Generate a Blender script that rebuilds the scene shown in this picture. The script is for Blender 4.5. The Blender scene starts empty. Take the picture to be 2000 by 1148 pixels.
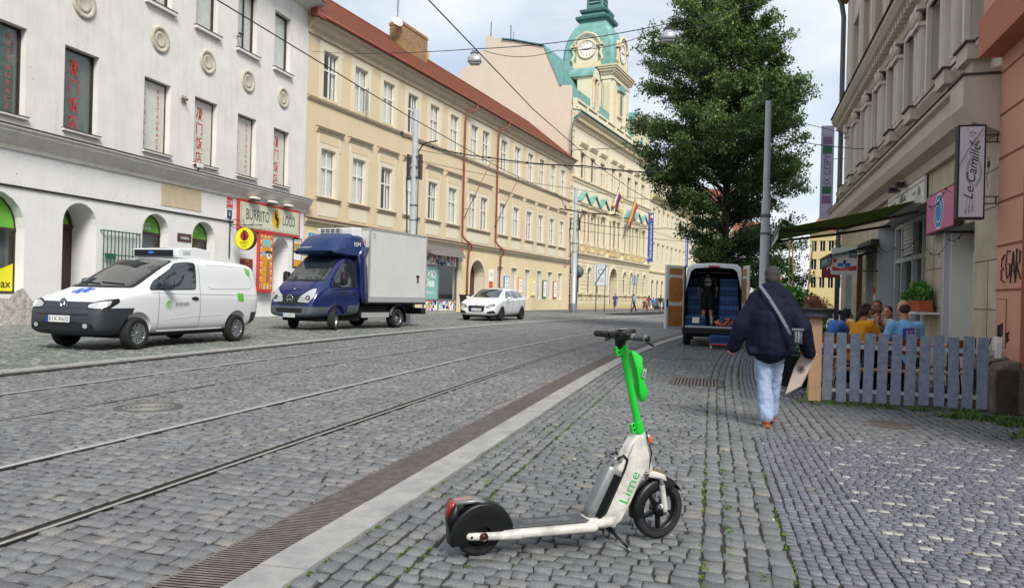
import bpy, bmesh, math, random
import numpy as np
from mathutils import Vector, Matrix, Quaternion
from mathutils.bvhtree import BVHTree
R=math.radians; PI=math.pi; sin=math.sin; cos=math.cos
random.seed(5); RNG=np.random.default_rng(11)
scene=bpy.context.scene; COL=scene.collection
# ---------------------------------------------------------------- camera
cam_d=bpy.data.cameras.new('Camera'); cam=bpy.data.objects.new('Camera',cam_d); COL.objects.link(cam); scene.camera=cam
YAW=R(15.05); ROLL=.026; PIT=math.atan(3/1450)
r0=Vector((cos(YAW),sin(YAW),0)); f0=Vector((-sin(YAW),cos(YAW),0)); up=Vector((0,0,1))
fw=f0*cos(PIT)+up*sin(PIT); u0=-f0*sin(PIT)+up*cos(PIT)
cu=u0*cos(ROLL)-r0*sin(ROLL); cr=r0*cos(ROLL)+u0*sin(ROLL)
cam.matrix_world=Matrix(((cr.x,cu.x,-fw.x,0),(cr.y,cu.y,-fw.y,0),(cr.z,cu.z,-fw.z,1.38),(0,0,0,1)))
cam_d.sensor_width=36; cam_d.lens=36*1450/2000; cam_d.clip_start=.05; cam_d.clip_end=3000
# ---------------------------------------------------------------- sky, sun, exposure
SUN_EL,SUN_AZ=R(44),R(146)       # soft light from behind the photographer
wd=bpy.data.worlds.new('World'); scene.world=wd; wd.use_nodes=True
nt=wd.node_tree; nt.nodes.clear()
def N(nt,t,**k):
    n=nt.nodes.new(t)
    for a,b in k.items(): setattr(n,a,b)
    return n
out=N(nt,'ShaderNodeOutputWorld'); bg=N(nt,'ShaderNodeBackground'); sky=N(nt,'ShaderNodeTexSky')
sky.sky_type='NISHITA'; sky.sun_disc=False; sky.sun_elevation=SUN_EL; sky.sun_rotation=SUN_AZ
sky.air_density=1.2; sky.dust_density=1.5
tc=N(nt,'ShaderNodeTexCoord'); mp=N(nt,'ShaderNodeMapping'); mp.inputs['Scale'].default_value=(1,1,2.6); mp.inputs['Rotation'].default_value=(.3,.2,.9)
no=N(nt,'ShaderNodeTexNoise'); no.inputs['Scale'].default_value=2.3; no.inputs['Detail'].default_value=7; no.inputs['Roughness'].default_value=.5
rp=N(nt,'ShaderNodeValToRGB'); rp.color_ramp.elements[0].position=.36; rp.color_ramp.elements[0].color=(.55,.55,.55,1); rp.color_ramp.elements[1].position=.54; rp.color_ramp.elements[1].color=(.97,.97,.97,1)
no2=N(nt,'ShaderNodeTexNoise'); no2.inputs['Scale'].default_value=5; no2.inputs['Detail'].default_value=6
rp2=N(nt,'ShaderNodeValToRGB'); rp2.color_ramp.elements[0].position=.3; rp2.color_ramp.elements[0].color=(5.9,6.6,7.7,1); rp2.color_ramp.elements[1].position=.65; rp2.color_ramp.elements[1].color=(7.6,7.9,8.3,1)
mx=N(nt,'ShaderNodeMix',data_type='RGBA')
lk=nt.links.new
lk(tc.outputs['Generated'],mp.inputs['Vector']); lk(mp.outputs[0],no.inputs['Vector']); lk(mp.outputs[0],no2.inputs['Vector'])
lk(no.outputs[0],rp.inputs[0]); lk(no2.outputs[0],rp2.inputs[0]); lk(rp.outputs[0],mx.inputs[0]); lk(sky.outputs[0],mx.inputs[6]); lk(rp2.outputs[0],mx.inputs[7])
lk(mx.outputs[2],bg.inputs[0]); bg.inputs[1].default_value=.1; lk(bg.outputs[0],out.inputs[0])
sl=bpy.data.lights.new('Sun','SUN'); so=bpy.data.objects.new('Sun',sl); COL.objects.link(so)
sl.energy=3.4; sl.angle=R(20); sl.color=(1,.955,.88)
# NISHITA rotation: sun direction = (sin az, cos az) measured from +Y
sd=Vector((sin(SUN_AZ)*cos(SUN_EL),cos(SUN_AZ)*cos(SUN_EL),sin(SUN_EL)))
so.rotation_euler=(-sd).to_track_quat('-Z','Y').to_euler(); so.location=(0,-5,40)
scene.view_settings.view_transform='Standard'; scene.view_settings.look='None'; scene.view_settings.exposure=.40; scene.view_settings.gamma=1
scene.cycles.max_bounces=6; scene.cycles.diffuse_bounces=3; scene.cycles.glossy_bounces=3; scene.cycles.transparent_max_bounces=10
# ---------------------------------------------------------------- materials
MATS={}
def srgb(c):
    if isinstance(c,str): c=[int(c[i:i+2],16)/255 for i in (0,2,4)]
    return tuple((x/12.92 if x<=.04045 else ((x+.055)/1.055)**2.4) for x in c)
def mat(name,col,rough=.6,metal=0.,var=.0,vs=2.5,bump=0.,bs=30.,coat=0.,spec=.5,col2=None,emit=0,grid=None,stain=0.):
    """principled material; var = brightness mottling, col2 = second colour mixed in by noise, stain = streaky dirt"""
    if name in MATS: return MATS[name]
    m=bpy.data.materials.new(name); m.use_nodes=True; t=m.node_tree; b=t.nodes['Principled BSDF']
    c=srgb(col) if isinstance(col,str) else col
    b.inputs['Base Color'].default_value=(*c,1); b.inputs['Roughness'].default_value=rough; b.inputs['Metallic'].default_value=metal
    b.inputs['Coat Weight'].default_value=coat; b.inputs['Specular IOR Level'].default_value=spec
    if emit: b.inputs['Emission Color'].default_value=(*c,1); b.inputs['Emission Strength'].default_value=emit
    m.diffuse_color=(*c,1)
    g=N(t,'ShaderNodeTexCoord'); L=t.links.new
    cur=None
    if var or col2:
        n=N(t,'ShaderNodeTexNoise'); n.inputs['Scale'].default_value=vs; n.inputs['Detail'].default_value=8; n.inputs['Roughness'].default_value=.62
        L(g.outputs['Object'],n.inputs['Vector'])
        r=N(t,'ShaderNodeValToRGB'); r.color_ramp.elements[0].position=.32; r.color_ramp.elements[1].position=.68
        ca=tuple(x*(1-var) for x in c); cb=tuple(min(1,x*(1+var*.6)) for x in c)
        if col2: cb=srgb(col2) if isinstance(col2,str) else col2
        r.color_ramp.elements[0].color=(*ca,1); r.color_ramp.elements[1].color=(*cb,1)
        L(n.outputs[0],r.inputs[0]); cur=r.outputs[0]
        if stain:
            mp=N(t,'ShaderNodeMapping'); mp.inputs['Scale'].default_value=(2.2,2.2,.22); L(g.outputs['Object'],mp.inputs[0])
            n2=N(t,'ShaderNodeTexNoise'); n2.inputs['Scale'].default_value=1.6; n2.inputs['Detail'].default_value=9; n2.inputs['Roughness'].default_value=.7; L(mp.outputs[0],n2.inputs[0])
            r2=N(t,'ShaderNodeValToRGB'); r2.color_ramp.elements[0].position=.5; r2.color_ramp.elements[0].color=(0,0,0,1); r2.color_ramp.elements[1].position=.75; r2.color_ramp.elements[1].color=(stain,stain,stain,1)
            L(n2.outputs[0],r2.inputs[0])
            mm=N(t,'ShaderNodeMix',data_type='RGBA'); mm.inputs[7].default_value=(*[x*.42 for x in c],1); L(r2.outputs[0],mm.inputs[0]); L(cur,mm.inputs[6]); cur=mm.outputs[2]
        L(cur,b.inputs['Base Color'])
    if bump:
        n=N(t,'ShaderNodeTexNoise'); n.inputs['Scale'].default_value=bs; n.inputs['Detail'].default_value=6
        L(g.outputs['Object'],n.inputs['Vector']); bp=N(t,'ShaderNodeBump'); bp.inputs['Strength'].default_value=bump; bp.inputs['Distance'].default_value=.02
        L(n.outputs[0],bp.inputs['Height']); L(bp.outputs[0],b.inputs['Normal'])
    MATS[name]=m; return m
def glass_mat(name='window_glass',tint=(.85,.88,.88)):
    if name in MATS: return MATS[name]
    m=bpy.data.materials.new(name); m.use_nodes=True; t=m.node_tree; t.nodes.clear()
    o=N(t,'ShaderNodeOutputMaterial'); mxs=N(t,'ShaderNodeMixShader'); tr=N(t,'ShaderNodeBsdfTransparent'); gl=N(t,'ShaderNodeBsdfGlossy'); lw=N(t,'ShaderNodeLayerWeight'); pw=N(t,'ShaderNodeMath',operation='POWER'); fr=N(t,'ShaderNodeMath',operation='MULTIPLY_ADD')
    tr.inputs[0].default_value=(*tint,1); gl.inputs['Roughness'].default_value=.03; lw.inputs[0].default_value=.5; pw.inputs[1].default_value=3.5; fr.inputs[1].default_value=.75; fr.inputs[2].default_value=.07; t.links.new(lw.outputs['Facing'],pw.inputs[0]); t.links.new(pw.outputs[0],fr.inputs[0])
    nz=N(t,'ShaderNodeTexNoise'); nz.inputs['Scale'].default_value=.8; bp=N(t,'ShaderNodeBump'); bp.inputs['Strength'].default_value=.12
    g=N(t,'ShaderNodeTexCoord'); t.links.new(g.outputs['Object'],nz.inputs[0]); t.links.new(nz.outputs[0],bp.inputs['Height']); t.links.new(bp.outputs[0],gl.inputs['Normal'])
    t.links.new(fr.outputs[0],mxs.inputs[0]); t.links.new(tr.outputs[0],mxs.inputs[1]); t.links.new(gl.outputs[0],mxs.inputs[2]); t.links.new(mxs.outputs[0],o.inputs[0])
    MATS[name]=m; return m
GLASS=glass_mat()
# ---------------------------------------------------------------- objects
def setp(o,label=None,cat=None,group=None,kind=None):
    if label: o['label']=label
    if cat: o['category']=cat
    if group: o['group']=group
    if kind: o['kind']=kind
    return o
def thing(name,label,cat,loc=(0,0,0),rz=0.,group=None,rx=0.,ry=0.):
    o=bpy.data.objects.new(name,None); COL.objects.link(o); o.location=loc; o.rotation_euler=(rx,ry,rz); o.empty_display_size=.2
    return setp(o,label,cat,group)
def kids(o): return [c for c in bpy.data.objects if c.parent==o]
def copy_tree(o,parent=None):
    c=o.copy(); COL.objects.link(c); c.parent=parent
    for k in kids(o): copy_tree(k,c)
    return c
_tx={}
def text_geo(s,shear=0.):
    k=(s,shear)
    if k in _tx: return _tx[k]
    c=bpy.data.curves.new('t','FONT'); c.body=s; c.align_x='CENTER'; c.align_y='CENTER'; c.resolution_u=3; c.shear=shear
    o=bpy.data.objects.new('t',c); COL.objects.link(o)
    me=o.to_mesh(); v=[tuple(p.co) for p in me.vertices]; f=[tuple(p.vertices) for p in me.polygons]
    o.to_mesh_clear(); bpy.data.objects.remove(o); bpy.data.curves.remove(c)
    if v:
        a=np.array(v); lo=a.min(0); hi=a.max(0); a-= (lo+hi)/2; a/= max(1e-6,hi[1]-lo[1]); v=a.tolist()
    _tx[k]=(v,f); return _tx[k]
class MB:
    def __init__(s): s.v=[]; s.f=[]; s.m=[]; s.sm=[]; s.mats=[]
    def mi(s,m):
        if m not in s.mats: s.mats.append(m)
        return s.mats.index(m)
    def add(s,vs,fs,m,smooth=False):
        o=len(s.v); s.v+= [tuple(p) for p in vs]; i=s.mi(m)
        for f in fs: s.f.append(tuple(o+a for a in f)); s.m.append(i); s.sm.append(smooth)
        return s
    def box(s,x0,x1,y0,y1,z0,z1,m,M=None):
        v=[Vector((x,y,z)) for z in (z0,z1) for y in (y0,y1) for x in (x0,x1)]
        if M is not None: v=[M@p for p in v]
        return s.add(v,[(0,2,3,1),(4,5,7,6),(0,1,5,4),(2,6,7,3),(0,4,6,2),(1,3,7,5)],m)
    def quad(s,a,b,c,d,m): return s.add([a,b,c,d],[(0,1,2,3)],m)
    def ext(s,pts,vec,m,smooth=False):
        n=len(pts); vec=Vector(vec); p=[Vector(q) for q in pts]; q=[a+vec for a in p]
        fs=[tuple(range(n))[::-1],tuple(range(n,2*n))]+[(i,(i+1)%n,n+(i+1)%n,n+i) for i in range(n)]
        return s.add(p+q,fs,m,smooth)
    def cyl(s,p0,p1,r0,r1=None,m=None,n=10,cap=True,smooth=True):
        r1=r0 if r1 is None else r1; p0=Vector(p0); p1=Vector(p1); d=p1-p0
        if d.length<1e-7: return s
        q=d.to_track_quat('Z','Y'); vs=[]
        for p,r in ((p0,r0),(p1,r1)):
            for i in range(n): a=2*PI*i/n; vs.append(p+q@Vector((r*cos(a),r*sin(a),0)))
        fs=[(i,(i+1)%n,n+(i+1)%n,n+i) for i in range(n)]; s.add(vs,fs,m,smooth)
        if cap:
            s.add(vs[:n],[tuple(range(n))[::-1]],m); s.add(vs[n:],[tuple(range(n))],m)
        return s
    def tube(s,pts,r,m,n=6,closed=False,rs=None):
        P=[Vector(p) for p in pts]; k=len(P); vs=[]; prev=None
        for i,p in enumerate(P):
            if closed: d=P[(i+1)%k]-P[i-1]
            else: d=P[min(i+1,k-1)]-P[max(i-1,0)]
            if d.length<1e-9: d=Vector((0,0,1))
            d.normalize()
            if prev is None: a=d.orthogonal().normalized()
            else:
                a=prev-d*prev.dot(d)
                a=a.normalized() if a.length>1e-6 else d.orthogonal().normalized()
            prev=a; b=d.cross(a); rr=rs[i] if rs else r
            for j in range(n): t=2*PI*j/n; vs.append(p+a*(rr*cos(t))+b*(rr*sin(t)))
        fs=[]; K=k if closed else k-1
        for i in range(K):
            for j in range(n):
                i2=(i+1)%k; fs.append((i*n+j,i*n+(j+1)%n,i2*n+(j+1)%n,i2*n+j))
        if not closed: fs+= [tuple(range(n))[::-1],tuple(range((k-1)*n,k*n))]
        return s.add(vs,fs,m,n>4)
    def lathe(s,prof,m,n=24,M=None,smooth=True,a0=0,a1=2*PI):
        """prof [(r,z)] about local z"""
        full=abs(a1-a0-2*PI)<1e-6; k=len(prof); nn=n if full else n+1; vs=[]
        for i in range(nn):
            a=a0+(a1-a0)*i/n
            for r,z in prof:
                p=Vector((r*cos(a),r*sin(a),z)); vs.append(M@p if M is not None else p)
        fs=[]
        for i in range(n):
            i2=(i+1)%nn
            for j in range(k-1): fs.append((i*k+j,i2*k+j,i2*k+j+1,i*k+j+1))
        return s.add(vs,fs,m,smooth)
    def text(s,t,o,xd,ud,h,m,w=None,shear=0.,maxw=None,mirror=False):
        v,f=text_geo(t,shear)
        if not v: return s
        o=Vector(o); xd=Vector(xd).normalized(); ud=Vector(ud).normalized()
        W=max(p[0] for p in v)-min(p[0] for p in v); sx=h
        if w: sx=w/W
        if maxw and W*sx>maxw: sx=maxw/W
        return s.add([o+xd*(p[0]*sx)+ud*(p[1]*h) for p in v],f,m)
    def loft(s,rings,m,closed=True,cap=True,smooth=True):
        n=len(rings[0]); vs=[p for r in rings for p in r]; fs=[]
        for i in range(len(rings)-1):
            for j in range(n if closed else n-1): fs.append((i*n+j,i*n+(j+1)%n,(i+1)*n+(j+1)%n,(i+1)*n+j))
        if cap: fs+= [tuple(range(n))[::-1],tuple(range((len(rings)-1)*n,len(rings)*n))]
        return s.add(vs,fs,m,smooth)
    def disc(s,c,xd,ud,rx,ry,m,n=24):
        c=Vector(c);xd=Vector(xd);ud=Vector(ud)
        return s.add([c+xd*(rx*cos(2*PI*i/n))+ud*(ry*sin(2*PI*i/n)) for i in range(n)],[tuple(range(n))],m)
    def mesh(s,name='m'):
        me=bpy.data.meshes.new(name); me.from_pydata([tuple(p) for p in s.v],[],s.f)
        for m in s.mats: me.materials.append(m)
        me.polygons.foreach_set('material_index',s.m); me.polygons.foreach_set('use_smooth',s.sm); me.update(); return me
    def build(s,name,parent=None,bevel=0.,label=None,cat=None,group=None,kind=None,fix=True,loc=None,rz=None):
        me=s.mesh(name)
        if fix:
            bm=bmesh.new(); bm.from_mesh(me); bmesh.ops.recalc_face_normals(bm,faces=bm.faces); bm.to_mesh(me); bm.free()
        o=bpy.data.objects.new(name,me); COL.objects.link(o); o.parent=parent
        if loc is not None: o.location=loc
        if rz is not None: o.rotation_euler=(0,0,rz)
        if bevel:
            b=o.modifiers.new('b','BEVEL'); b.width=bevel; b.segments=2; b.limit_method='ANGLE'; b.angle_limit=R(40)
        return setp(o,label,cat,group,kind)
def attr_mat(name,stops,rough=.7,bump=.5,bs=60.,moss=None,var=.25,hole=False):
    """stone material whose per-stone tone comes from the mesh attribute 'tone'"""
    m=bpy.data.materials.new(name); m.use_nodes=True; t=m.node_tree; b=t.nodes['Principled BSDF']; L=t.links.new
    at=N(t,'ShaderNodeAttribute'); at.attribute_name='tone'; r=N(t,'ShaderNodeValToRGB'); r.color_ramp.interpolation='LINEAR'
    e=r.color_ramp.elements
    while len(e)<len(stops): e.new(.5)
    for i,(p,c) in enumerate(stops): e[i].position=p; e[i].color=(*srgb(c),1)
    L(at.outputs['Fac'],r.inputs[0])
    g=N(t,'ShaderNodeTexCoord'); n=N(t,'ShaderNodeTexNoise'); n.inputs['Scale'].default_value=1.1; n.inputs['Detail'].default_value=8; n.inputs['Roughness'].default_value=.7; L(g.outputs['Object'],n.inputs[0])
    r2=N(t,'ShaderNodeValToRGB'); r2.color_ramp.elements[0].position=.3; r2.color_ramp.elements[1].position=.7
    r2.color_ramp.elements[0].color=(1-var,1-var,1-var*.95,1); r2.color_ramp.elements[1].color=(1+var*.4,1+var*.4,1+var*.36,1); L(n.outputs[0],r2.inputs[0])
    mu=N(t,'ShaderNodeMix',data_type='RGBA',blend_type='MULTIPLY'); mu.inputs[0].default_value=1; L(r.outputs[0],mu.inputs[6]); L(r2.outputs[0],mu.inputs[7])
    n3=N(t,'ShaderNodeTexNoise'); n3.inputs['Scale'].default_value=bs; n3.inputs['Detail'].default_value=9; n3.inputs['Roughness'].default_value=.75; L(g.outputs['Object'],n3.inputs[0])
    r3=N(t,'ShaderNodeValToRGB'); r3.color_ramp.elements[0].position=.3; r3.color_ramp.elements[0].color=(.55,.55,.55,1); r3.color_ramp.elements[1].position=.66; r3.color_ramp.elements[1].color=(1.62,1.62,1.6,1); L(n3.outputs[0],r3.inputs[0])
    mu2=N(t,'ShaderNodeMix',data_type='RGBA',blend_type='MULTIPLY'); mu2.inputs[0].default_value=1; L(mu.outputs[2],mu2.inputs[6]); L(r3.outputs[0],mu2.inputs[7]); L(mu2.outputs[2],b.inputs['Base Color'])
    b.inputs['Roughness'].default_value=rough
    bp=N(t,'ShaderNodeBump'); bp.inputs['Strength'].default_value=bump; bp.inputs['Distance'].default_value=.006; L(n3.outputs[0],bp.inputs['Height']); L(bp.outputs[0],b.inputs['Normal'])
    MATS[name]=m; return m
def np_mesh(name,V,Fq,mats,tone=None,kind='structure',tri=False,smooth=False,parent=None,mi=None):
    me=bpy.data.meshes.new(name); V=np.ascontiguousarray(V,dtype=np.float32); k=3 if tri else 4
    me.vertices.add(len(V)); me.vertices.foreach_set('co',V.ravel()); Fq=np.ascontiguousarray(Fq,dtype=np.int32)
    me.loops.add(Fq.size); me.loops.foreach_set('vertex_index',Fq.ravel()); me.polygons.add(len(Fq))
    me.polygons.foreach_set('loop_start',np.arange(0,Fq.size,k,dtype=np.int32))
    try: me.polygons.foreach_set('loop_total',np.full(len(Fq),k,dtype=np.int32))
    except Exception: pass
    for m in mats: me.materials.append(m)
    if mi is not None: me.polygons.foreach_set('material_index',mi.astype(np.int32))
    me.update(calc_edges=True)
    if smooth: me.polygons.foreach_set('use_smooth',np.ones(len(Fq),dtype=bool))
    if tone is not None:
        a=me.attributes.new('tone','FLOAT','POINT'); a.data.foreach_set('value',tone.astype(np.float32))
    o=bpy.data.objects.new(name,me); COL.objects.link(o); o.parent=parent
    if kind: o['kind']=kind
    return o
# ---------------------------------------------------------------- voxel-fused bodies
def prim_cap(mb,p0,p1,ra,rb,n=12,M=None):
    p0=Vector(p0);p1=Vector(p1);d=p1-p0;L=d.length
    q=d.to_track_quat('Z','Y') if L>1e-6 else Quaternion()
    prof=[(max(1e-4,ra*sin(a)),-ra*cos(a)) for a in [PI/2*i/4 for i in range(5)]]+[(max(1e-4,rb*cos(a)),L+rb*sin(a)) for a in [PI/2*i/4 for i in range(5)]]
    mb.lathe(prof,M,n=n,M=Matrix.Translation(p0)@q.to_matrix().to_4x4())
def prim_ell(mb,c,r,M=None,rot=(0,0,0),n=14):
    if isinstance(r,(int,float)): r=(r,r,r)
    prof=[(max(1e-4,sin(PI*i/10)),-cos(PI*i/10)) for i in range(11)]
    from mathutils import Euler
    T=Matrix.Translation(Vector(c))@Euler(rot).to_matrix().to_4x4()@Matrix.Diagonal((r[0],r[1],r[2],1))
    mb.lathe(prof,M,n=n,M=T)
def prim_box(mb,c,h,M=None,rot=(0,0,0)):
    from mathutils import Euler
    T=Matrix.Translation(Vector(c))@Euler(rot).to_matrix().to_4x4()
    mb.box(-h[0],h[0],-h[1],h[1],-h[2],h[2],M,M=T)
def fuse(prims,m,name,parent=None,voxel=.012,smooth=4,disp=0.,dscale=.1,label=None):
    """closed primitives fused into one continuous skin"""
    mb=MB()
    for p in prims:
        if p[0]=='c': prim_cap(mb,p[1],p[2],p[3],p[4],M=m)
        elif p[0]=='e': prim_ell(mb,p[1],p[2],M=m,rot=p[3] if len(p)>3 else (0,0,0))
        elif p[0]=='b': prim_box(mb,p[1],p[2],M=m,rot=p[3] if len(p)>3 else (0,0,0))
    me=mb.mesh('tmp')
    bm=bmesh.new(); bm.from_mesh(me); bmesh.ops.remove_doubles(bm,verts=bm.verts,dist=1e-4); bmesh.ops.recalc_face_normals(bm,faces=bm.faces); bm.to_mesh(me); bm.free()
    o=bpy.data.objects.new('tmp',me); COL.objects.link(o)
    r=o.modifiers.new('r','REMESH'); r.mode='VOXEL'; r.voxel_size=voxel; r.use_smooth_shade=True
    if smooth: s=o.modifiers.new('s','SMOOTH'); s.factor=.5; s.iterations=smooth
    if disp:
        tx=bpy.data.textures.get('fold%g'%dscale) or bpy.data.textures.new('fold%g'%dscale,'CLOUDS'); tx.noise_scale=dscale; tx.noise_depth=2
        d=o.modifiers.new('d','DISPLACE'); d.texture=tx; d.strength=disp; d.mid_level=.5; d.texture_coords='LOCAL'
    dg=bpy.context.evaluated_depsgraph_get(); dg.update()
    me2=bpy.data.meshes.new_from_object(o.evaluated_get(dg)); bpy.data.objects.remove(o); bpy.data.meshes.remove(me)
    me2.name=name; me2.materials.clear(); me2.materials.append(m)
    me2.polygons.foreach_set('use_smooth',[True]*len(me2.polygons)); me2.polygons.foreach_set('material_index',[0]*len(me2.polygons))
    ob=bpy.data.objects.new(name,me2); COL.objects.link(ob); ob.parent=parent
    if label: ob['label']=label
    return ob
# ================================================================ GROUND
def bend(x,Y):
    """shift of street lines at height Y: the street bends to the right further on"""
    y0=12+(-x-2.2)*.95; d=np.maximum(0,np.asarray(Y,float)-y0); k=.0033
    lim=.2/(2*k); return np.where(d<lim,k*d*d,k*lim*lim+.2*(d-lim))
ROADZ=-.035
def strip(mb,x0,x1,ys,z,m,z2=None,th=None):
    vs=[];fs=[]
    for y in ys:
        b=float(bend((x0+x1)/2,y)); vs+= [(x0+b,y,z),(x1+b,y,z if z2 is None else z2)]
    fs=[(2*i,2*i+1,2*i+3,2*i+2) for i in range(len(ys)-1)]; mb.add(vs,fs,m)
M_base=mat('joint_soil','2a2825',.95,var=.3,vs=9,bump=.4,bs=80)
def far_cobble(name,c1,c2,cj,sc):
    m=bpy.data.materials.new(name); m.use_nodes=True; t=m.node_tree; b=t.nodes['Principled BSDF']; L=t.links.new
    g=N(t,'ShaderNodeTexCoord'); br=N(t,'ShaderNodeTexBrick'); br.offset=.5
    br.inputs['Color1'].default_value=(*srgb(c1),1); br.inputs['Color2'].default_value=(*srgb(c2),1); br.inputs['Mortar'].default_value=(*srgb(cj),1)
    br.inputs['Scale'].default_value=1; br.inputs['Brick Width'].default_value=sc; br.inputs['Row Height'].default_value=sc*.9; br.inputs['Mortar Size'].default_value=.012; br.inputs['Mortar Smooth'].default_value=.4
    n=N(t,'ShaderNodeTexNoise'); n.inputs['Scale'].default_value=.7; n.inputs['Detail'].default_value=8; L(g.outputs['Object'],n.inputs[0]); L(g.outputs['Object'],br.inputs[0])
    r=N(t,'ShaderNodeValToRGB'); r.color_ramp.elements[0].color=(.75,.75,.75,1); r.color_ramp.elements[1].color=(1.15,1.15,1.15,1); L(n.outputs[0],r.inputs[0])
    mu=N(t,'ShaderNodeMix',data_type='RGBA',blend_type='MULTIPLY'); mu.inputs[0].default_value=1; L(br.outputs[0],mu.inputs[6]); L(r.outputs[0],mu.inputs[7]); L(mu.outputs[2],b.inputs['Base Color']); b.inputs['Roughness'].default_value=.8
    MATS[name]=m; return m
M_far=far_cobble('cobble_far','6b6c6e','606164','444445',.15)
# ground sheet under everything
g=MB(); g.quad((-1500,-300,-.09),(1500,-300,-.09),(1500,2500,-.09),(-1500,2500,-.09),M_base); g.build('ground',kind='structure')
ys_far=[-3+1.0*i for i in range(0,30)]+[27+3*i for i in range(0,70)]
g=MB(); strip(g,-10.4,-2.2,ys_far,ROADZ-.013,M_base); g.build('road',kind='structure',fix=False)
g=MB(); strip(g,-2.0,30,ys_far,-.012,M_base); g.build('pavement',kind='structure',fix=False)
g=MB(); strip(g,-60,-10.25,ys_far,-.021,M_base); g.build('parking_area',kind='structure',fix=False)
# far surfaces beyond the modelled setts
g=MB(); ys2=[58+3*i for i in range(60)]; strip(g,-10.4,-2.2,ys2,ROADZ,M_far); strip(g,-2.0,30,[45+3*i for i in range(64)],.0,M_far); strip(g,-60,-10.25,[60+3*i for i in range(60)],0.,M_far); g.build('road_beyond',kind='structure',fix=False)
def in_view(x,y,marg=3.0):
    dep=-sin(YAW)*x+cos(YAW)*y; lat=cos(YAW)*x+sin(YAW)*y
    return (dep>2.2)&(np.abs(lat)<dep*.70+marg)
def setts(name,cx,cy,ang,hx,hy,zt,mat_,tone,near,bendx=True,jit=.16,hj=.004,sink=.03):
    """irregular stone setts: near ones with rounded shoulders, all real relief"""
    n=len(cx); c=np.cos(ang); s=np.sin(ang)
    sx=np.array([-1,1,1,-1]); sy=np.array([-1,-1,1,1])
    jx=RNG.uniform(-jit,jit,(n,4))*hx[:,None]; jy=RNG.uniform(-jit,jit,(n,4))*hy[:,None]
    zt=zt+np.clip(RNG.normal(0,hj,n),-.006,.009); tx=RNG.normal(0,.02,n); ty=RNG.normal(0,.02,n)
    def ring(f,dz,tilt=True):
        lx=sx*hx[:,None]*f+jx*f; ly=sy*hy[:,None]*f+jy*f
        X=cx[:,None]+lx*c[:,None]-ly*s[:,None]; Y=cy[:,None]+lx*s[:,None]+ly*c[:,None]
        Z=zt[:,None]+dz+(tx[:,None]*lx+ty[:,None]*ly)
        return np.stack([X,Y,Z],-1)
    rings=[ring(1.0,-sink),ring(.985,-.006),ring(.90,-.0005)] if near else [ring(.99,-sink),ring(.90,0)]
    k=len(rings); V=np.concatenate(rings,1).reshape(-1,3)
    q=[]
    for i in range(k-1):
        for j in range(4): q.append((i*4+j,i*4+(j+1)%4,(i+1)*4+(j+1)%4,(i+1)*4+j))
    q.append(tuple((k-1)*4+j for j in range(4)))
    F=(np.array(q)[None]+(np.arange(n)*4*k)[:,None,None]).reshape(-1,4)
    if bendx: V[:,0]+=bend(V[:,0],V[:,1])
    return V,F,np.repeat(tone,4*k)
def collect(name,lst,mat_):
    V=[];F=[];T=[];o=0
    for v,f,t in lst: V.append(v);F.append(f+o);T.append(t);o+=len(v)
    return np_mesh(name,np.concatenate(V),np.concatenate(F),[mat_],np.concatenate(T))
def rows(x0,x1,y0,y1,s,mask=None,jr=.1,asp=1.12,gap=.012,mat_=None,zt=0.,alongY=False,tonef=None,nearY=11,hj=.004,jit=.16,wav=.03):
    out=[]
    if alongY: a0,a1,b0,b1=y0,y1,x0,x1
    else: a0,a1,b0,b1=x0,x1,y0,y1
    nr=max(1,int(round((b1-b0)/s))); st=(b1-b0)/nr; CX=[];CY=[];HX=[];HY=[]
    for i in range(nr):
        L=a1-a0; k=max(1,int(round(L/(s*asp)))); w=RNG.uniform(1-jr*2.2,1+jr*2.2,k)*s*asp; w[0]*=RNG.uniform(.55,1.2); w*=L/w.sum(); e=np.cumsum(w); c=a0+e-w/2
        ok=(c>a0)&(c<a1); c=c[ok]; w=w[ok]; b=b0+(i+.5)*st
        bb=b+wav*np.sin(c*1.7+3*np.sin(b*.31)) if not alongY else np.full(len(c),b)
        CX.append(c);CY.append(bb+RNG.normal(0,.004,len(c)));HX.append((w-gap)/2);HY.append(np.full(len(c),(st-gap)/2)*RNG.uniform(.93,1.0,len(c)))
    CX,CY,HX,HY=map(np.concatenate,(CX,CY,HX,HY))
    if alongY: CX,CY,HX,HY=CY,CX,HY,HX
    ok=in_view(CX+bend(CX,CY),CY)
    if mask is not None: ok&=mask(CX,CY)
    CX,CY,HX,HY=CX[ok],CY[ok],HX[ok],HY[ok]
    tone=RNG.random(len(CX)) if tonef is None else tonef(CX,CY)
    for near in (True,False):
        m=(CY<nearY) if near else (CY>=nearY)
        if m.sum(): out.append(setts('',CX[m],CY[m],RNG.normal(0,.05,m.sum()),HX[m],HY[m],zt,mat_,tone[m],near,jit=jit,hj=hj))
    return out
M_road=attr_mat('road_setts',[(0,'5a5a5c'),(.35,'636466'),(.75,'6b6c6e'),(.95,'706f6f'),(1,'787571')],rough=.6,bump=.8,bs=75)
M_side=attr_mat('pavement_setts',[(0,'5a5c5e'),(.4,'626466'),(.8,'696b6d'),(.96,'6f6e6b'),(1,'7a756e')],rough=.62,bump=.8,bs=80)
M_mos=attr_mat('mosaic_setts',[(0,'55565c'),(.4,'5d5e65'),(.8,'66676d'),(.9,'6b6a70'),(.905,'8c8a86'),(1,'9c9993')],rough=.5,bump=.4,bs=90,var=.18)
M_park=attr_mat('parking_setts',[(0,'555958'),(.4,'666a68'),(.8,'757875'),(1,'83827b')],rough=.65,bump=.5,bs=45)
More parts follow.
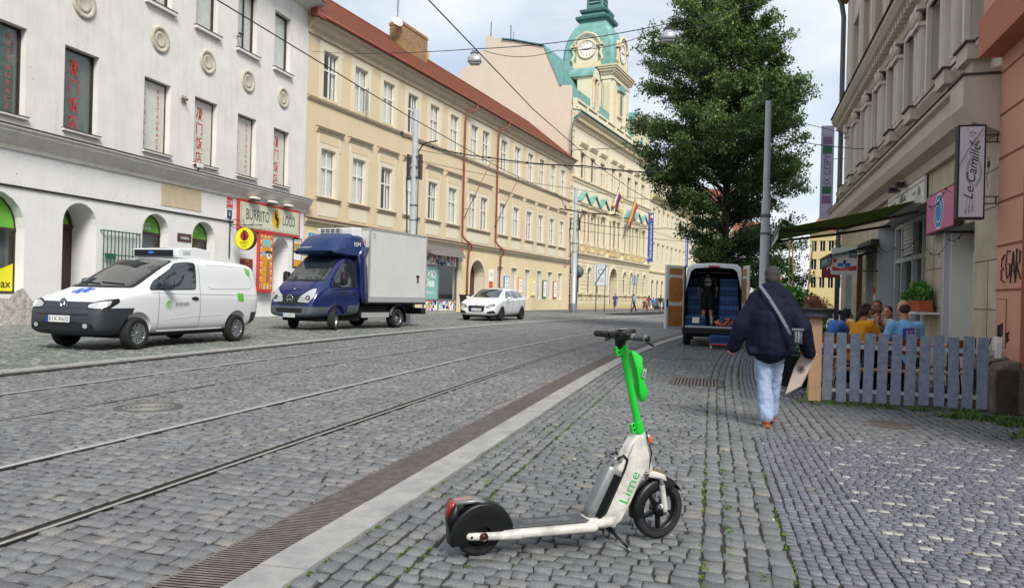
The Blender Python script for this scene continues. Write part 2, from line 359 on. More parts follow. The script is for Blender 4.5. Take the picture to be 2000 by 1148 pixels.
def cut_rails(x,y):
    k=np.ones(len(x),bool)
    for r in RAILS: k&=np.abs(x-r)>.13
    return k&~(((x+6.33)**2+(y-7.3)**2)<.5**2)
RAILS=(-3.72,-5.21,-7.06,-8.62)
L=[]
def road_pieces():
    L=[]; ed=[-10.25]+[v for r in sorted(RAILS) for v in (r-.075,r+.075)]+[-2.54]
    for i in range(0,len(ed),2):
        L+=rows(ed[i],ed[i+1],-1,60,.112,mask=lambda x,y:(((x+6.33)**2+(y-7.3)**2)>.36**2),zt=ROADZ,hj=.005,jr=.13,nearY=13,gap=.010,jit=.25)
    return L
collect('road_setts',road_pieces(),M_road)
# strip of setts by the kerb (three long courses) and the field up to the green-jointed courses
L=rows(-1.87,-1.44,-1,46,.12,alongY=True,jr=.12,nearY=12,gap=.014)
fld=lambda x,y:~((x>-.66)&(x<.23)&(y>12.35)&(y<13.6))&(y<60)
L+=rows(-1.43,-.02,-1,46,.098,mask=fld,jr=.2,gap=.009,nearY=12,wav=.03,jit=.25)
L+=rows(-.015,.44,-1,46,.118,mask=fld,alongY=True,jr=.16,gap=.010,nearY=12,jit=.22)
# fan-laid band in front of the fence
FX,FY,FA=[],[],[]
w=1.35;rad=.95
for j in range(-14,60):
    for i in range(3):
        for a in np.arange(-.76,.77,.117):
            cx=.45+w*(i+.5); X=cx+rad*sin(a); Y=7.0+j*.105+rad*cos(a)-rad; 
            if .46<X<3.98 and Y<11.15 and Y>8.05+.15*(X-.45): FX.append(X);FY.append(Y);FA.append(-a)
FX=np.array(FX);FY=np.array(FY);FA=np.array(FA); ok=in_view(FX,FY); ok&=((FX-2.0)**2*2.2+(FY-9.45)**2>.28**2)
FX,FY,FA=FX[ok],FY[ok],FA[ok]
L.append(setts('',FX,FY,FA+RNG.normal(0,.05,len(FX)),RNG.uniform(.043,.05,len(FX)),RNG.uniform(.041,.046,len(FX)),0.,None,RNG.random(len(FX))*.7,True,bendx=False,jit=.18))
collect('pavement_setts',L,M_side)
# small mosaic with pale stones in a staggered pattern
def mt(x,y):
    t=RNG.random(len(x))*.88
    r=np.round(y/.062).astype(int); c=np.round(x/.068).astype(int)
    w=((r%4==0)&((c+(r//4%2)*2)%4<1.01))|((r%4==1)&((c+((r//4)%2)*2)%4<.5)&(RNG.random(len(x))<.15))
    w&=(x>.95)&(RNG.random(len(x))<.62); t[w]=.93+RNG.random(w.sum())*.07; return t
mm=lambda x,y:(y<8.05+.15*(x-.45))|(y>11.12)
L=rows(.98,4.6,-1,12.2,.062,mask=mm,jr=.09,asp=1.1,gap=.007,tonef=mt,nearY=9,hj=.0018,jit=.15,wav=.004)
L+=rows(.98,4.6,12.2,30,.085,jr=.07,asp=1.1,gap=.008,tonef=mt,nearY=9,hj=.002,jit=.15,wav=.004)
L+=rows(.45,.975,-1,46,.066,mask=mm,alongY=True,jr=.12,asp=1.1,gap=.006,tonef=lambda x,y:RNG.random(len(x))*.85,nearY=9,hj=.002,jit=.14)
collect('mosaic_pavement',L,M_mos)
# broad parking and footway on the left
L=rows(-18.6,-10.72,5,62,.13,jr=.15,gap=.014,nearY=0,hj=.004,wav=.05)
L+=rows(-24,-18.62,5,62,.15,jr=.1,gap=.01,nearY=0,hj=.002,tonef=lambda x,y:.55+RNG.random(len(x))*.45)
collect('parking_setts',L,M_park)
# grass growing in the joints and at the wall foot: tufts of small blades
def tufts(name,pts,mat_,hmin=.006,hmax=.025,w=.006,nb=7,spread=.02,label=''):
    P=np.array(pts); n=len(P); P=np.repeat(P,nb,0)+np.c_[RNG.normal(0,spread,(n*nb,2)),np.zeros(n*nb)]
    a=RNG.random(len(P))*2*PI; h=RNG.uniform(hmin,hmax,len(P)); dx=np.c_[np.cos(a),np.sin(a),np.zeros(len(P))]; ln=np.c_[-np.sin(a),np.cos(a),np.zeros(len(P))]*h[:,None]*RNG.uniform(-.9,.9,len(P))[:,None]
    ww=w*RNG.uniform(.6,1.4,len(P))[:,None]
    V=np.stack([P-dx*ww,P+dx*ww,P+dx*ww*.6+ln+np.c_[np.zeros((len(P),2)),h],P-dx*ww*.6+ln+np.c_[np.zeros((len(P),2)),h]],1).reshape(-1,3)
    F=np.arange(len(V)).reshape(-1,4); o=np_mesh(name,V,F,[mat_],kind='stuff'); return setp(o,label,'grass')
M_moss=mat('moss_green','42561f',.95,var=.45,vs=14,col2='62802f'); M_grass=mat('weed_green','395a1f',.85,var=.4,vs=12,col2='5f8136')
P=[]
for x,dens in ((-.015,.45),(.135,.9),(.285,.35),(.445,.6),(-1.43,.5),(-1.57,.45),(-1.72,.4),(-1.875,.3)):
    y=3.0
    while y<20:
        y+=random.expovariate(dens*45/(1+max(0,y-8)*.1))
        if sin(y*2.3+x*7)+sin(y*5.1+x*3)>-.5 or dens>.8: P.append((x+random.gauss(0,.008)+float(bend(x,y)),y,-.011))
for _ in range(900):
    x=random.uniform(-1.4,0); y=random.uniform(3,10)
    if sin(x*5+1)*sin(y*2.1)+random.gauss(0,.3)>.75: P.append((x,y,-.011))
tufts('moss',P,M_moss,.004,.014,.0045,nb=11,spread=.010,label='green moss and grass in the joints of the kerbside cobbles')
P=[(random.gauss(3.35,.22),random.gauss(10.35,.07),-.005) for _ in range(230)]+[(random.uniform(3.3,4.0),10.1+random.gauss(0,.12)-1.2*(x_:=0),-.005) for _ in range(60)]+[(random.uniform(1.6,3.5),random.gauss(10.95,.1),-.005) for _ in range(50)]+[(random.gauss(3.55,.25),random.gauss(9.3,.2),-.005) for _ in range(60)]
tufts('weeds',P,M_grass,.02,.075,.006,nb=10,spread=.02,label='weeds sprouting beside the stone plinth and along the fence')
# kerb of granite slabs
M_gran=mat('kerb_granite','8f9090',.7,var=.2,vs=4,bump=.5,bs=110,col2='a09f9c',stain=.3); M_gran2=mat('kerb_edge','8e8f90',.75,var=.2,vs=6,bump=.3,bs=90)
k=MB(); y=1.6
while y<70:
    l=random.uniform(.95,1.75); a,b=y,y+l-.008; dz=random.uniform(-.003,.003); b0=float(bend(-2,a));b1=float(bend(-2,b)); w=random.uniform(-.006,.006)
    k.add([(-2.185+w+b0,a,-.06),(-2.185+w+b1,b,-.06),(-2.15+w+b0,a,.004+dz),(-2.15+w+b1,b,.004+dz),(-1.885+b0,a,.012+dz),(-1.885+b1,b,.012+dz),(-1.88+b0,a,-.05),(-1.88+b1,b,-.05)],[(0,2,3,1),(2,4,5,3),(4,6,7,5),(0,6,4,2),(1,3,5,7)],M_gran); y+=l
k.build('kerb',kind='structure')
k=MB()
for y in np.arange(3,70,1.2):
    b0=float(bend(-10.4,y)); b1=float(bend(-10.4,y+1.19)); k.add([(-10.72+b0,y,.004),(-10.72+b1,y+1.19,.004),(-10.48+b0,y,.004),(-10.48+b1,y+1.19,.004),(-10.46+b0,y,-.05),(-10.46+b1,y+1.19,-.05)],[(0,2,3,1),(2,4,5,3)],M_gran)
k.build('parking_kerb',kind='structure')
# slotted drain along each side: bars over a dark channel
M_rust=mat('drain_iron','665d59',.75,.0,var=.3,vs=14,col2='77706c'); M_pit=mat('drain_pit','0c0b0b',1)
def drain(xa,xb,y0,y1,pitch,label):
    k=MB(); ys=np.arange(y0,y1+1,1.0); strip(k,xa,xb,list(ys),ROADZ-.02,M_pit)
    for x in (xa+.008,xb-.008):
        vs=[];fs=[]
        for i,y in enumerate(ys):
            b=float(bend((xa+xb)/2,y)); vs+=[(x-.008+b,y,ROADZ+.002),(x+.008+b,y,ROADZ+.002),(x+.008+b,y,ROADZ-.02),(x-.008+b,y,ROADZ-.02)]
        for i in range(len(ys)-1): o=4*i; fs+=[(o,o+1,o+5,o+4),(o+1,o+2,o+6,o+5),(o+3,o,o+4,o+7)]
        k.add(vs,fs,M_rust)
    y=y0; i=0
    while y<y1:
        p=pitch*(1 if y<12 else 2.2); b=float(bend((xa+xb)/2,y)); 
        for j in range(3):
            x0=xa+(xb-xa)*j/3; x1=xa+(xb-xa)*(j+1)/3; o=(j%2)*p*.5
            k.add([(x0+b,y+o,ROADZ),(x1+b,y+o+p*.5,ROADZ),(x1+b,y+o+p*1.08,ROADZ),(x0+b,y+o+p*.58,ROADZ)],[(0,1,2,3)],M_rust)
        y+=p
    return setp(k.build('drain_grating',fix=False),label,'drain grating','slotted drain strips along the street')
drain(-2.53,-2.19,1.6,40,.030,'rusty slotted iron drain strip running beside the granite kerb behind the scooter')
drain(-10.45,-10.2,6,50,.1,'rusty slotted drain strip on the far side in front of the parked vans')
# tram rails
M_rail=mat('rail_steel','a6a8ab',.5,.2,var=.1,vs=20); M_groove=mat('rail_groove','2b2725',.8,.2,var=.3,vs=10)
M_rail2=mat('rail_worn','97958f',.5,.3,var=.15,vs=18); M_iron0=mat('rail_lip','56534f',.6,.3,var=.2,vs=14)
RL=['tram rail nearest the scooter with a wide dark groove','second tram rail from the scooter, a bright line across the cobbles','third tram rail from the scooter, dark grooved and passing the round manhole','farthest tram rail, next to the drain strip by the white van']
yr=[-2+.8*i for i in range(50)]+[38+1.5*i for i in range(70)]
for n_,(x,l) in enumerate(zip(RAILS,RL)):
    k=MB(); dk=n_ in (0,2)
    if dk:   # worn rail with an open groove
        strip(k,x+.030,x+.064,yr,ROADZ+.008,M_rail2); strip(k,x-.048,x+.030,yr,ROADZ-.016,M_groove); strip(k,x-.058,x-.048,yr,ROADZ+.006,M_rail2)
    else:
        strip(k,x-.010,x+.050,yr,ROADZ+.008,M_rail); strip(k,x-.034,x-.010,yr,ROADZ-.012,M_groove); strip(k,x-.050,x-.034,yr,ROADZ+.005,M_rail2); strip(k,x+.050,x+.064,yr,ROADZ+.0,M_iron0)
    strip(k,x-.08,x-.05,yr,ROADZ-.012,M_groove); strip(k,x+.064,x+.085,yr,ROADZ-.012,M_groove)
    setp(k.build('tram_rail',fix=False),l,'tram rail','tram rails')
# covers and grates
M_iron=mat('cast_iron','5b5a58',.55,.5,var=.3,vs=12,bump=.3,bs=60); M_iron2=mat('cast_iron_light','878480',.5,.5,var=.2,vs=15)
c=thing('manhole_cover','round ribbed iron manhole cover set in the road cobbles between two tram rails','manhole cover',(-6.33,7.3,ROADZ))
k=MB(); k.lathe([(0,.0),(.28,.0),(.285,.003),(.30,.003),(.305,-.004),(.32,-.004),(.325,.004),(.37,.004),(.375,-.02)],M_iron,n=40)
for q in range(5): r=.05+q*.05; k.lathe([(r,.001),(r+.004,.007),(r+.022,.007),(r+.026,.001)],M_iron2,n=40)
k.build('cover',c); k=MB(); k.lathe([(.39,-.01),(.40,.001),(.44,.001),(.45,-.01)],M_iron2,n=40); k.build('ring',c)
c=thing('manhole_cover','flat oval rusty manhole cover in the fan-laid cobbles before the fence','manhole cover',(2.0,9.45,-.004))
k=MB(); k.lathe([(0,.004),(.24,.004),(.245,.0),(.26,.0),(.265,.006),(.3,.006),(.3,-.02)],mat('cover_rust','5d5450',.75,.3,var=.3,vs=9,bump=.3,bs=60),n=36); k.build('cover',c)
c=thing('sewer_grate','rectangular iron sewer grate in the pavement cobbles behind the scooter','drain grate',(-.21,12.97,0))
k=MB(); k.box(-.43,.43,-.6,.6,-.05,-.03,M_pit)
for a in (-.43,.39): k.box(a,a+.04,-.6,.6,-.04,.004,M_iron)
for a in (-.6,.56): k.box(-.388,.388,a,a+.04,-.04,.004,M_iron)
k.build('frame',c); k=MB()
for i in range(14): x=-.37+i*.057; k.box(x-.014,x+.014,-.558,.558,-.035,.002,M_rust)
k.build('bars',c)
# small iron cover between the rails
k=MB(); k.box(-4.98,-4.66,8.6,8.8,ROADZ-.02,ROADZ+.006,M_iron2); setp(k.build('valve_cover'),'small rectangular pale iron cover between the two near tram rails','valve cover')
# ================================================================ BUILDINGS
def facade_root(name,label,ox,oy,ang_deg,cat='building'):
    return thing(name,label,cat,(ox,oy,0),R(ang_deg))
def arch_pts(a,b,c,d,n=10):
    """outline of an opening with a round head: left foot, up, over, right foot"""
    r=(b-a)/2; h=min(r,d-c); zs=d-h
    return [(a,c)]+[((a+b)/2-r*cos(PI*i/n),zs+h*sin(PI*i/n)) for i in range(n+1)]+[(b,c)]
def wall(mb,u0,u1,z0,z1,ops,m,mr=None,depth=.3,y=0.):
    """wall skin in the plane y with real openings (a,b,c,d,arch) and their reveals"""
    mr=mr or m
    us=sorted({u0,u1}|{o[0] for o in ops}|{o[1] for o in ops}); zs=sorted({z0,z1}|{o[2] for o in ops}|{o[3] for o in ops})
    us=[u for u in us if u0<=u<=u1]; zs=[z for z in zs if z0<=z<=z1]
    for j in range(len(zs)-1):
        run=None
        for i in range(len(us)-1):
            cx=(us[i]+us[i+1])/2; cz=(zs[j]+zs[j+1])/2
            hole=any(o[0]<cx<o[1] and o[2]<cz<o[3] for o in ops)
            if not hole: mb.quad((us[i],y,zs[j]),(us[i+1],y,zs[j]),(us[i+1],y,zs[j+1]),(us[i],y,zs[j+1]),m)
    for o in ops:
        a,b,c,d=o[:4]; dp=o[5] if len(o)>5 else depth
        if len(o)>4 and o[4]:
            P=arch_pts(a,b,c,d); A=P[1:-1]; mid=len(A)//2
            for k in range(mid): mb.add([(a,y,d),(A[k][0],y,A[k][1]),(A[k+1][0],y,A[k+1][1])],[(0,1,2)],m)
            for k in range(mid,len(A)-1): mb.add([(b,y,d),(A[k][0],y,A[k][1]),(A[k+1][0],y,A[k+1][1])],[(0,1,2)],m)
            mb.add([(a,y,d),(b,y,d),(A[mid][0],y,A[mid][1])],[(0,1,2)],m)
            L=P+[P[0]]
        else: L=[(a,c),(a,d),(b,d),(b,c),(a,c)]
        for k in range(len(L)-1): mb.quad((L[k][0],y,L[k][1]),(L[k+1][0],y,L[k+1][1]),(L[k+1][0],y+dp,L[k+1][1]),(L[k][0],y+dp,L[k][1]),mr)
def profile(mb,pts,u0,u1,m):
    """moulding with cross-section pts [(out,z)] run along the facade"""
    mb.ext([(u0,-o,z) for o,z in pts],(u1-u0,0,0),m)
def courses(mb,u0,u1,z0,z1,h,gap,pr,ops,m,y=0.):
    z=z0
    while z<z1-.05:
        zt=min(z+h-gap,z1); cz=(z+zt)/2; cuts=[]
        for o in ops:
            if o[2]<zt and o[3]>z:
                a,b=o[0],o[1]
                if len(o)>4 and o[4]:
                    r=(b-a)/2; zs=o[3]-r
                    if cz>zs: q=math.sqrt(max(0,r*r-(z-zs)**2)) if z>zs else r; a,b=(o[0]+o[1])/2-q,(o[0]+o[1])/2+q
                cuts.append((a-.06,b+.06))
        cuts.sort(); x=u0
        for a,b in cuts+[(u1,u1+1)]:
            if a>x+.05: mb.box(x,min(a,u1),y-pr,y+.01,z,zt,m)
            x=max(x,b)
        z+=h
def surround(mb,a,b,c,d,w,pr,m,bottom=False):
    mb.box(a-w,a,-pr,.01,c,d,m); mb.box(b,b+w,-pr,.01,c,d,m); mb.box(a-w,b+w,-pr,.01,d,d+w,m)
    if bottom: mb.box(a-w,b+w,-pr,.01,c-w,c,m)
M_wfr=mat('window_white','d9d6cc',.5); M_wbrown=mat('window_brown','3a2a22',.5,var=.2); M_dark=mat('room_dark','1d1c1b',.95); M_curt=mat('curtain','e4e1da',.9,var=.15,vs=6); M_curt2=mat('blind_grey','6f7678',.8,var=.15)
def window(root,a,b,c,d,y=.2,style='T',fm=None,curt=0,parentname='window',gl=None):
    fm=fm or M_wfr; gl=gl or GLASS; w=.055; f=MB()
    f.box(a,a+w,y-.03,y+.04,c,d,fm); f.box(b-w,b,y-.03,y+.04,c,d,fm); f.box(a+w,b-w,y-.03,y+.04,c,c+w,fm); f.box(a+w,b-w,y-.03,y+.04,d-w,d,fm)
    zt=c+(d-c)*.62; xm=(a+b)/2
    if style in('T','T2'):
        f.box(a+w,b-w,y-.045,y+.03,zt-.045,zt+.045,fm); f.box(xm-.045,xm+.045,y-.04,y+.03,c+w,zt-.045,fm); f.box(xm-.035,xm+.035,y-.035,y+.03,zt+.045,d-w,fm)
    elif style=='V': f.box(xm-.03,xm+.03,y-.035,y+.03,c+w,d-w,fm)
    elif style=='bars':
        for i in range(1,7): x=a+(b-a)*i/7; f.box(x-.012,x+.012,y-.1,y-.08,c+w,d-w,fm)
        for i in range(1,4): z=c+(d-c)*i/4; f.box(a+w,b-w,y-.08,y-.06,z-.012,z+.012,fm)
    o=f.build(parentname,root)
    p=MB(); p.quad((a+w,y,c+w),(b-w,y,c+w),(b-w,y,d-w),(a+w,y,d-w),gl); p.build('pane',o,fix=False)
    if curt:
        p=MB(); W=b-a
        if curt==1:
            for s0,s1 in ((a+w,a+w+W*.2),(b-w-W*.2,b-w)):
                n=6; vs=[];
                for i in range(n+1): x=s0+(s1-s0)*i/n; yy=y+.09+.02*(i%2); vs+=[(x,yy,c+w),(x,yy,d-w)]
                p.add(vs,[(2*i,2*i+2,2*i+3,2*i+1) for i in range(n)],M_curt)
        elif curt==2: p.quad((a+w,y+.08,c+w),(b-w,y+.08,c+w),(b-w,y+.08,d-w),(a+w,y+.08,d-w),M_curt)
        elif curt==4: p.quad((a+w,y+.08,c+w),(b-w,y+.08,c+w),(b-w,y+.08,d-w),(a+w,y+.08,d-w),mat('reflection_sage','6f7b76',.8,var=.12))  # grey-green reflection painted as a flat sheet behind the glass, no real blind
        elif curt==3: p.quad((a+w,y+.08,c+(d-c)*.5),(b-w,y+.08,c+(d-c)*.5),(b-w,y+.08,d-w),(a+w,y+.08,d-w),M_curt)
        p.build('curtain',o,fix=False)  # in the sage windows this part is the painted reflection sheet
    return o
# ---------------- white building with the restaurant
M_white=mat('plaster_white','dcd9d3',.9,var=.09,vs=.9,bump=.3,bs=35,stain=.30); M_white2=mat('plaster_white_lower','e0dfdd',.85,var=.06,vs=1.1,bump=.25,bs=30,stain=.12)
M_wtrim=mat('moulding_white','d8d4cc',.85,var=.12,vs=3,stain=.22,bump=.2); M_bare=mat('bare_plaster','a9a197',.95,var=.35,vs=5,bump=1,bs=14,col2='cbc7bf'); M_lead=mat('sill_lead','413a36',.7,.3,var=.3,vs=8)
A=facade_root('restaurant_building','weathered white plaster building with round medallions, arched openings and red window lettering',-21.7,0,90)
E_=36.33
lowW=[(17.65,19.15),(20.62,22.1),(24.33,25.8),(27.28,28.78),(30.28,31.75),(33.25,34.66)]
upW=[(18.0,19.2),(21.0,22.3),(24.33,25.75),(27.2,28.65),(30.1,31.6),(33.1,34.55)]
arches=[(17.0,19.26,1.0,4.28,True,.45),(20.72,22.18,0.05,4.26,True,1.1),(24.43,25.9,.95,4.3,True,.5),(27.33,28.84,.95,4.28,True,.5),(33.42,34.92,0.05,4.1,True,.9)]
opsU=[(a,b,6.75,9.62,False,.34) for a,b in lowW]+[(a,b,12.66,15.55,False,.34) for a,b in upW]
m=MB(); wall(m,10,E_,6.3,17.0,opsU,M_white); wall(m,10,E_,0,5.75,arches,M_white2,depth=.5)
m.quad((10,0,5.75),(E_,0,5.75),(E_,0,6.3),(10,0,6.3),M_white); m.quad((E_,0,0),(E_,12,0),(E_,12,17),(E_,0,17),M_white); m.quad((10,0,0),(10,12,0),(10,12,17),(10,0,17),M_white)
m.build('wall',A,fix=False)
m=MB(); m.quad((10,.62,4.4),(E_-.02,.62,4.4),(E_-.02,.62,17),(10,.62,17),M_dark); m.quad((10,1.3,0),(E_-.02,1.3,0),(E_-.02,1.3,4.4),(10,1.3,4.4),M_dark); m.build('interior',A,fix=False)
m=MB(); profile(m,[(0,5.62),(.06,5.62),(.1,5.75),(.2,5.86),(.42,6.12),(.42,6.2),(.5,6.24),(.5,6.30),(0,6.42)],10,E_+.12,M_wtrim); profile(m,[(0,6.42),(.5,6.302),(.53,6.31),(.53,6.33),(0,6.46)],10,E_+.14,M_lead); m.build('cornice',A)
m=MB(); profile(m,[(0,4.44),(.05,4.44),(.07,4.47),(.05,4.5),(0,4.5)],10,30.1,M_lead); m.build('band',A)
m=MB(); m.add([(10,-1,17),(E_+.2,-1,17),(E_+.2,-.2,17.6),(10,-.2,17.6),(10,-.7,16.9),(E_+.2,-.7,16.9),(E_+.2,0,16.6),(10,0,16.6)],[(0,1,2,3),(0,1,5,4),(4,5,6,7),(1,2,6,5)],M_wtrim); m.quad((10,-1,17.05),(E_+.2,-1,17.05),(E_+.2,8,21.5),(10,8,21.5),mat('tile_red','7c4a38',.85,var=.3,vs=3,bump=.5,bs=20)); m.build('roof',A,fix=False)
for u in (18.2,21.35,25.1,28.02,30.97,34.0):
    m=MB(); m.lathe([(0,.02),(.2,.03),(.25,.055),(.29,.05),(.31,.02),(.36,.02),(.385,.06),(.47,.085),(.53,.06),(.56,0)],mat('medallion_plaster','b9b2a4',.9,var=.2,vs=6,stain=.3,bump=.3,bs=30),n=40,M=Matrix.Translation((u,0,11.3))@Matrix.Rotation(R(90),4,'X')@Matrix.Diagonal((.93,1,1,1))); m.build('medallion',A)
M_red=mat('sign_red','c23a34',.6,var=.1); M_redd=mat('letter_red','c3403c',.6,var=.15,vs=20); M_film=mat('window_film','c8c5bd',.5,var=.06,vs=3); M_gframe=mat('frame_dark','332a26',.5,var=.2)
txt=[('R','RESTAURACE'),('C',None),('R2','ČÍNSKÁ'),('C2',None),('R3','CHINESE'),('C2',None)]
import itertools
def strokes_char(m,ch,u,z,s,y,mt):
    """brush-like strokes of the four signs, as short flat bars"""
    S={'厦':[((.1,.95),(.9,.95)),((.25,.95),(.2,.5)),((.2,.5),(.02,.1)),((.4,.82),(.85,.82)),((.45,.72),(.45,.45)),((.45,.72),(.8,.72)),((.8,.72),(.8,.45)),((.45,.6),(.8,.6)),((.45,.47),(.8,.47)),((.55,.42),(.3,.2)),((.4,.34),(.75,.34)),((.75,.34),(.3,.02)),((.45,.26),(.9,.02))],
       '门':[((.15,.98),(.28,.88)),((.1,.8),(.1,.02)),((.35,.88),(.9,.88)),((.9,.88),(.9,.08)),((.9,.08),(.76,.12))],
       '饭':[((.28,.98),(.05,.62)),((.2,.82),(.42,.82)),((.42,.82),(.36,.7)),((.22,.68),(.22,.1)),((.22,.1),(.4,.22)),((.88,.95),(.52,.88)),((.54,.88),(.52,.45)),((.52,.45),(.42,.05)),((.55,.62),(.88,.62)),((.88,.62),(.5,.05)),((.6,.45),(.95,.02))],
       '店':[((.5,1.0),(.56,.9)),((.1,.85),(.92,.85)),((.18,.85),(.15,.4)),((.15,.4),(.02,.05)),((.56,.75),(.56,.42)),((.56,.6),(.86,.6)),((.35,.4),(.35,.05)),((.35,.4),(.82,.4)),((.82,.4),(.82,.05)),((.35,.08),(.82,.08))]}[ch]
    for (x0,z0),(x1,z1) in S:
        p0=Vector((u+x0*s*.8,y,z+z0*s)); p1=Vector((u+x1*s*.8,y,z+z1*s)); d=(p1-p0).normalized(); n_=Vector((-d.z,0,d.x)); w0=.052*s; w1=.03*s
        m.add([p0-n_*w0,p0+n_*w0,p1+n_*w1+d*.02*s,p1-n_*w1+d*.02*s],[(0,1,2,3)],mt)
for i,(a,b) in enumerate(lowW):
    film=i>=2; y=.27
    o=window(A,a,b,6.75,9.62,y=y,style='none' if i!=1 else 'none',fm=M_gframe,curt=4 if i<2 else 0)
    m=MB()
    if film: m.quad((a+.06,y-.012,6.82),(b-.06,y-.012,6.82),(b-.06,y-.012,9.56),(a+.06,y-.012,9.56),M_film)
    if i in(0,2,4):
        wd_=['RESTAURACE','','RESTAURACE','','RESTAURANT'][i]; lm=M_redd
        n=len(wd_)
        for k_,chh in enumerate(wd_): m.text(chh,(b-.42,y-.02,9.4-(k_+.5)*2.5/n),(1,0,0),(0,0,1),.17,lm,maxw=.2)
        w2={2:'ČÍNSKÁ',4:'CHINESE'}.get(i)
        if w2:
            for k_,chh in enumerate(w2): m.text(chh,(a+.3,y-.02,9.3-(k_+.5)*2.4/len(w2)),(1,0,0),(0,0,1),.19,mat('letter_grey','7b6b66',.7),maxw=.16)
    else:
        s=.62
        for k_,chh in enumerate('厦门饭店'): strokes_char(m,chh,a+.42,9.35-(k_+1)*.64,.56,y-.02,M_red)
    m.build('lettering',o,fix=False)
for i,(a,b) in enumerate(upW): window(A,a,b,12.66,15.55,y=.27,style='none' if i%2 else 'V',fm=M_gframe,curt=2)
for a,b in lowW: m=MB(); m.box(a-.06,b+.06,-.12,.3,6.66,6.74,M_wtrim); m.box(a-.07,b+.07,-.14,.25,6.74,6.757,M_lead); m.build('sill',A)
for a,b in upW: m=MB(); m.box(a-.1,b+.14,-.16,.3,12.5,12.63,M_wtrim); m.box(a-.12,b+.16,-.18,.25,12.63,12.655,M_lead); m.build('sill',A)
# ground-floor glazing
M_green=mat('green_film','6fb23a',.5,var=.08)
def arch_window(root,a,b,c,d,y,green=True,txts=(),yellow=False):
    o_=MB(); P=arch_pts(a+.02,b-.02,c,d-.02,14); w=.07
    for k in range(len(P)-1): o_.tube([(P[k][0],y,P[k][1]),(P[k+1][0],y,P[k+1][1])],.045,M_wbrown,n=4)
    zs=d-(b-a)/2-.05; o_.box(a,b,y-.05,y+.05,zs-.05,zs+.05,M_wbrown); o_.box(a,b,y-.05,y+.05,c,c+.08,M_wbrown)
    f=o_.build('window',root); p=MB(); p.add([(q[0],y,q[1]) for q in P],[tuple(range(len(P)))],GLASS); p.build('pane',f,fix=False)
    m=MB()
    if green:
        Q=[q for q in P if q[1]>=zs]; Q=[(a+.03,zs+.05)]+Q+[(b-.03,zs+.05)]; m.add([(q[0],y-.012,q[1]) for q in Q],[tuple(range(len(Q)))],M_green)
    for t_,u,z,h in txts: m.text(t_,(u,y-.02,z),(1,0,0),(0,0,1),h,M_wfr)
    if yellow: m.add([(a+.1,y-.015,c+.1),(b-.06,y-.015,c+.1),(b-.06,y-.015,c+1.0)],[(0,1,2)],mat('sticker_yellow','e0d81e',.5)); m.text('remax',(b-.62,y-.03,c+.3),(1,0,0),(0,0,1),.18,M_gframe)
    if m.v: m.build('window_graphics',f,fix=False)
    m=MB(); m.quad((a,y+.25,c),(b,y+.25,c),(b,y+.25,zs),(a,y+.25,zs),M_curt2); m.build('blind',f,fix=False)
arch_window(A,17.0,19.26,1.0,4.28,.4,txts=[('SHOP',18.3,3.55,.2)],yellow=True)
arch_window(A,24.43,25.9,.95,4.3,.45,txts=[('Fresh',25.05,3.9,.16),('••••',25.05,3.72,.12)])
arch_window(A,27.33,28.84,.95,4.28,.45,txts=[('Butterfly',27.95,3.85,.16)])
m=MB(); P=arch_pts(20.74,22.16,.05,4.24,14); m.add([(q[0],1.09,q[1]) for q in P],[tuple(range(len(P)))],M_wbrown); m.box(20.74,22.16,1.02,1.08,3.4,3.52,M_wbrown)
m.quad((20.9,1.075,3.55),(22.0,1.075,3.55),(21.8,1.075,4.0),(21.1,1.075,4.0),M_green); m.build('door',A,fix=False)
m=MB(); P=arch_pts(33.44,34.9,.05,4.08,14); m.add([(q[0],.88,q[1]) for q in P],[tuple(range(len(P)))],M_white2); m.build('door',A,fix=False)
m=MB(); m.box(34.1,34.42,.8,.88,2.75,3.0,mat('meter_box','8f8d88',.7)); m.build('meter_box',A)
# peeling plaster at the wall foot
m=MB(); us=np.arange(15,20.4,.25); top=[1.0+.15*sin(u*3)+.1*sin(u*7.3)-max(0,u-19.3)*.75 for u in us]
for i in range(len(us)-1): m.quad((us[i],-.006,0),(us[i+1],-.006,0),(us[i+1],-.006,max(.02,top[i+1])),(us[i],-.006,max(.02,top[i])),M_bare)
m.build('bare_plaster',A,fix=False)
m=MB(); m.box(25.4,27.84,-.02,0.01,4.68,5.64,mat('panel_beige','c3b294',.9,var=.12,vs=3,bump=.2)); m.build('wall_panel',A)
# grille of bars
M_gbar=mat('bars_green','1f5b4c',.5,.2)
m=MB(); 
for i in range(11): u=22.38+i*.177; m.box(u-.013,u+.013,-.15,-.125,1.45,3.42,M_gbar)
for z in (1.5,2.5,3.38): m.box(22.36,24.18,-.16,-.115,z-.02,z+.02,M_gbar)
for u in (22.36,24.18): m.box(u-.02,u+.02,-.16,0,1.6,1.64,M_gbar); m.box(u-.02,u+.02,-.16,0,3.36,3.4,M_gbar)
m.box(22.5,22.95,-.165,-.11,2.35,2.55,M_gbar); m.build('window_grille',A)
# drilled holes and stains left by a removed sign
m=MB(); md=mat('hole_dark','3a3633',.9)
for i in range(60): u=random.uniform(15,30); z=random.choice([4.62,5.45,random.uniform(4.7,5.5)]); s=random.uniform(.012,.025); m.box(u,u+s,-.006,.0,z,z+s,md)
for i in range(60): u=random.uniform(18,36); z=random.uniform(6.8,12.4); s=random.uniform(.008,.018); m.box(u,u+s,-.006,.0,z,z+s*1.3,md)
m.build('drill_marks',A)
M_yel=mat('sign_yellow','dcd51f',.5); M_black=mat('black_paint','171616',.5)
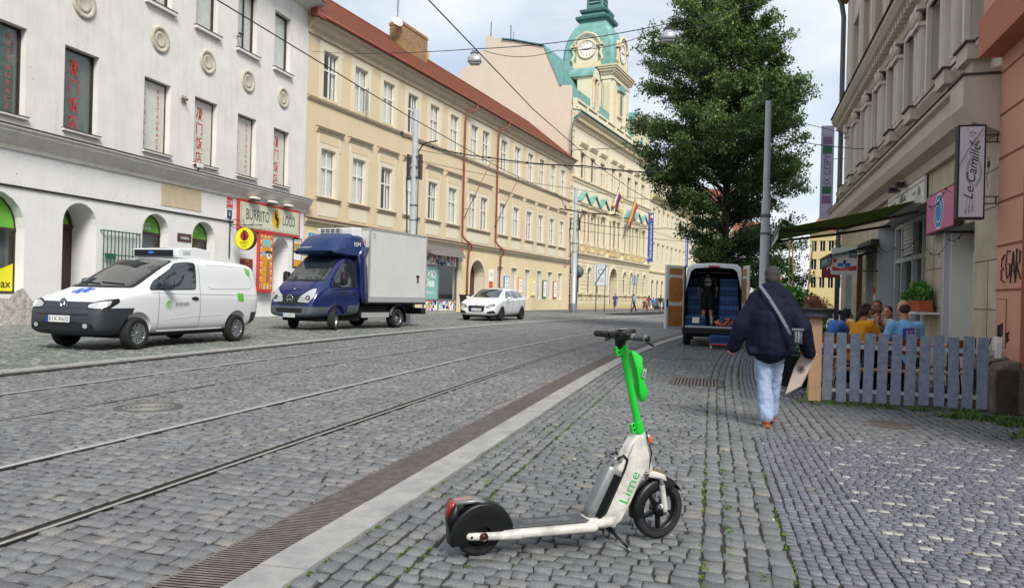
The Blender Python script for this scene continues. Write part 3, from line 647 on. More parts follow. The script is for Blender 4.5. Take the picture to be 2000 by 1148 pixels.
# ---------------- cream building
M_cream=mat('plaster_cream','cdbb9b',.9,var=.05,vs=.5,bump=.2,bs=35,stain=.16); M_cream2=mat('plaster_cream_light','d3c9b2',.9,var=.06,vs=1,stain=.12); M_ctrim=mat('trim_cream','c0b096',.9,var=.12,vs=2,stain=.25); M_creamg=mat('plaster_cream_ground','d3c29b',.9,var=.07,vs=.7,stain=.16)
M_brown=mat('flashing_brown','5d4036',.8,var=.3,vs=6); M_tile=mat('roof_tile','7c4a38',.85,var=.25,vs=3,bump=.3,bs=20); M_pipe=mat('pipe_red','84402f',.5,var=.15,vs=3)
B=facade_root('long_cream_building','long cream three-storey building with a red tiled roof, white casement windows and two red downpipes',-21.7,36.7,82)
topS=[(.68,2.89),(3.71,5.88),(6.81,8.96),(9.87,12.07),(12.94,15.16),(16.05,18.25),(19.52,23.92),(25.53,27.7),(28.62,30.83),(31.85,34.0),(34.97,37.29),(38.2,40.5),(41.3,43.6)]
topO=[]; 
for a,b in topS:
    if b-a>3: topO+=[(a+.42,a+1.72),(a+2.6,a+3.9)]
    else: topO.append((a+.38,a+1.72))
midO=[(a-.02,b-.02) for a,b in topO]
gW=[(25.7,26.95),(28.85,30.2),(32.15,33.45),(35.3,36.6),(38.4,39.8),(41.55,42.9)]
BL=44.9
ops=[(a,b,12.36,14.95,False,.22) for a,b in topO]+[(a,b,6.76,9.4,False,.22) for a,b in midO]
gops=[(a,b,1.1,3.88,False,.28) for a,b in gW]+[(20.35,23.05,0.02,4.2,True,.9),(12.9,18.4,0.02,4.42,False,.5),(1.4,4.2,.9,3.8,True,.4),(6.5,9.2,.02,3.9,True,.4)]
m=MB(); wall(m,-.32,BL,5.35,15.9,ops,M_cream,M_cream2,depth=.22); wall(m,-.32,BL,0,5.0,gops,M_creamg,M_cream2,depth=.28); m.quad((-.32,0,5),(BL,0,5),(BL,0,5.35),(-.32,0,5.35),M_cream); m.quad((-.32,0,15.9),(BL,0,15.9),(BL,0,16.4),(-.32,0,16.4),M_cream); m.quad((BL,0,0),(BL,10,0),(BL,10,16.5),(BL,0,16.5),M_cream)
m.build('wall',B,fix=False)
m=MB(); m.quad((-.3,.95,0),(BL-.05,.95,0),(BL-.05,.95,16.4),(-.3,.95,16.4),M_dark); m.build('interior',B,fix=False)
m=MB()
profile(m,[(0,15.55),(.1,15.55),(.14,15.75),(.3,15.9),(.42,16.15),(.62,16.25),(.62,16.42),(0,16.5)],-.42,BL+.1,M_ctrim)
profile(m,[(0,11.9),(.05,11.9),(.1,12.0),(.16,12.03),(.16,12.09),(0,12.14)],-.32,BL,M_ctrim); profile(m,[(0,12.13),(.18,12.093),(.18,12.11),(0,12.16)],-.32,BL,M_brown)
profile(m,[(0,4.98),(.07,5.0),(.1,5.12),(.24,5.22),(.26,5.34),(0,5.42)],-.32,BL,M_ctrim); profile(m,[(0,5.44),(.3,5.345),(.3,5.365),(0,5.47)],-.32,BL,M_brown)
m.build('cornice',B)
for a,b in topS: 
    m=MB(); s0,s1=a+.02,b-.02; m.box(s0,s1,-.035,.0,15.0,15.42,M_cream2)
    for (p,q) in [o for o in topO if a<o[0]<b]: m.box(p-.36,p,-.035,0,12.14,15.0,M_cream2); m.box(q,q+.36,-.035,0,12.14,15.0,M_cream2)
    m.build('window_surround',B)
for a,b in topS:
    m=MB(); a2,b2=a-.14,b+.1
    m.box(a2+.16,b2-.16,-.03,0,9.45,10.3,M_cream2); m.box(a2+.3,b2-.3,-.045,0,9.75,10.2,M_cream)
    for (p,q) in [o for o in midO if a-.1<o[0]<b]: m.box(p-.3,p,-.035,0,6.66,9.45,M_cream2); m.box(q,q+.3,-.035,0,6.66,9.45,M_cream2)
    profile(m,[(0,10.3),(.06,10.3),(.1,10.42),(.2,10.5),(.22,10.56),(0,10.6)],a2,b2,M_ctrim); profile(m,[(0,10.62),(.24,10.565),(.24,10.58),(0,10.65)],a2-.02,b2+.02,M_brown)
    profile(m,[(0,6.5),(.08,6.5),(.16,6.6),(0,6.64)],a2+.1,b2-.1,M_ctrim); profile(m,[(0,6.67),(.18,6.605),(.18,6.62),(0,6.69)],a2+.08,b2-.08,M_brown)
    m.box(a2+.3,b2-.3,-.025,0,5.62,6.4,M_cream2); m.build('window_surround',B)
for a,b in gW: m=MB(); surround(m,a,b,1.1,3.88,.14,.03,M_cream2); m.build('window_surround',B)
for i,(a,b) in enumerate(topO): window(B,a,b,12.36,14.95,y=.15,curt=[1,2,2,1,2,2,2,1][i%8])
for i,(a,b) in enumerate(midO): window(B,a,b,6.76,9.4,y=.15,curt=[2,2,1,2,1,2,2,1][i%8])
for a,b in gW: window(B,a,b,1.1,3.88,y=.24,style='bars',curt=2)
q=MB(); T_=Matrix.Translation((5.33,.12,12.42))@Matrix.Rotation(R(62),4,'Z')
for z0_,z1_ in ((0,.06),(1.42,1.48)): q.box(-.62,0,-.02,.02,z0_,z1_,M_wfr,M=T_)
for x0_,x1_ in ((-.62,-.56),(-.06,0)): q.box(x0_,x1_,-.02,.02,.06,1.42,M_wfr,M=T_)
q.box(-.56,-.06,-.004,.004,.06,1.42,GLASS,M=T_); q.build('open_sash',B)
q=MB(); q.add([(.3,-.004,15.5),(.5,-.004,15.2),(1.1,-.004,15.45),(1.5,-.004,15.5)],[(0,1,2,3)],M_bare); q.build('broken_plaster',B,fix=False)
# roof, eaves and chimney
rf=MB(); slope=(21.0-16.5)/5.6
nrow=30; vs=[];fs=[]
for i in range(nrow+1):
    t=i/nrow; yy=-.72+t*5.75; zz=16.42+t*4.6
    vs+=[(-.55,yy,zz),(BL+.2,yy,zz),(-.55,yy,zz+.035),(BL+.2,yy,zz+.035)]
for i in range(nrow): o=4*i; fs+=[(o+2,o+3,o+5,o+4),(o+4,o+5,o+7,o+6)]
rf.add(vs,fs,M_tile)
for k_ in range(int((BL+.6)/.28)): u=-.5+k_*.28; rf.box(0,.035,0,7.37,0,.02,M_tile,M=Matrix.Translation((u,-.72,16.47))@Matrix.Rotation(math.atan2(4.6,5.75),4,'X'))
rf.quad((-.55,5.03,21.0),(BL+.2,5.03,21.0),(BL+.2,11,16.4),(-.55,11,16.4),M_tile); rf.tube([(-.55,5.03,21.08),(32,5.03,21.08),(BL,5.03,21.0)],.1,M_tile,n=8)
rf.add([(-.35,-.4,16.4),(-.35,10.5,16.4),(-.35,5.03,21.0)],[(0,1,2)],M_creamg)
rfo=rf.build('roof',B,fix=False)
M_brick=bpy.data.materials.new('chimney_brick'); M_brick.use_nodes=True
t_=M_brick.node_tree; bb=N(t_,'ShaderNodeTexBrick'); bb.inputs['Color1'].default_value=(*srgb('a9824e'),1); bb.inputs['Color2'].default_value=(*srgb('86613a'),1); bb.inputs['Mortar'].default_value=(*srgb('6a5a48'),1); bb.inputs['Scale'].default_value=1; bb.inputs['Brick Width'].default_value=.3; bb.inputs['Row Height'].default_value=.1; bb.inputs['Mortar Size'].default_value=.012
gg=N(t_,'ShaderNodeTexCoord'); cb=N(t_,'ShaderNodeCombineXYZ'); sp=N(t_,'ShaderNodeSeparateXYZ'); ad=N(t_,'ShaderNodeMath'); t_.links.new(gg.outputs['Object'],sp.inputs[0]); t_.links.new(sp.outputs[0],ad.inputs[0]); t_.links.new(sp.outputs[1],ad.inputs[1]); t_.links.new(ad.outputs[0],cb.inputs[0]); t_.links.new(sp.outputs[2],cb.inputs[1]); t_.links.new(cb.outputs[0],bb.inputs[0]); t_.links.new(bb.outputs[0],t_.nodes['Principled BSDF'].inputs['Base Color'])
c=MB(); c.box(15.0,18.9,3.6,4.7,18.5,22.0,M_brick); c.box(14.95,18.95,3.55,4.75,21.75,21.9,M_brick)
for i in range(7): c.box(15.2+i*.52,15.5+i*.52,3.9,4.4,22.0,22.15,M_brick)
c.build('chimney',rfo)
c=MB(); c.box(25.2,26.9,8.0,9.5,18,23.8,mat('chimney_peach','c9ab85',.9)); c.build('chimney',rfo)
g=MB(); g.tube([(-.55,-.74,16.45),(18.5,-.74,16.47),(25,-.74,16.45),(BL+.2,-.74,16.43)],.085,M_pipe,n=8); g.box(-.6,.15,-.8,-.35,16.3,16.75,M_pipe); g.build('gutter',B)
for u in (18.65,25.0):
    g=MB(); g.tube([(u+.9,-.74,16.4),(u+.9,-.74,16.2),(u+.75,-.6,15.9),(u+.1,-.3,15.65),(u,-.16,15.2),(u,-.13,13),(u,-.13,6.0),(u+.05,-.3,5.7),(u+1.0,-.45,5.3),(u+1.1,-.42,5.0),(u+1.1,-.16,4.7),(u+1.05,-.12,3),(u+1.05,-.12,0.05)],.075,M_pipe,n=10); 
    for z in (13.6,11.2,8.8): g.cyl((u,-.13,z),(u,-.13,z+.05),.095,m=M_pipe)
    g.build('downpipe',B)
# entrance arch with door
d=MB(); P=arch_pts(20.37,23.03,.03,4.18,14); d.add([(q[0],.88,q[1]) for q in P],[tuple(range(len(P)))],mat('door_wood','5a2c1c',.5,var=.3,vs=4)); d.box(20.6,21.6,.84,.87,.1,2.9,mat('door_wood_dark','4a2013',.5,var=.2)); d.box(21.8,22.8,.84,.87,.1,2.9,MATS['door_wood_dark']); d.box(21.0,21.5,.82,.84,1.5,2.1,M_wfr)
d.build('door',B,fix=False)
d=MB(); P=arch_pts(20.35,23.05,.02,4.2,14)
P2=arch_pts(20.1,23.3,.02,4.45,14)
for k in range(len(P)-1): d.add([(P[k][0],-.05,P[k][1]),(P[k+1][0],-.05,P[k+1][1]),(P2[k+1][0],-.05,P2[k+1][1]),(P2[k][0],-.05,P2[k][1])],[(0,1,2,3)],M_cream2)
d.build('door_surround',B,fix=False)
# shop front with coloured panels
def collage(m,u0,u1,z0,z1,y,cols,n,smin=.08,smax=.3):
    """painted pattern of blobs and shapes, each on its own thin layer"""
    for i in range(n):
        c_=cols[i%len(cols)]; u=random.uniform(u0,u1); z=random.uniform(z0,z1); r=random.uniform(smin,smax); k=random.choice([4,5,6,9]); a0=random.random()*6
        pts=[(min(u1,max(u0,u+r*random.uniform(.5,1.1)*cos(a0+2*PI*j/k))),y-.0006*i,min(z1,max(z0,z+r*random.uniform(.5,1.1)*sin(a0+2*PI*j/k)))) for j in range(k)]
        m.add(pts,[tuple(range(k))],c_)
CC=[mat('paint_%s'%n,c,.6) for n,c in (('pink','d2568c'),('blue','2f6fb8'),('yellow','e0c22e'),('green','4aa252'),('white','e8e6e0'),('violet','7a4b9b'),('sky','72bcd8'),('orange','dd7a2c'),('navy','22305f'))]
s=MB(); M_alu=mat('aluminium','7d8482',.45,.6)
for u in (12.95,15.42,18.3): s.box(u-.05,u+.05,.1,.2,.05,4.4,M_alu)
for z in (.06,.92,3.42,4.36): s.box(12.9,18.38,.1,.2,z-.05,z+.05,M_alu)
so_=s.build('shopfront',B)
s=MB(); s.quad((13,.15,.95),(15.4,.15,.95),(15.4,.15,3.4),(13,.15,3.4),mat('shop_teal','7fb0a6',.4,var=.05)); s.build('panel',so_,fix=False)
s=MB(); s.quad((15.45,.15,.95),(18.3,.15,.95),(18.3,.15,3.4),(15.45,.15,3.4),GLASS); s.build('pane',so_,fix=False)
s=MB()
for u0_,u1_ in ((13,15.4),(15.5,18.25)):
    for z0_,z1_ in ((3.5,4.32),(.1,.86)): s.quad((u0_,.15,z0_),(u1_,.15,z0_),(u1_,.15,z1_),(u0_,.15,z1_),CC[4]); collage(s,u0_,u1_,z0_,z1_,.148,CC,46,.08,.26)
# white emblem: eye with lashes over an open book, and PRAHA 5
def eye(m,u,z,s_,y,mt):
    n=12; 
    m.tube([(u+s_*cos(PI*i/n),y,z+s_*.55*sin(PI*i/n)) for i in range(n+1)],.04,mt,n=4); m.tube([(u+s_*cos(PI*i/n),y,z-s_*.35*sin(PI*i/n)) for i in range(n+1)],.04,mt,n=4)
    m.disc((u,y-.01,z+.05),(1,0,0),(0,0,1),.16,.16,mt)
    for i in range(1,7): a=PI*i/7; m.tube([(u+s_*.95*cos(a),y,z+s_*.62*sin(a)),(u+s_*1.25*cos(a),y,z+s_*.95*sin(a))],.035,mt,n=4)
eye(s,14.45,2.7,.5,.14,CC[4]); 
for k_ in (-.3,-.1,.1,.3): s.tube([(14.4+k_,.14,2.3),(14.4+k_,.14,1.85)],.04,CC[4],n=4)
s.text('D',(13.7,.14,2.2),(1,0,0),(0,0,1),.6,CC[4]); s.text('PRAHA 5',(14.3,.14,1.45),(1,0,0),(0,0,1),.22,CC[4])
s.build('graphics',so_,fix=False)
s=MB(); s.add([(12.9,-.05,4.42),(18.45,-.05,4.42),(18.3,-.75,4.15),(13.0,-.75,4.15),(12.9,-.05,4.98),(18.45,-.05,4.98)],[(0,1,2,3),(4,5,2,3),(4,0,3),(5,1,2)],mat('awning_grey','6a6660',.8,var=.1)); s.build('canopy',so_)
setp(B,None)
# ---------------- town hall with the clock tower
M_yel1=mat('stone_yellow','cfc3a4',.9,var=.06,vs=.8,stain=.14,bump=.15); M_yel2=mat('stone_yellow_light','d8ceb5',.9,var=.06,vs=1.2,stain=.1); M_yel3=mat('stone_yellow_deep','bda97c',.9,var=.12,vs=2,stain=.2)  # third yellow is a deeper stone colour for base, brackets and crest
M_copper=mat('copper_green','5f918b',.6,0,var=.14,vs=1.2,col2='7ba8a1',bump=.15,bs=6); M_copper2=mat('copper_green_dark','4c7a77',.6,0,var=.15,vs=2); M_gable=mat('gable_pink','d0c1b0',.9,var=.04,vs=.4,stain=.08)
T=facade_root('town_hall','yellow ornate town hall with copper-green mansard roof, balustrade, pedimented windows and clock tower',-15.4,81.2,79.5)
CLN=33.3
cw=[(2.7,4.3),(6.15,7.8),(9.7,11.35),(14.2,15.6),(17.2,18.6),(21.1,22.7),(24.6,26.2),(28.1,29.7)]
cm=[(2.6,4.1),(6.15,7.7),(9.7,11.2),(14.3,15.4),(16.2,17.3),(20.9,22.4),(24.5,26.0),(28.0,29.5)]
cg=[(2.6,4.0),(5.95,7.35),(9.4,10.8),(20.2,21.7),(23.4,24.8),(26.6,28.1),(30.1,31.5)]
ops=[(a,b,15.1,17.95,False,.25) for a,b in cw]+[(a,b,8.0,10.9,False,.25) for a,b in cm]
gop=[(a,b,1.9,4.95,True,.3) for a,b in cg]+[(14.4,17.6,.02,5.2,True,.9)]
m=MB(); wall(m,0,CLN,6.4,21.8,ops,M_yel2,M_yel1,depth=.25); wall(m,0,CLN,0,6.4,gop,M_yel1,M_yel1)
courses(m,0.05,CLN,.2,5.9,.44,.07,.05,gop,M_yel1)
m.build('wall',T,fix=False)
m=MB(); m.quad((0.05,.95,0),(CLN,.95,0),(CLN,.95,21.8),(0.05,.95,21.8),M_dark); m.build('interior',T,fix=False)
m=MB()
profile(m,[(0,20.6),(.1,20.6),(.16,20.9),(.16,21.2),(.3,21.35),(.7,21.6),(.85,21.75),(.85,22.0),(0,22.2)],-.15,CLN,M_yel1)
for i in range(56): u=.1+i*.6; m.box(u,u+.28,-.62,-.16,21.15,21.5,M_yel1)
profile(m,[(0,14.4),(.08,14.4),(.12,14.7),(.25,14.8),(.25,14.95),(0,15.05)],0,CLN,M_yel1); profile(m,[(0,5.95),(.12,5.95),(.15,6.2),(.4,6.35),(.42,6.5),(0,6.6)],-.05,CLN,M_yel1); profile(m,[(0,1.6),(.1,1.6),(.2,1.7),(.2,1.8),(0,1.85)],0,14.1,M_yel1); profile(m,[(0,1.6),(.1,1.6),(.2,1.7),(.2,1.8),(0,1.85)],17.9,CLN,M_yel1)
profile(m,[(0,7.3),(.1,7.3),(.2,7.45),(.2,7.6),(0,7.65)],0,CLN,M_yel1)
m.box(0,CLN,-.12,0,0,.5,M_yel3); m.build('cornice',T)
m=MB(); profile(m,[(0,22.2),(.95,22.005),(.98,22.06),(0,22.3)],-.2,CLN,M_copper2); m.tube([(-.2,-1.0,22.05),(CLN,-1.0,22.05)],.08,M_copper2); m.tube([(-.1,-1.0,22.0),(-.15,-.9,21.6),(-.4,-.25,20.7),(-.4,-.12,19.6),(-.35,-.12,17)],.08,M_copper2,n=8); m.build('gutter',T)
b=MB(); 
b.box(0,CLN,-.35,-.05,22.2,22.5,M_yel2); b.box(0,CLN,-.4,0,23.3,23.5,M_yel2)
for i in range(10): u=.0+i*3.6; b.box(u,u+.5,-.4,0,22.5,23.3,M_yel2)
for i in range(110):
    u=.6+i*.3
    if (u%3.6)>.55: b.cyl((u,-.2,22.5),(u,-.2,22.9),.06,.1,m=M_yel2,n=6,cap=False); b.cyl((u,-.2,22.9),(u,-.2,23.3),.1,.05,m=M_yel2,n=6,cap=False)
b.build('balustrade',T)
# gable wall and mansard
gp=[(0,0),(0,22.3),(.25,23.2),(.25,24.9),(1.6,25.05),(3.7,29.6),(7.5,30.7),(8.7,31.0),(8.8,31.25),(10.1,31.3),(10.15,31.65),(11.15,31.7),(11.2,30.2),(12.0,30.1),(14.5,27.8),(14.5,0)]
m=MB(); m.ext([(0,y_,z_) for y_,z_ in gp],(.4,0,0),M_gable); m.build('gable_wall',T)
r=MB()
def slab(mb,pts,u0,u1,m_,th=.12):
    for (y0_,z0_),(y1_,z1_) in zip(pts,pts[1:]):
        d=Vector((0,y1_-y0_,z1_-z0_)).normalized(); n_=Vector((0,-d.z,d.y))*th
        mb.ext([(u0,y0_,z0_),(u0,y1_,z1_),(u0,y1_+n_.y,z1_+n_.z),(u0,y0_+n_.y,z0_+n_.z)],(u1-u0,0,0),m_)
slab(r,[(1.4,24.95),(1.6,25.05),(3.7,29.7)],-.1,CLN,M_copper); slab(r,[(3.7,29.7),(7.5,30.8),(9,31.1)],-.2,CLN,M_copper2); slab(r,[(9,31.1),(14.5,27.5)],.4,CLN,M_copper2)
r.box(.45,CLN,.2,1.6,22.2,24.9,M_copper)
for i in range(54): 
    u=.1+i*.62; d=Vector((0,2.1,4.65)).normalized(); r.ext([(u,1.6-.1,25.08),(u+.05,1.6-.1,25.08),(u+.05,3.62,29.7),(u,3.62,29.7)],(0,-.07,.03),M_copper2)
ro=r.build('roof',T)
r=MB(); 
for y_,z_ in ((10.6,31.6),(8.0,30.9)): r.cyl((.2,y_,z_),(.2,y_,z_+1.8),.05,m=M_lead)
r.cyl((3,9,31),(3,9,33),.03,m=M_lead); r.cyl((12,7,31),(12,7,32.3),.03,m=M_lead); r.build('vent_pipe',ro)
# dormers
def dormer(u,parent,z0=23.4,z1=27.3,w=1.9):
    d=MB(); a,b=u-w/2,u+w/2
    d.box(a,a+.45,.0,1.9,z0,z1-1.1,M_yel2); d.box(b-.45,b,.0,1.9,z0,z1-1.1,M_yel2); d.box(a,b,.1,1.9,z0,z0+.5,M_yel2)
    d.box(a,b,.3,2.4,z1-1.1,z1-.6,M_yel2)
    P=[(u+(w/2+.15)*cos(PI*i/10),z1-1.0+(w/2+.05)*sin(PI*i/10)) for i in range(11)]
    d.ext([(p[0],-.1,p[1]) for p in P],(0,2.6,0),M_yel2)
    for s_ in (a+.05,b-.4): d.box(s_,s_+.35,-.25,.05,z1-1.45,z1-1.05,M_yel1); d.cyl((s_+.17,-.1,z0+.5),(s_+.17,-.1,z1-1.45),.13,m=M_yel1,n=8)
    d.add([(u-.45,.28,z0+.5),(u+.45,.28,z0+.5),(u+.45,.28,z1-1.2),(u-.45,.28,z1-1.2)],[(0,1,2,3)],mat('dormer_glass','39424a',.2))
    o=d.build('dormer',parent,fix=False)
    d=MB(); P2=[(u+(w/2+.25)*cos(PI*i/10),z1-.93+(w/2+.15)*sin(PI*i/10)) for i in range(11)]
    for i in range(10): d.add([(P2[i][0],-.2,P2[i][1]),(P2[i+1][0],-.2,P2[i+1][1]),(P2[i+1][0],2.9,P2[i+1][1]),(P2[i][0],2.9,P2[i][1])],[(0,1,2,3)],M_copper)
    d.build('dormer_roof',o)
for u in (7.3,25.5,30.5): dormer(u,ro,z0=23.4,z1=28.6 if u<8 else 27.5,w=2.3)
# tower
tw=MB(); u0_,u1_,n0,n1=13.5,20.2,0.0,6.8
tw.box(u0_,u1_,n0,n1,22.2,30.0,M_yel2)
for s0,s1 in ((u0_,u0_+1.2),(u1_-1.2,u1_)): tw.box(s0,s1,n0-.18,n0,22.3,29.6,M_yel2); tw.box(s0+.2,s1-.2,n0-.28,n0-.17,22.6,28.8,M_yel1)
for s0,s1 in ((n0,n0+1.2),(n1-1.2,n1),): tw.box(u0_-.18,u0_,s0,s1,22.3,29.6,M_yel2); tw.box(u0_-.28,u0_-.17,s0+.2,s1-.2,22.6,28.8,M_yel1)
for z0_,z1_,e in ((29.3,29.5,.28),(29.5,29.9,.2),(29.9,30.25,.35),(30.25,30.55,.6),(30.55,30.8,.75),(30.8,31.0,.85)): tw.box(u0_-e,u1_+e,n0-e,n1+e,z0_,z1_,M_yel1 if z0_>30.2 else M_yel2)
for i in range(20): tw.box(u0_-.5+i*.4,u0_-.3+i*.4,n0-.5,n0-.3,30.0,30.25,M_yel1)
# window aedicule on the street face
tw.box(15.9,17.8,n0-.25,n0,25.0,28.3,M_yel1); tw.box(16.4,17.3,n0-.27,n0-.2,25.3,27.9,mat('dormer_glass','39424a',.2))
tw.ext([(16.85+1.2*cos(PI*i/10),n0-.5,28.3+.9*sin(PI*i/10)) for i in range(11)],(0,.5,0),M_copper)
tow=tw.build('tower',T)
dm=MB(); cx,cy=(u0_+u1_)/2,(n0+n1)/2
def sqring(h,z,ch=.16):
    c_=h*(1-ch); return [(cx-h,cy-c_,z),(cx-h,cy+c_,z),(cx-c_,cy+h,z),(cx+c_,cy+h,z),(cx+h,cy+c_,z),(cx+h,cy-c_,z),(cx+c_,cy-h,z),(cx-c_,cy-h,z)]
prof=[(3.45,31.0),(3.45,31.6),(3.5,32.6),(3.4,33.8),(3.15,34.9),(2.75,36.0),(2.3,36.9),(1.85,37.5)]
dm.loft([sqring(h,z,.12) for h,z in prof],M_copper,smooth=False); 
for h0,h1,z0_,z1_ in ((1.85,1.9,37.5,37.9),(2.25,2.35,37.95,38.25),(1.75,1.5,38.3,39.0),(1.8,1.9,39.0,39.3),(1.15,1.1,39.35,44.0)): dm.loft([sqring(h0,z0_,.12),sqring(h1,z1_,.12)],M_copper2,smooth=False)
dm.loft([sqring(1.9,37.9),sqring(2.25,37.95)],M_copper2,smooth=False); dm.loft([sqring(2.35,38.25),sqring(1.75,38.6)],M_copper2,smooth=False); dm.loft([sqring(1.9,39.3),sqring(1.15,39.5)],M_copper2,smooth=False); dm.loft([sqring(1.5,44),sqring(.9,45.5),sqring(.1,47)],M_copper,smooth=False)
for f_ in range(4):
    for i in range(5):
        z=40.3+i*.55; Mx=Matrix.Translation((cx,cy,z))@Matrix.Rotation(f_*PI/2,4,'Z'); dm.box(-.7,.7,-1.22,-1.12,0,.16,M_copper,M=Mx)
    Mx=Matrix.Translation((cx,cy,0))@Matrix.Rotation(f_*PI/2,4,'Z'); dm.box(-.75,.75,-1.18,-1.16,40.1,43.2,mat('louvre_dark','15302d',.8),M=Mx)
for i in range(9):
    z=31.9+i*.62; 
dm.build('dome',tow,fix=True)
def clock(face_M,parent):
    f=MB()
    f.box(-1.9,1.9,-.35,.6,-2.35,-1.7,M_yel1,M=face_M); f.box(-1.45,1.45,-.2,.6,-1.7,.55,M_yel2,M=face_M)
    f.ext([face_M@Vector((1.5*cos(PI*i/14),-.25,.45+1.35*sin(PI*i/14))) for i in range(15)],face_M.to_3x3()@Vector((0,1.6,0)),M_yel2)
    P=[Vector((1.72*cos(PI*i/14),-.4,.5+1.5*sin(PI*i/14))) for i in range(15)]
    f.tube([face_M@p for p in P],.17,M_yel1,n=6); 
    for s_ in (-1,1):
        f.box(min(s_*1.35,s_*2.2),max(s_*1.35,s_*2.2),-.5,.4,.35,.65,M_yel1,M=face_M)
        f.tube([face_M@Vector((s_*x,-.15,z)) for x,z in ((1.6,.3),(1.95,0),(1.75,-.6),(2.1,-1.2),(1.75,-1.7))],.2,M_yel1,n=6)
    f.box(-.25,.25,-.55,-.1,1.9,2.25,M_yel1,M=face_M)
    f.lathe([(1.06,0),(1.25,0),(1.3,.1),(1.12,.14),(1.06,.06)],M_yel1,n=32,M=face_M@Matrix.Translation((0,-.22,0))@Matrix.Rotation(R(90),4,'X'))
    o=f.build('clock_case',parent)
    f=MB(); f.disc(face_M@Vector((0,-.26,0)),face_M.to_3x3()@Vector((1,0,0)),face_M.to_3x3()@Vector((0,0,1)),1.08,1.08,mat('clock_white','e4e2da',.5),n=36)
    x_=face_M.to_3x3()@Vector((1,0,0)); z_=face_M.to_3x3()@Vector((0,0,1))
    for h in range(1,13): a=PI/2-h*PI/6; f.text(str(h),face_M@Vector((.84*cos(a),-.275,.84*sin(a))),x_,z_,.24,M_black)
    f.build('clock_face',o,fix=False)
    f=MB()
    for a,l,w_ in ((R(90-276),.62,.06),(R(90-78),.9,.045)):
        d=Vector((cos(a),0,sin(a))); n_=Vector((-d.z,0,d.x)); f.ext([face_M@(Vector((0,-.3,0))+d*(-.12)+n_*w_),face_M@(Vector((0,-.3,0))+d*(-.12)-n_*w_),face_M@(Vector((0,-.3,0))+d*l-n_*w_*.4),face_M@(Vector((0,-.3,0))+d*l+n_*w_*.4)],face_M.to_3x3()@Vector((0,-.03,0)),M_black)
    f.build('clock_hands',o)
clock(Matrix.Translation((u0_-.02,3.4,33.4))@Matrix.Rotation(R(-90),4,'Z'),tow)      # towards the viewer
clock(Matrix.Translation((cx,n0-.02,33.4)),tow)
# storeys: hoods, columns, pediments
for a,b in cw:
    m=MB(); surround(m,a,b,15.1,17.95,.22,.08,M_yel1); m.box(a-.22,b+.22,-.06,0,18.2,18.7,M_yel1); profile(m,[(0,18.7),(.15,18.7),(.3,18.95),(.35,19.05),(0,19.15)],a-.4,b+.4,M_yel1); m.build('window_surround',T)
for a,b in cm:
    m=MB(); wz=.62 if not 14<a<17 else .4
    for s_ in (a-wz/2-.05,b+wz/2+.05): m.box(s_-.14,s_+.14,-.42,-.14,7.65,7.9,M_yel1); m.cyl((s_,-.28,7.9),(s_,-.28,11.1),.13,.11,m=M_yel1,n=8); m.box(s_-.16,s_+.16,-.44,-.12,11.1,11.35,M_yel1); m.box(s_-.15,s_+.15,-.45,0,6.75,7.4,M_yel3)
    m.box(a-.3,b+.3,-.12,0,6.75,7.3,M_yel1)
    m.box(a-wz,b+wz,-.4,0,11.35,11.9,M_yel1); profile(m,[(0,11.9),(.5,11.9),(.58,12.1),(0,12.2)],a-wz-.1,b+wz+.1,M_yel1); m.build('window_surround',T)
for a,b in [c_ for c_ in cm if not 14<c_[0]<17]:
    m=MB(); u=(a+b)/2; m.ext([(u-1.4,-.5,12.2),(u+1.4,-.5,12.2),(u,-.5,13.2)],(0,.5,0),M_yel2); m.ext([(u-1.6,-.7,12.25),(u,-.7,13.4),(u+1.6,-.7,12.25),(u+1.6,-.7,12.35),(u,-.7,13.52),(u-1.6,-.7,12.35)],(0,.7,0),M_copper); m.build('pediment',T)
sc=MB(); random.seed(3)
for i in range(26): prim_ell(sc,(15.9+random.gauss(0,.75),-.45+random.uniform(-.15,.2),12.6+abs(random.gauss(0,.65))),(random.uniform(.15,.35),.2,random.uniform(.2,.45)),M=M_yel3,rot=(0,random.uniform(-1,1),0),n=8)
sc.box(14.3,17.4,-.55,0,12.2,12.5,M_yel1); sc.build('crest_sculpture',T)
for a,b in cw: window(T,a,b,15.1,17.95,y=.2,curt=random.choice([0,1,2]))
for a,b in cm: window(T,a,b,8.0,10.9,y=.2,curt=random.choice([0,1,2]))
for a,b in cg:
    w_=MB(); P=arch_pts(a,b,1.9,4.95,10); w_.tube([(p[0],.2,p[1]) for p in P],.05,M_wfr,n=4); w_.box((a+b)/2-.03,(a+b)/2+.03,.17,.23,1.9,4.9,M_wfr); w_.box(a,b,.17,.23,4.0,4.08,M_wfr); o=w_.build('window',T)
    p_=MB(); p_.add([(q[0],.21,q[1]) for q in P],[tuple(range(len(P)))],GLASS); p_.build('pane',o,fix=False)
    w_=MB(); P2=arch_pts(a-.25,b+.25,4.2,5.2,10)
m=MB(); P=arch_pts(14.42,17.58,.03,5.18,12); m.add([(q[0],.88,q[1]) for q in P],[tuple(range(len(P)))],mat('portal_dark','2a1a16',.7)); m.build('door',T,fix=False)
m=MB()
for (a,b,c_,d_) in [(14.4,17.6,.02,5.2)]+[(a,b,3.6,4.95) for a,b in cg]:
    P=arch_pts(a-.06,b+.06,c_,d_+.06,12); P2=arch_pts(a-.38,b+.38,c_,d_+.4,12)
    for k in range(1 if c_>1 else 0,len(P)-(2 if c_>1 else 1)): m.ext([(P[k][0],-.1,P[k][1]),(P[k+1][0],-.1,P[k+1][1]),(P2[k+1][0],-.1,P2[k+1][1]),(P2[k][0],-.1,P2[k][1])],(0,.1,0),M_yel2)
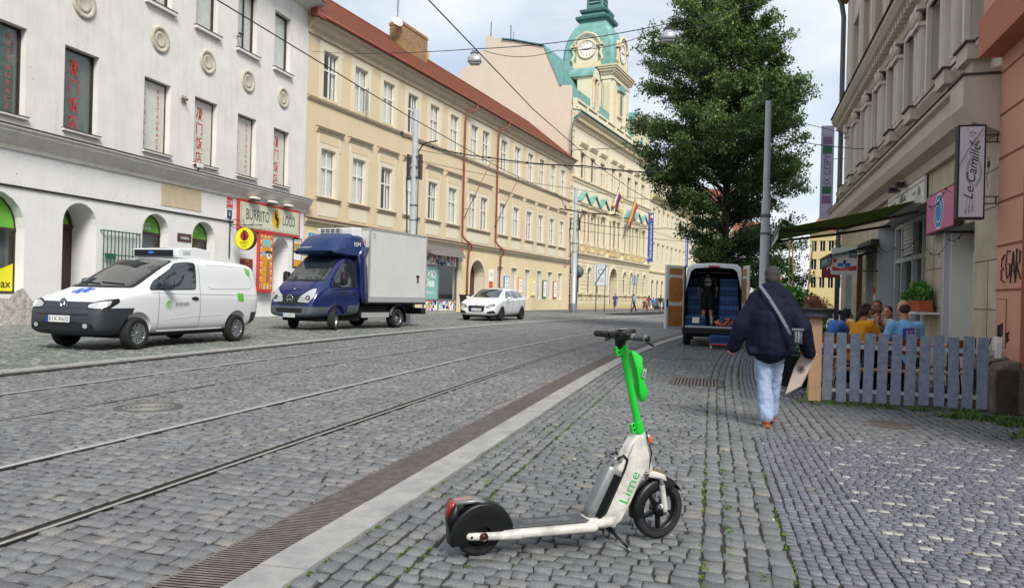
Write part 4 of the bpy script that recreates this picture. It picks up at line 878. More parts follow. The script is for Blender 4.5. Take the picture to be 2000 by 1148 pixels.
for a,b in cg:
    m.box(a-.35,b+.35,-.3,0,1.75,1.92,M_yel1)
    for s_ in (a-.2,b+.05): m.ext([(s_,-.06,1.75),(s_,-.06,.9),(s_,-.28,1.6),(s_,-.28,1.75)],(.15,0,0),M_yel3)
for i in range(8):   # quoins
    pass
for i in range(18): z=6.7+i*.78; w_=.75 if i%2 else .5; m.box(.02,w_,-.07,0,z,z+.62,M_yel1); m.box(12.6-w_*.5,12.6+w_*.5-.3,-.07,0,z,z+.62,M_yel1); m.box(19.6-w_*.5,19.6+w_*.5-.3,-.07,0,z,z+.62,M_yel1)
m.build('rustication',T)
# ---------------- plain pale building after the town hall
M_pal=mat('plaster_pale','d3c8ab',.9,var=.05,vs=.6,stain=.1); M_pal2=mat('plaster_pale_trim','c4b792',.9,var=.06)
u_=CLN+.1; ca,sa=cos(R(79.5)),sin(R(79.5))
D_=facade_root('pale_office_building','plain pale yellow office building with rows of small windows right of the town hall',-15.4+ca*u_,81.2+sa*u_,79.5)
ops=[]; 
for z0_,z1_ in ((7.3,10.0),(12.9,15.3),(17.9,19.6)):
    for i in range(9): a=1.6+i*3.0; ops.append((a,a+1.35,z0_,z1_,False,.22))
gop=[(1.6+i*3.0,3.1+i*3.0,1.0,4.4,True,.25) for i in range(9)]
m=MB(); wall(m,0,29,0,5.6,gop,M_pal); wall(m,0,29,5.6,21,ops,M_pal); m.quad((29,0,0),(29,12,0),(29,12,21),(29,0,21),M_pal); m.build('wall',D_,fix=False)
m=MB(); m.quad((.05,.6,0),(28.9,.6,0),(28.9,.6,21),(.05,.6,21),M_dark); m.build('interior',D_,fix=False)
m=MB(); profile(m,[(0,16.3),(.15,16.3),(.3,16.7),(.7,17.0),(.8,17.2),(0,17.4)],0,29.4,M_pal2); profile(m,[(0,5.4),(.15,5.5),(.2,5.7),(0,5.8)],0,29,M_pal2); profile(m,[(0,20.8),(.3,20.9),(.6,21.2),(0,21.4)],0,29.3,M_pal2)
for o in ops: m.box(o[0]-.15,o[1]+.15,-.06,0,o[3]+.1,o[3]+.3,M_pal2)
m.build('cornice',D_)
m=MB(); m.add([(-.1,-.6,21.3),(29.3,-.6,21.3),(29.3,6,25),(-.1,6,25),(29.3,12,21.3),(-.1,12,21.3)],[(0,1,2,3),(3,2,4,5)],M_copper2); m.build('roof',D_,fix=False)
for o in ops: window(D_,o[0],o[1],o[2],o[3],y=.15,curt=random.choice([0,1,2]))
for o in gop:
    P=arch_pts(*o[:4],10); w_=MB(); w_.tube([(p[0],.2,p[1]) for p in P],.05,M_wfr,n=4); w_.box((o[0]+o[1])/2-.03,(o[0]+o[1])/2+.03,.17,.23,1,4.3,M_wfr); oo=w_.build('window',D_); p_=MB(); p_.add([(q[0],.21,q[1]) for q in P],[tuple(range(len(P)))],GLASS); p_.build('pane',oo,fix=False)
# ---------------- right-hand side: grey ornate building, orange building
M_fs=mat('stucco_grey','c2b6a5',.9,var=.08,vs=1.2,stain=.18,bump=.2); M_fl=mat('stucco_light','d3cabd',.9,var=.07,vs=1.5,stain=.12); M_fstone=mat('stone_slab','bbab90',.85,var=.22,vs=1.6,col2='c4b8a2',bump=.4,bs=20,stain=.2); M_fw=mat('shop_white','b9bab8',.6,var=.05); M_flead=mat('ledge_lead','4a433d',.7,.2,var=.2,vs=6)
F=facade_root('ornate_grey_building','tall grey stucco building with pilasters and stone-clad ground floor on the right, housing the cafe',4.51,29,-91.9)
FL=17.0
fy=lambda Y:29-Y
w1=[(fy(Y),fy(Y)+1.12) for Y in (13.72,16.3,18.4,20.5,22.6,24.7,26.8)]
ops=[(a,b,5.45,7.3,False,.35) for a,b in w1]+[(a,b,8.75,10.7,False,.3) for a,b in w1]
gop=[(13.9,15.8,.1,2.75,False,.7),(7.2,12.62,.02,3.45,False,.42),(5.5,6.7,.02,2.9,False,.4),(3.7,4.75,.02,2.9,False,.35),(1.2,2.6,.02,2.9,False,.35)]
m=MB(); wall(m,0,FL,4.9,12.9,ops,M_fl,M_fs,depth=.35); wall(m,0,FL,0,4.0,gop,M_fstone,M_fw,depth=.4); m.quad((0,0,4),(FL,0,4),(FL,0,4.9),(0,0,4.9),M_fs); m.quad((0,0,0),(0,8,0),(0,8,12.9),(0,0,12.9),M_fs); m.quad((FL,0,4),(FL,6,4),(FL,6,13),(FL,0,13),M_fs); m.build('wall',F,fix=False)
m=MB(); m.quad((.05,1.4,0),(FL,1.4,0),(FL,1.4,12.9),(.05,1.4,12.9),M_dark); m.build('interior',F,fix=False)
m=MB()
profile(m,[(0,3.98),(.1,3.98),(.14,4.15),(.34,4.22),(.42,4.4),(.42,4.62),(.5,4.66),(.5,4.72),(0,4.85)],-.1,FL-.75,M_fs); profile(m,[(0,4.9),(.5,4.722),(.53,4.73),(0,4.93)],-.12,FL-.74,M_flead)
m.ext([(FL-.74,-.02,3.9),(FL-.74,-.36,4.05),(FL-.74,-.5,4.3),(FL-.74,-.5,4.72),(FL-.74,-.02,4.85)],(.72,0,0),M_fs); m.box(FL-.78,FL,-.53,0,4.725,4.76,M_flead)
m.build('cornice',F)
m=MB()
for i,(a,b) in enumerate(w1+[(16.6,17.0)]):   # stepped plinths of the first-floor order
    c0=a-.62
    if c0<0: continue
    m.box(c0-.1,c0+.5,-.34,0,5.12,5.36,M_fs); m.box(c0-.14,c0+.54,-.38,0,5.361,5.39,M_flead); m.box(c0,c0+.4,-.24,0,4.86,5.12,M_fs)
profile(m,[(0,5.15),(.12,5.15),(.24,5.3),(.24,5.36),(0,5.4)],-.05,FL-.05,M_fs); profile(m,[(0,5.42),(.26,5.362),(.26,5.38),(0,5.44)],-.05,FL-.05,M_flead); m.build('ledge',F)
for i,(a,b) in enumerate(w1):
    m=MB(); surround(m,a,b,5.45,7.3,.13,.09,M_fl); surround(m,a-.16,b+.16,5.45,7.3,.08,.045,M_fl)
    for s_ in (a-.44,b+.24):
        if s_<0 or s_>16.5: continue
        m.box(s_,s_+.26,-.16,0,5.4,7.0,M_fl)
        for k_ in range(3): m.box(s_+.03+k_*.08,s_+.07+k_*.08,-.185,-.15,5.6,6.95,M_fl)
        m.box(s_-.05,s_+.31,-.24,0,7.0,7.08,M_fl)
        for q in range(5): prim_ell(m,(s_+.03+q*.05,-.2-.02*(q%2),7.2+.05*(q%2)),(.06,.07,.1),M=M_fs,n=8)
        m.box(s_-.07,s_+.33,-.26,0,7.33,7.42,M_fl)
    m.box(a-.5,b+.5,-.12,0,7.42,7.55,M_fs); m.build('window_surround',F)
m=MB(); profile(m,[(0,7.55),(.12,7.55),(.16,7.7),(.36,7.82),(.45,7.95),(.45,8.05),(0,8.2)],-.1,FL,M_fs); profile(m,[(0,8.22),(.47,8.052),(.5,8.06),(0,8.25)],-.12,FL,M_flead)
for i in range(56): m.box(.05+i*.3,.19+i*.3,-.3,-.1,7.62,7.76,M_fs)
for i,(a,b) in enumerate(w1):
    surround(m,a,b,8.75,10.7,.15,.08,M_fs); m.box(a-.6,a-.38,-.1,0,8.25,12.2,M_fl)
profile(m,[(0,12.3),(.15,12.3),(.4,12.6),(.5,12.85),(.5,12.95),(0,13.1)],-.2,FL,mat('eave_brown','7b5348',.8)); m.build('upper_cornice',F)
m=MB(); m.add([(-.2,-.55,12.98),(FL,-.55,12.98),(FL,5,16.5),(-.2,5,16.5)],[(0,1,2,3)],M_tile); m.build('roof',F,fix=False)
for a,b in w1: window(F,a,b,5.45,7.3,y=.3,style='T',curt=random.choice([1,2])); window(F,a,b,8.75,10.7,y=.25,style='T',curt=1)
m=MB(); m.tube([(-.12,-.42,12.8),(-.12,-.2,12.3),(-.12,-.12,11.8),(-.12,-.12,5.4),(-.12,-.2,4.6),(-.12,-.12,4.1),(-.12,-.12,.1)],.085,mat('pipe_grey','5c6266',.5,.3),n=10); m.build('downpipe',F)
# joints of the stone cladding
m=MB()
for z in (.0,.62,1.35,2.08,2.85,3.4):
    for a,b in ((12.66,13.86),(15.84,16.98)): 
        if z>.1: m.box(a,b,-.004,.004,z,z+.012,mat('joint_dark','4d463c',.9))
for a,z0_,z1_ in ((13.25,1.35,2.85),(16.5,.62,2.08),(16.2,2.85,3.98),(13.0,2.85,3.98)): m.box(a,a+.012,-.004,.004,z0_,z1_,MATS['joint_dark'])
m.box(12.62,13.9,-.05,.0,0,.6,M_fstone); m.box(15.8,17.0,-.05,0,0,.6,M_fstone); m.build('cladding_joint',F)
# cafe front with panels, door leaf by the pilaster
m=MB(); m.box(7.25,7.9,.4,.46,.05,3.4,M_fw); 
for u in (7.9,8.7,9.9,10.9,12.0,12.55): m.box(u-.05,u+.05,.3,.42,.05,3.4,M_fw)
for z in (.08,.95,2.5,3.36): m.box(7.9,12.6,.31,.42,z-.05,z+.05,M_fw)
m.box(7.95,8.65,.36,.4,.1,.9,M_fw); m.box(9.95,12.5,.36,.4,.1,.9,M_fw)
for k_ in range(9): m.box(8.75,9.85,.33,.36,2.6+k_*.09,2.6+k_*.09+.075,M_fw); 
for k_ in range(28): m.box(12.05,12.5,.33,.36,.15+k_*.115,.15+k_*.115+.1,M_fw)
cf=m.build('cafe_front',F); m=MB(); m.quad((7.9,.39,1.0),(12.55,.39,1.0),(12.55,.39,3.35),(7.9,.39,3.35),GLASS); m.build('pane',cf,fix=False)
m=MB(); m.box(13.92,14.02,.0,.6,.1,2.72,M_fw); m.box(13.92,15.78,.45,.52,2.3,2.38,M_fw); m.box(14.05,14.85,.5,.55,.12,2.3,M_fw); m.box(14.12,14.78,.48,.5,.3,1.1,M_fl); m.box(14.12,14.78,.48,.5,1.25,2.2,M_fl); m.box(14.02,14.07,.1,.5,.1,2.7,M_wfr); m.box(15.0,15.05,.2,.5,.1,2.3,M_fw); dd=m.build('door',F)
m=MB(); m.box(14.7,14.76,.44,.47,1.0,1.12,M_lead); m.build('handle',dd)
m=MB(); m.box(3.72,4.7,.3,.36,.05,2.88,mat('door_brown','6b4128',.6,var=.2)); m.box(3.7,3.71,0,.34,.05,2.88,MATS['door_brown']); m.build('door',F)
m=MB(); m.box(5.5,6.7,.34,.38,.05,2.88,M_curt2); m.box(1.2,2.6,.3,.34,.05,2.88,M_curt2); m.build('shutter',F)
m=MB(); m.box(5.3,5.42,-.02,0,1.75,1.9,CC[4]); m.box(6.9,7.02,-.03,0,1.72,1.88,M_red); m.box(6.9,7.02,-.03,0,1.48,1.64,CC[4]); m.build('house_number',F)
# orange building
M_or=mat('plaster_orange','cb927b',.9,var=.06,vs=1,stain=.15,bump=.15); M_or2=mat('plaster_orange_deep','b3705a',.9,var=.06); M_pl=mat('plinth_stone','5f564c',.9,var=.3,vs=5,col2='766d60',bump=.6,bs=14,stain=.3)
G=facade_root('orange_building','orange plastered building with grooved bands and a dark stone plinth at the right edge',4.51-.033*17.0-.04,12.0,-91.9)
go=[(.98,3.2,.0,4.0,False,.8)]
m=MB(); wall(m,0,5,0,15,go,M_or,M_or2,depth=.8)
m.quad((0,0,0),(0,6,0),(0,6,15),(0,0,15),M_or); m.box(0,5,-.3,0,4.95,5.5,M_or2); m.box(0,5,-.24,0,5.5,15,M_or); m.build('wall',G,fix=False)
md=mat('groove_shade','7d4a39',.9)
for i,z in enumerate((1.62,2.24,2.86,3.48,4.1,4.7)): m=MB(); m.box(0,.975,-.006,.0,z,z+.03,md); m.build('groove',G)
m=MB(); m.box(.1,.45,-.012,0,.85,1.5,M_or); m.box(.09,.46,-.008,0,.84,1.51,md); m.build('hatch',G)
m=MB(); m.ext([(0,0,0),(0,-.36,0),(0,-.36,.55),(0,-.28,.66),(0,0,.72)],(.62,0,0),M_pl); m.ext([(.66,0,0),(.66,-.34,0),(.66,-.32,.5),(.66,-.22,.64),(.66,0,.7)],(.4,0,0),M_pl); m.box(.98,1.06,-.3,.8,0,.6,M_pl); m.box(1.0,3.2,.75,.8,0,4,mat('gate_dark','3b2a22',.8)); m.build('plinth',G,bevel=.02)
# spray-painted tags
def scribble(m,pts,y,mt,r=.012): m.tube([(p[0],y,p[1]) for p in pts],r,mt,n=4)
GB=mat('spray_black','262122',.8)
def letters(m,u,z,s,y,word):
    G_={'E':[[(.7,.95),(.25,.8),(.15,.55),(.6,.5),(.15,.45),(.2,.1),(.8,.05)]],'G':[[(.8,.9),(.3,.95),(.05,.5),(.3,.05),(.75,.15),(.8,.5),(.45,.5)]],'A':[[(.05,0),(.45,1),(.85,0)],[(.2,.4),(.7,.4)]],'R':[[(.1,0),(.12,.95),(.7,.85),(.6,.5),(.12,.48),(.8,0)]],'C':[[(.8,.85),(.35,.95),(.08,.5),(.35,.05),(.8,.2)]],'N':[[(.1,0),(.12,.95),(.7,.05),(.75,1)]],'I':[[(.4,0),(.42,1)]],'U':[[(.1,.95),(.12,.2),(.45,.02),(.75,.2),(.8,1)]]}
    for i,ch in enumerate(word):
        for st in G_[ch]: scribble(m,[(u+(i*.85+p[0])*s*.55,z+(p[1]+.12*(i%2))*s) for p in st],y,GB,r=.009)
for a_ in ((.2,1.72,.42,-.012,'EGAR'),(.18,.95,.2,-.022,'NU'),(.47,.92,.14,-.008,'RC')): m=MB(); letters(m,*a_); m.build('graffiti',G,fix=False)
m=MB(); letters(m,.06,.22,.3,-.372,'CNIU'); m.build('graffiti',G,fix=False)
# ---------------- buildings closing the street
def far_building(name,label,x0,x1,y,h,mw,nf,nw,roofm=None,depth=12,rz=0,z0=4.5,fh=3.6):
    b=thing(name,label,'building',(x0,y,0),rz); W=x1-x0; m=MB(); ops=[]
    for f_ in range(nf):
        for i in range(nw): u=(i+.5)*W/nw; ops.append((u-.55,u+.55,z0+f_*fh,z0+f_*fh+2.0,False,.2))
    wall(m,0,W,0,h,ops,mw); m.quad((0,0,0),(0,depth,0),(0,depth,h),(0,0,h),mw); m.quad((W,0,0),(W,depth,0),(W,depth,h),(W,0,h),mw); m.quad((0,.5,0),(W,.5,0),(W,.5,h),(0,.5,h),M_dark); m.build('wall',b,fix=False)
    m=MB(); 
    for o in ops: m.box(o[0]-.15,o[1]+.15,-.05,0,o[3]+.05,o[3]+.22,M_pal2); m.box(o[0],o[0]+.08,.1,.16,o[2],o[3],M_wfr); m.box(o[1]-.08,o[1],.1,.16,o[2],o[3],M_wfr); m.box((o[0]+o[1])/2-.04,(o[0]+o[1])/2+.04,.1,.16,o[2],o[3],M_wfr)
    profile(m,[(0,h-.7),(.2,h-.6),(.5,h-.2),(.5,h),(0,h)],0,W,M_pal2); m.build('window_trim',b)
    m=MB(); m.add([(-.2,-.6,h),(W+.2,-.6,h),(W+.2,depth/2,h+3.6),(-.2,depth/2,h+3.6),(W+.2,depth,h),(-.2,depth,h)],[(0,1,2,3),(3,2,4,5),(0,3,5),(1,2,4)],roofm or M_tile); m.build('roof',b,fix=False)
    return b
M_y=mat('plaster_bright_yellow','d3c28c',.9,var=.06); M_pk=mat('plaster_whitepink','cfc4b6',.9,var=.05); M_gy=mat('plaster_lightgrey','c3c5c4',.9,var=.05)
far_building('blank_walled_building','tall pale cream building with a plain blank wall left of the tree',-5.6,3.5,147,20,mat('plaster_cream_pale','cfc8b0',.9,var=.04),0,1)
far_building('far_white_building','distant white building with many windows behind the tree trunk',-1.5,12.0,172,16,M_gy,3,6)
far_building('far_yellow_building','distant bright yellow building glimpsed between the tree and the cafe awning',18.6,23.5,158,15.5,M_y,3,3,rz=R(-25))
far_building('far_cream_building','distant cream building with a red roof above the small red sign',23.2,33,156,13.5,M_pk,3,5,rz=R(-20))
# ================================================================ VEHICLES
M_vw=mat('car_white','dadcde',.28,0,coat=.6); M_vblue=mat('car_blue','0d1b52',.25,0,coat=.8); M_vblue2=mat('truck_blue_plastic','122a58',.4,coat=.2); M_vgl=mat('car_glass','252c2f',.04,spec=.9,coat=.5); M_plast=mat('plastic_dark','2c3036',.6,var=.06); M_plast2=mat('plastic_black','121316',.5); M_tyre=mat('tyre_rubber','191919',.85,var=.2,vs=10); M_rim=mat('rim_silver','9a9da0',.3,.8); M_rimd=mat('rim_dark','2b2c2e',.4,.5); M_lamp=mat('lamp_glass','b9bec2',.12,.3,coat=.6); M_chrome=mat('chrome','c9cccf',.12,1.); M_seam=mat('panel_seam','4b4e52',.7); M_redl=mat('tail_red','9c1616',.2,coat=.5); M_under=mat('underbody','0e0e0e',.9); M_bgrey=mat('bumper_grey','4c545c',.55,var=.06)
M_hl=mat('headlamp_on','fff1d8',.3,emit=1.3)
def car_body(root,name,st,m,wells,sub=2,split=None,well_r=.36):
    """body skin lofted through cross-sections, with wheel wells cut out"""
    mb=MB(); rings=[]
    for (x,zb,zs,zt,wb,ws,wt) in st:
        half=[(0,zb),(wb*.75,zb),(wb,zb+.05),((wb+ws)/2+.015,zb+(zs-zb)*.45),(ws,zs-.06),(ws-.015,zs+.02),((ws+wt)/2,(zs+zt)/2),(wt,zt-.07),(wt*.82,zt-.015),(wt*.4,zt+.0),(0,zt+.006)]
        ring=[(x,y,z) for y,z in half]+[(x,-y,z) for y,z in half[-2:0:-1]]; rings.append(ring)
    mb.loft(rings,m); me=mb.mesh(name)
    bm=bmesh.new(); bm.from_mesh(me); bmesh.ops.recalc_face_normals(bm,faces=bm.faces); bm.to_mesh(me); bm.free()
    o=bpy.data.objects.new('tmpb',me); COL.objects.link(o); s=o.modifiers.new('s','SUBSURF'); s.levels=sub; s.render_levels=sub
    cut=MB()
    for (x,z,r,yw) in wells:
        for sg in (-1,1): cut.cyl((x,sg*yw,z),(x,sg*(yw-.34),z),r,m=M_under,n=40)
    cutd=MB(); cme=cut.mesh('c'); bm=bmesh.new(); bm.from_mesh(cme); bmesh.ops.remove_doubles(bm,verts=bm.verts,dist=1e-4); bmesh.ops.recalc_face_normals(bm,faces=bm.faces); bm.to_mesh(cme); bm.free()
    dg=bpy.context.evaluated_depsgraph_get(); full=bpy.data.meshes.new_from_object(o.evaluated_get(dg)); bm=bmesh.new(); bm.from_mesh(full); bvh=BVHTree.FromBMesh(bm); bm.free()
    if wells:
        co=bpy.data.objects.new('tmpc',cme); COL.objects.link(co); b=o.modifiers.new('b','BOOLEAN'); b.operation='DIFFERENCE'; b.object=co; b.solver='EXACT'
        dg=bpy.context.evaluated_depsgraph_get(); dg.update(); fin=bpy.data.meshes.new_from_object(o.evaluated_get(dg)); bpy.data.objects.remove(co)
    else: fin=full
    bpy.data.objects.remove(o)
    names=[mm.name if mm else '' for mm in fin.materials]
    if 'underbody' not in names: fin.materials.append(M_under)
    parts=[]
    if split:
        for (pn,mm,planes,pred) in split:
            bm=bmesh.new(); bm.from_mesh(fin)
            for co_,no_ in planes: bmesh.ops.bisect_plane(bm,geom=bm.verts[:]+bm.edges[:]+bm.faces[:],plane_co=co_,plane_no=no_)
            bm2=bm.copy(); ui=[i for i,q in enumerate(fin.materials) if q and q.name=='underbody']
            kill=[f for f in bm2.faces if not pred(f.calc_center_median())]; bmesh.ops.delete(bm2,geom=kill,context='FACES')
            kill=[f for f in bm.faces if pred(f.calc_center_median())]; bmesh.ops.delete(bm,geom=kill,context='FACES'); bm.to_mesh(fin); bm.free()
            m2=bpy.data.meshes.new(pn); bm2.to_mesh(m2); bm2.free(); 
            for q in fin.materials: m2.materials.append(q if (q and q.name=='underbody') else mm)
            m2.polygons.foreach_set('use_smooth',[True]*len(m2.polygons)); po=bpy.data.objects.new(pn,m2); COL.objects.link(po); po.parent=root; parts.append(po)
    fin.name=name; fin.polygons.foreach_set('use_smooth',[True]*len(fin.polygons))
    bo=bpy.data.objects.new(name,fin); COL.objects.link(bo); bo.parent=root
    for ob in [bo]+parts:
        es=ob.modifiers.new('e','EDGE_SPLIT') ; es.split_angle=R(38)
    return bo,bvh
def proj_pts(bvh,pts,view,off):
    """points (a,b) in a view plane pushed on to the body. views: L/R side (x,z), F/B front/back (y,z), T top (x,y), or an azimuth in degrees"""
    out=[]
    for a,b in pts:
        if view=='L': o=Vector((a,4,b)); d=Vector((0,-1,0))
        elif view=='R': o=Vector((a,-4,b)); d=Vector((0,1,0))
        elif view=='F': o=Vector((6,a,b)); d=Vector((-1,0,0))
        elif view=='B': o=Vector((-6,a,b)); d=Vector((1,0,0))
        elif view=='T': o=Vector((a,b,5)); d=Vector((0,0,-1))
        else: az=R(view); e=Vector((-sin(az),cos(az),0)); d=Vector((-cos(az),-sin(az),0)); o=e*a-d*6; o.z=b
        h=bvh.ray_cast(o,d)
        if h[0] is None:
            h2=bvh.find_nearest(o+d*(4-.9 if view in 'LR' and isinstance(view,str) else 4))
            out.append(h2[0]+h2[1]*off if h2[0] is not None else None)
        else:
            n=h[1]; n=n if n.dot(d)<0 else -n; out.append(h[0]+n*off)
    return out
def patch(mb,bvh,pts,view,m,off=.006,grid=.06):
    bm=bmesh.new(); vs=[bm.verts.new((a,b,0)) for a,b in pts]; bm.faces.new(vs)
    lo=[min(p[i] for p in pts) for i in (0,1)]; hi=[max(p[i] for p in pts) for i in (0,1)]
    for ax in (0,1):
        n=int((hi[ax]-lo[ax])/grid)
        for i in range(1,n+1):
            c=lo[ax]+(hi[ax]-lo[ax])*i/(n+1); co=[0,0,0]; co[ax]=c; no=[0,0,0]; no[ax]=1
            bmesh.ops.bisect_plane(bm,geom=bm.verts[:]+bm.edges[:]+bm.faces[:],plane_co=co,plane_no=no)
    bmesh.ops.triangulate(bm,faces=bm.faces[:])
    bm.verts.index_update(); P=proj_pts(bvh,[(v.co.x,v.co.y) for v in bm.verts],view,off)
    fs=[tuple(v.index for v in f.verts) for f in bm.faces]; fs=[f for f in fs if all(P[i] is not None for i in f)]; bm.free()
    mb.add([p if p is not None else Vector((0,0,0)) for p in P],fs,m,True); return mb
def rpoly(pts,r=.05,n=3):
    """polygon with rounded corners"""
    out=[]; k=len(pts)
    for i in range(k):
        p=Vector(pts[i]); a=Vector(pts[i-1]); b=Vector(pts[(i+1)%k]); da=(a-p); db=(b-p); ra=min(r,da.length*.45); rb=min(r,db.length*.45); s=p+da.normalized()*ra; e=p+db.normalized()*rb
        for j in range(n+1): t=j/n; out.append(tuple((s*(1-t)**2+p*2*t*(1-t)+e*t*t)))
    return out
def seam(mb,bvh,pts,view,r=.005,m=None,closed=False):
    P=[Vector(p) for p in pts]; Q=[]
    if closed: P.append(P[0])
    for i in range(len(P)-1):
        n=max(1,int((P[i+1]-P[i]).length/.08)); Q+=[P[i].lerp(P[i+1],j/n) for j in range(n)]
    Q.append(P[-1]); W=[w for w in proj_pts(bvh,[tuple(q) for q in Q],view,.001) if w is not None]
    mb.tube(W,r,m or M_seam,n=4)
def wheel(root,x,y,r,w,steer=0.,spokes=7,rimm=None,side=1,style='spoke',capm=None):
    wh=thing('wheel',None,None,(x,y,r)); wh.parent=root; wh.rotation_euler=(0,0,steer)
    T=Matrix.Rotation(R(-90)*side,4,'X')   # local z -> outward
    rr=r*.66
    t=MB(); t.lathe([(rr,-w*.5),(r*.9,-w*.5),(r*.975,-w*.42),(r,-w*.25),(r,w*.25),(r*.975,w*.42),(r*.9,w*.5),(rr,w*.5),(rr*.98,w*.4),(rr*.98,-w*.4)],M_tyre,n=40,M=T)
    for k_ in range(3): t.lathe([(r*1.001,-w*.22+k_*w*.2),(r*.985,-w*.21+k_*w*.2),(r*.985,-w*.19+k_*w*.2),(r*1.001,-w*.18+k_*w*.2)],M_plast2,n=40,M=T)
    t.build('tyre',wh)
    q=MB(); rm=rimm or M_rim
    q.lathe([(rr*.99,w*.44),(rr*.93,w*.46),(rr*.88,w*.36),(rr*.86,0)],rm,n=36,M=T); q.lathe([(.001,w*.1),(rr*.9,w*.1)],M_under,n=30,M=T)
    q.lathe([(.001,w*.40),(r*.1,w*.40),(r*.14,w*.36),(r*.15,w*.2)],capm or rm,n=20,M=T)
    if style=='spoke':
        for i in range(spokes):
            a=2*PI*i/spokes; A=T@Matrix.Rotation(a,4,'Z')
            for s_ in (-1,1):
                q.ext([A@Vector((r*.1,s_*.022*r/.33,w*.37)),A@Vector((rr*.9,s_*.045*r/.33+.02*s_,w*.42)),A@Vector((rr*.9,s_*.012,w*.40)),A@Vector((r*.1,s_*.006,w*.35))],(A.to_3x3()@Vector((0,0,-w*.12))),rm)
    elif style=='steel':
        q.lathe([(r*.15,w*.3),(rr*.45,w*.2),(rr*.75,w*.05),(rr*.88,w*.05)],rm,n=30,M=T)
        for i in range(8): a=2*PI*i/8; q.disc(T@Vector((rr*.6*cos(a),rr*.6*sin(a),w*.17)),T.to_3x3()@Vector((1,0,0)),T.to_3x3()@Vector((0,1,0)),.035,.035,M_under,n=10)
        for i in range(6): a=2*PI*i/6; q.cyl(T@Vector((r*.2*cos(a),r*.2*sin(a),w*.2)),T@Vector((r*.2*cos(a),r*.2*sin(a),w*.34)),.014,m=rm,n=6)
    q.build('rim',wh); return wh
def plate(root,bvh,txt,c,w,h,view,extra=.02):
    """number plate: blue band and dark characters"""
    s=1 if view=='F' else -1; P=proj_pts(bvh,[(c[0],c[1])],view,0)[0]; x=P.x+s*extra
    p=MB(); p.box(min(x,x+s*.012),max(x,x+s*.012),c[0]-w/2,c[0]+w/2,c[1]-h/2,c[1]+h/2,mat('plate_white','d5d6d4',.5)); xx=x+s*.014
    b0=c[0]-s*(w/2)*-1*-1 if False else None
    # seen from the front of the car the left end is at +y... the reader's left
    yl=c[0]-s*w/2*(-1) if False else (c[0]-w/2 if s>0 else c[0]+w/2)
    xd=Vector((0,1,0)) if s>0 else Vector((0,-1,0))
    a=Vector((xx,yl,c[1])); p.add([a+Vector((0,0,-h/2)),a+xd*w*.09+Vector((0,0,-h/2)),a+xd*w*.09+Vector((0,0,h/2)),a+Vector((0,0,h/2))],[(0,1,2,3)],mat('plate_blue','1d3f9c',.5))
    p.text(txt,Vector((xx+s*.001,c[0],c[1]))+xd*w*.05,xd,(0,0,1),h*.62,M_black,maxw=w*.84); return p.build('number_plate',root,fix=False)
def mirror(root,x,y,z,sx=.12,sy=.12,sz=.1,m=None,arm=.1,side=1):
    o=fuse([('e',(x,y+side*arm,z),(sx*.55,sy,sz)),('b',(x-.01,y+side*arm,z),(sx*.3,sy*.85,sz*.8)),('c',(x+.02,y-side*.05,z-sz*.7),(x,y+side*arm*.8,z-sz*.6),.03,.03)],m or M_plast,'mirror',root,voxel=.014,smooth=3); return o
# ---------------- white delivery van with roof cooling unit
V=thing('delivery_van','small white van with a rooftop cooling unit and blue star on the bonnet','van',(-12.97,15.15,0),R(-90.6)); V.scale=(1.05,)*3
st=[(-2.60,.52,1.12,1.74,.78,.86,.70),(-2.52,.40,1.12,1.90,.86,.95,.79),(-2.2,.32,1.12,1.96,.90,.985,.84),(-1.4,.28,1.12,1.99,.91,.99,.855),(-.3,.28,1.13,2.0,.91,.99,.86),(.22,.28,1.14,1.96,.91,.99,.85),(.55,.28,1.15,1.85,.91,.985,.83),(1.2,.28,1.15,1.53,.91,.98,.81),(1.62,.28,1.13,1.31,.91,.97,.82),(1.8,.28,1.10,1.25,.90,.96,.82),(2.2,.29,1.02,1.14,.89,.945,.76),(2.42,.30,.93,1.03,.87,.90,.68),(2.56,.33,.72,.84,.80,.80,.56),(2.62,.42,.6,.7,.62,.62,.4)]
bd,bv=car_body(V,'body',st,M_vw,[(1.62,.36,.415,1.2),(-1.63,.36,.415,1.2)],
  split=[('bumper',M_plast,[((0,0,.855),(0,0,1)),((2.02,0,0),(1,0,.35))],lambda c:c.z<.855 and (c.x-2.02)+.35*c.z>0 and c.x>1.6),('rear_bumper',M_plast,[((0,0,.72),(0,0,1)),((-2.2,0,0),(1,0,0))],lambda c:c.z<.72 and c.x<-2.2)])
m=MB(); patch(m,bv,rpoly([(-.74,1.30),(.74,1.30),(.66,1.90),(-.66,1.90)],.06),'F',M_vgl,off=.006,grid=.08); m.build('windscreen',V,fix=False)
m=MB(); patch(m,bv,rpoly([(-.80,1.26),(.80,1.26),(.70,1.93),(-.70,1.93)],.05),'F',M_plast2,off=.003,grid=.08); m.build('windscreen_seal',V,fix=False)
sw=rpoly([(1.30,1.235),(1.14,1.40),(.62,1.68),(.42,1.83),(.1,1.87),(-.16,1.86),(-.1,1.27)],.07)
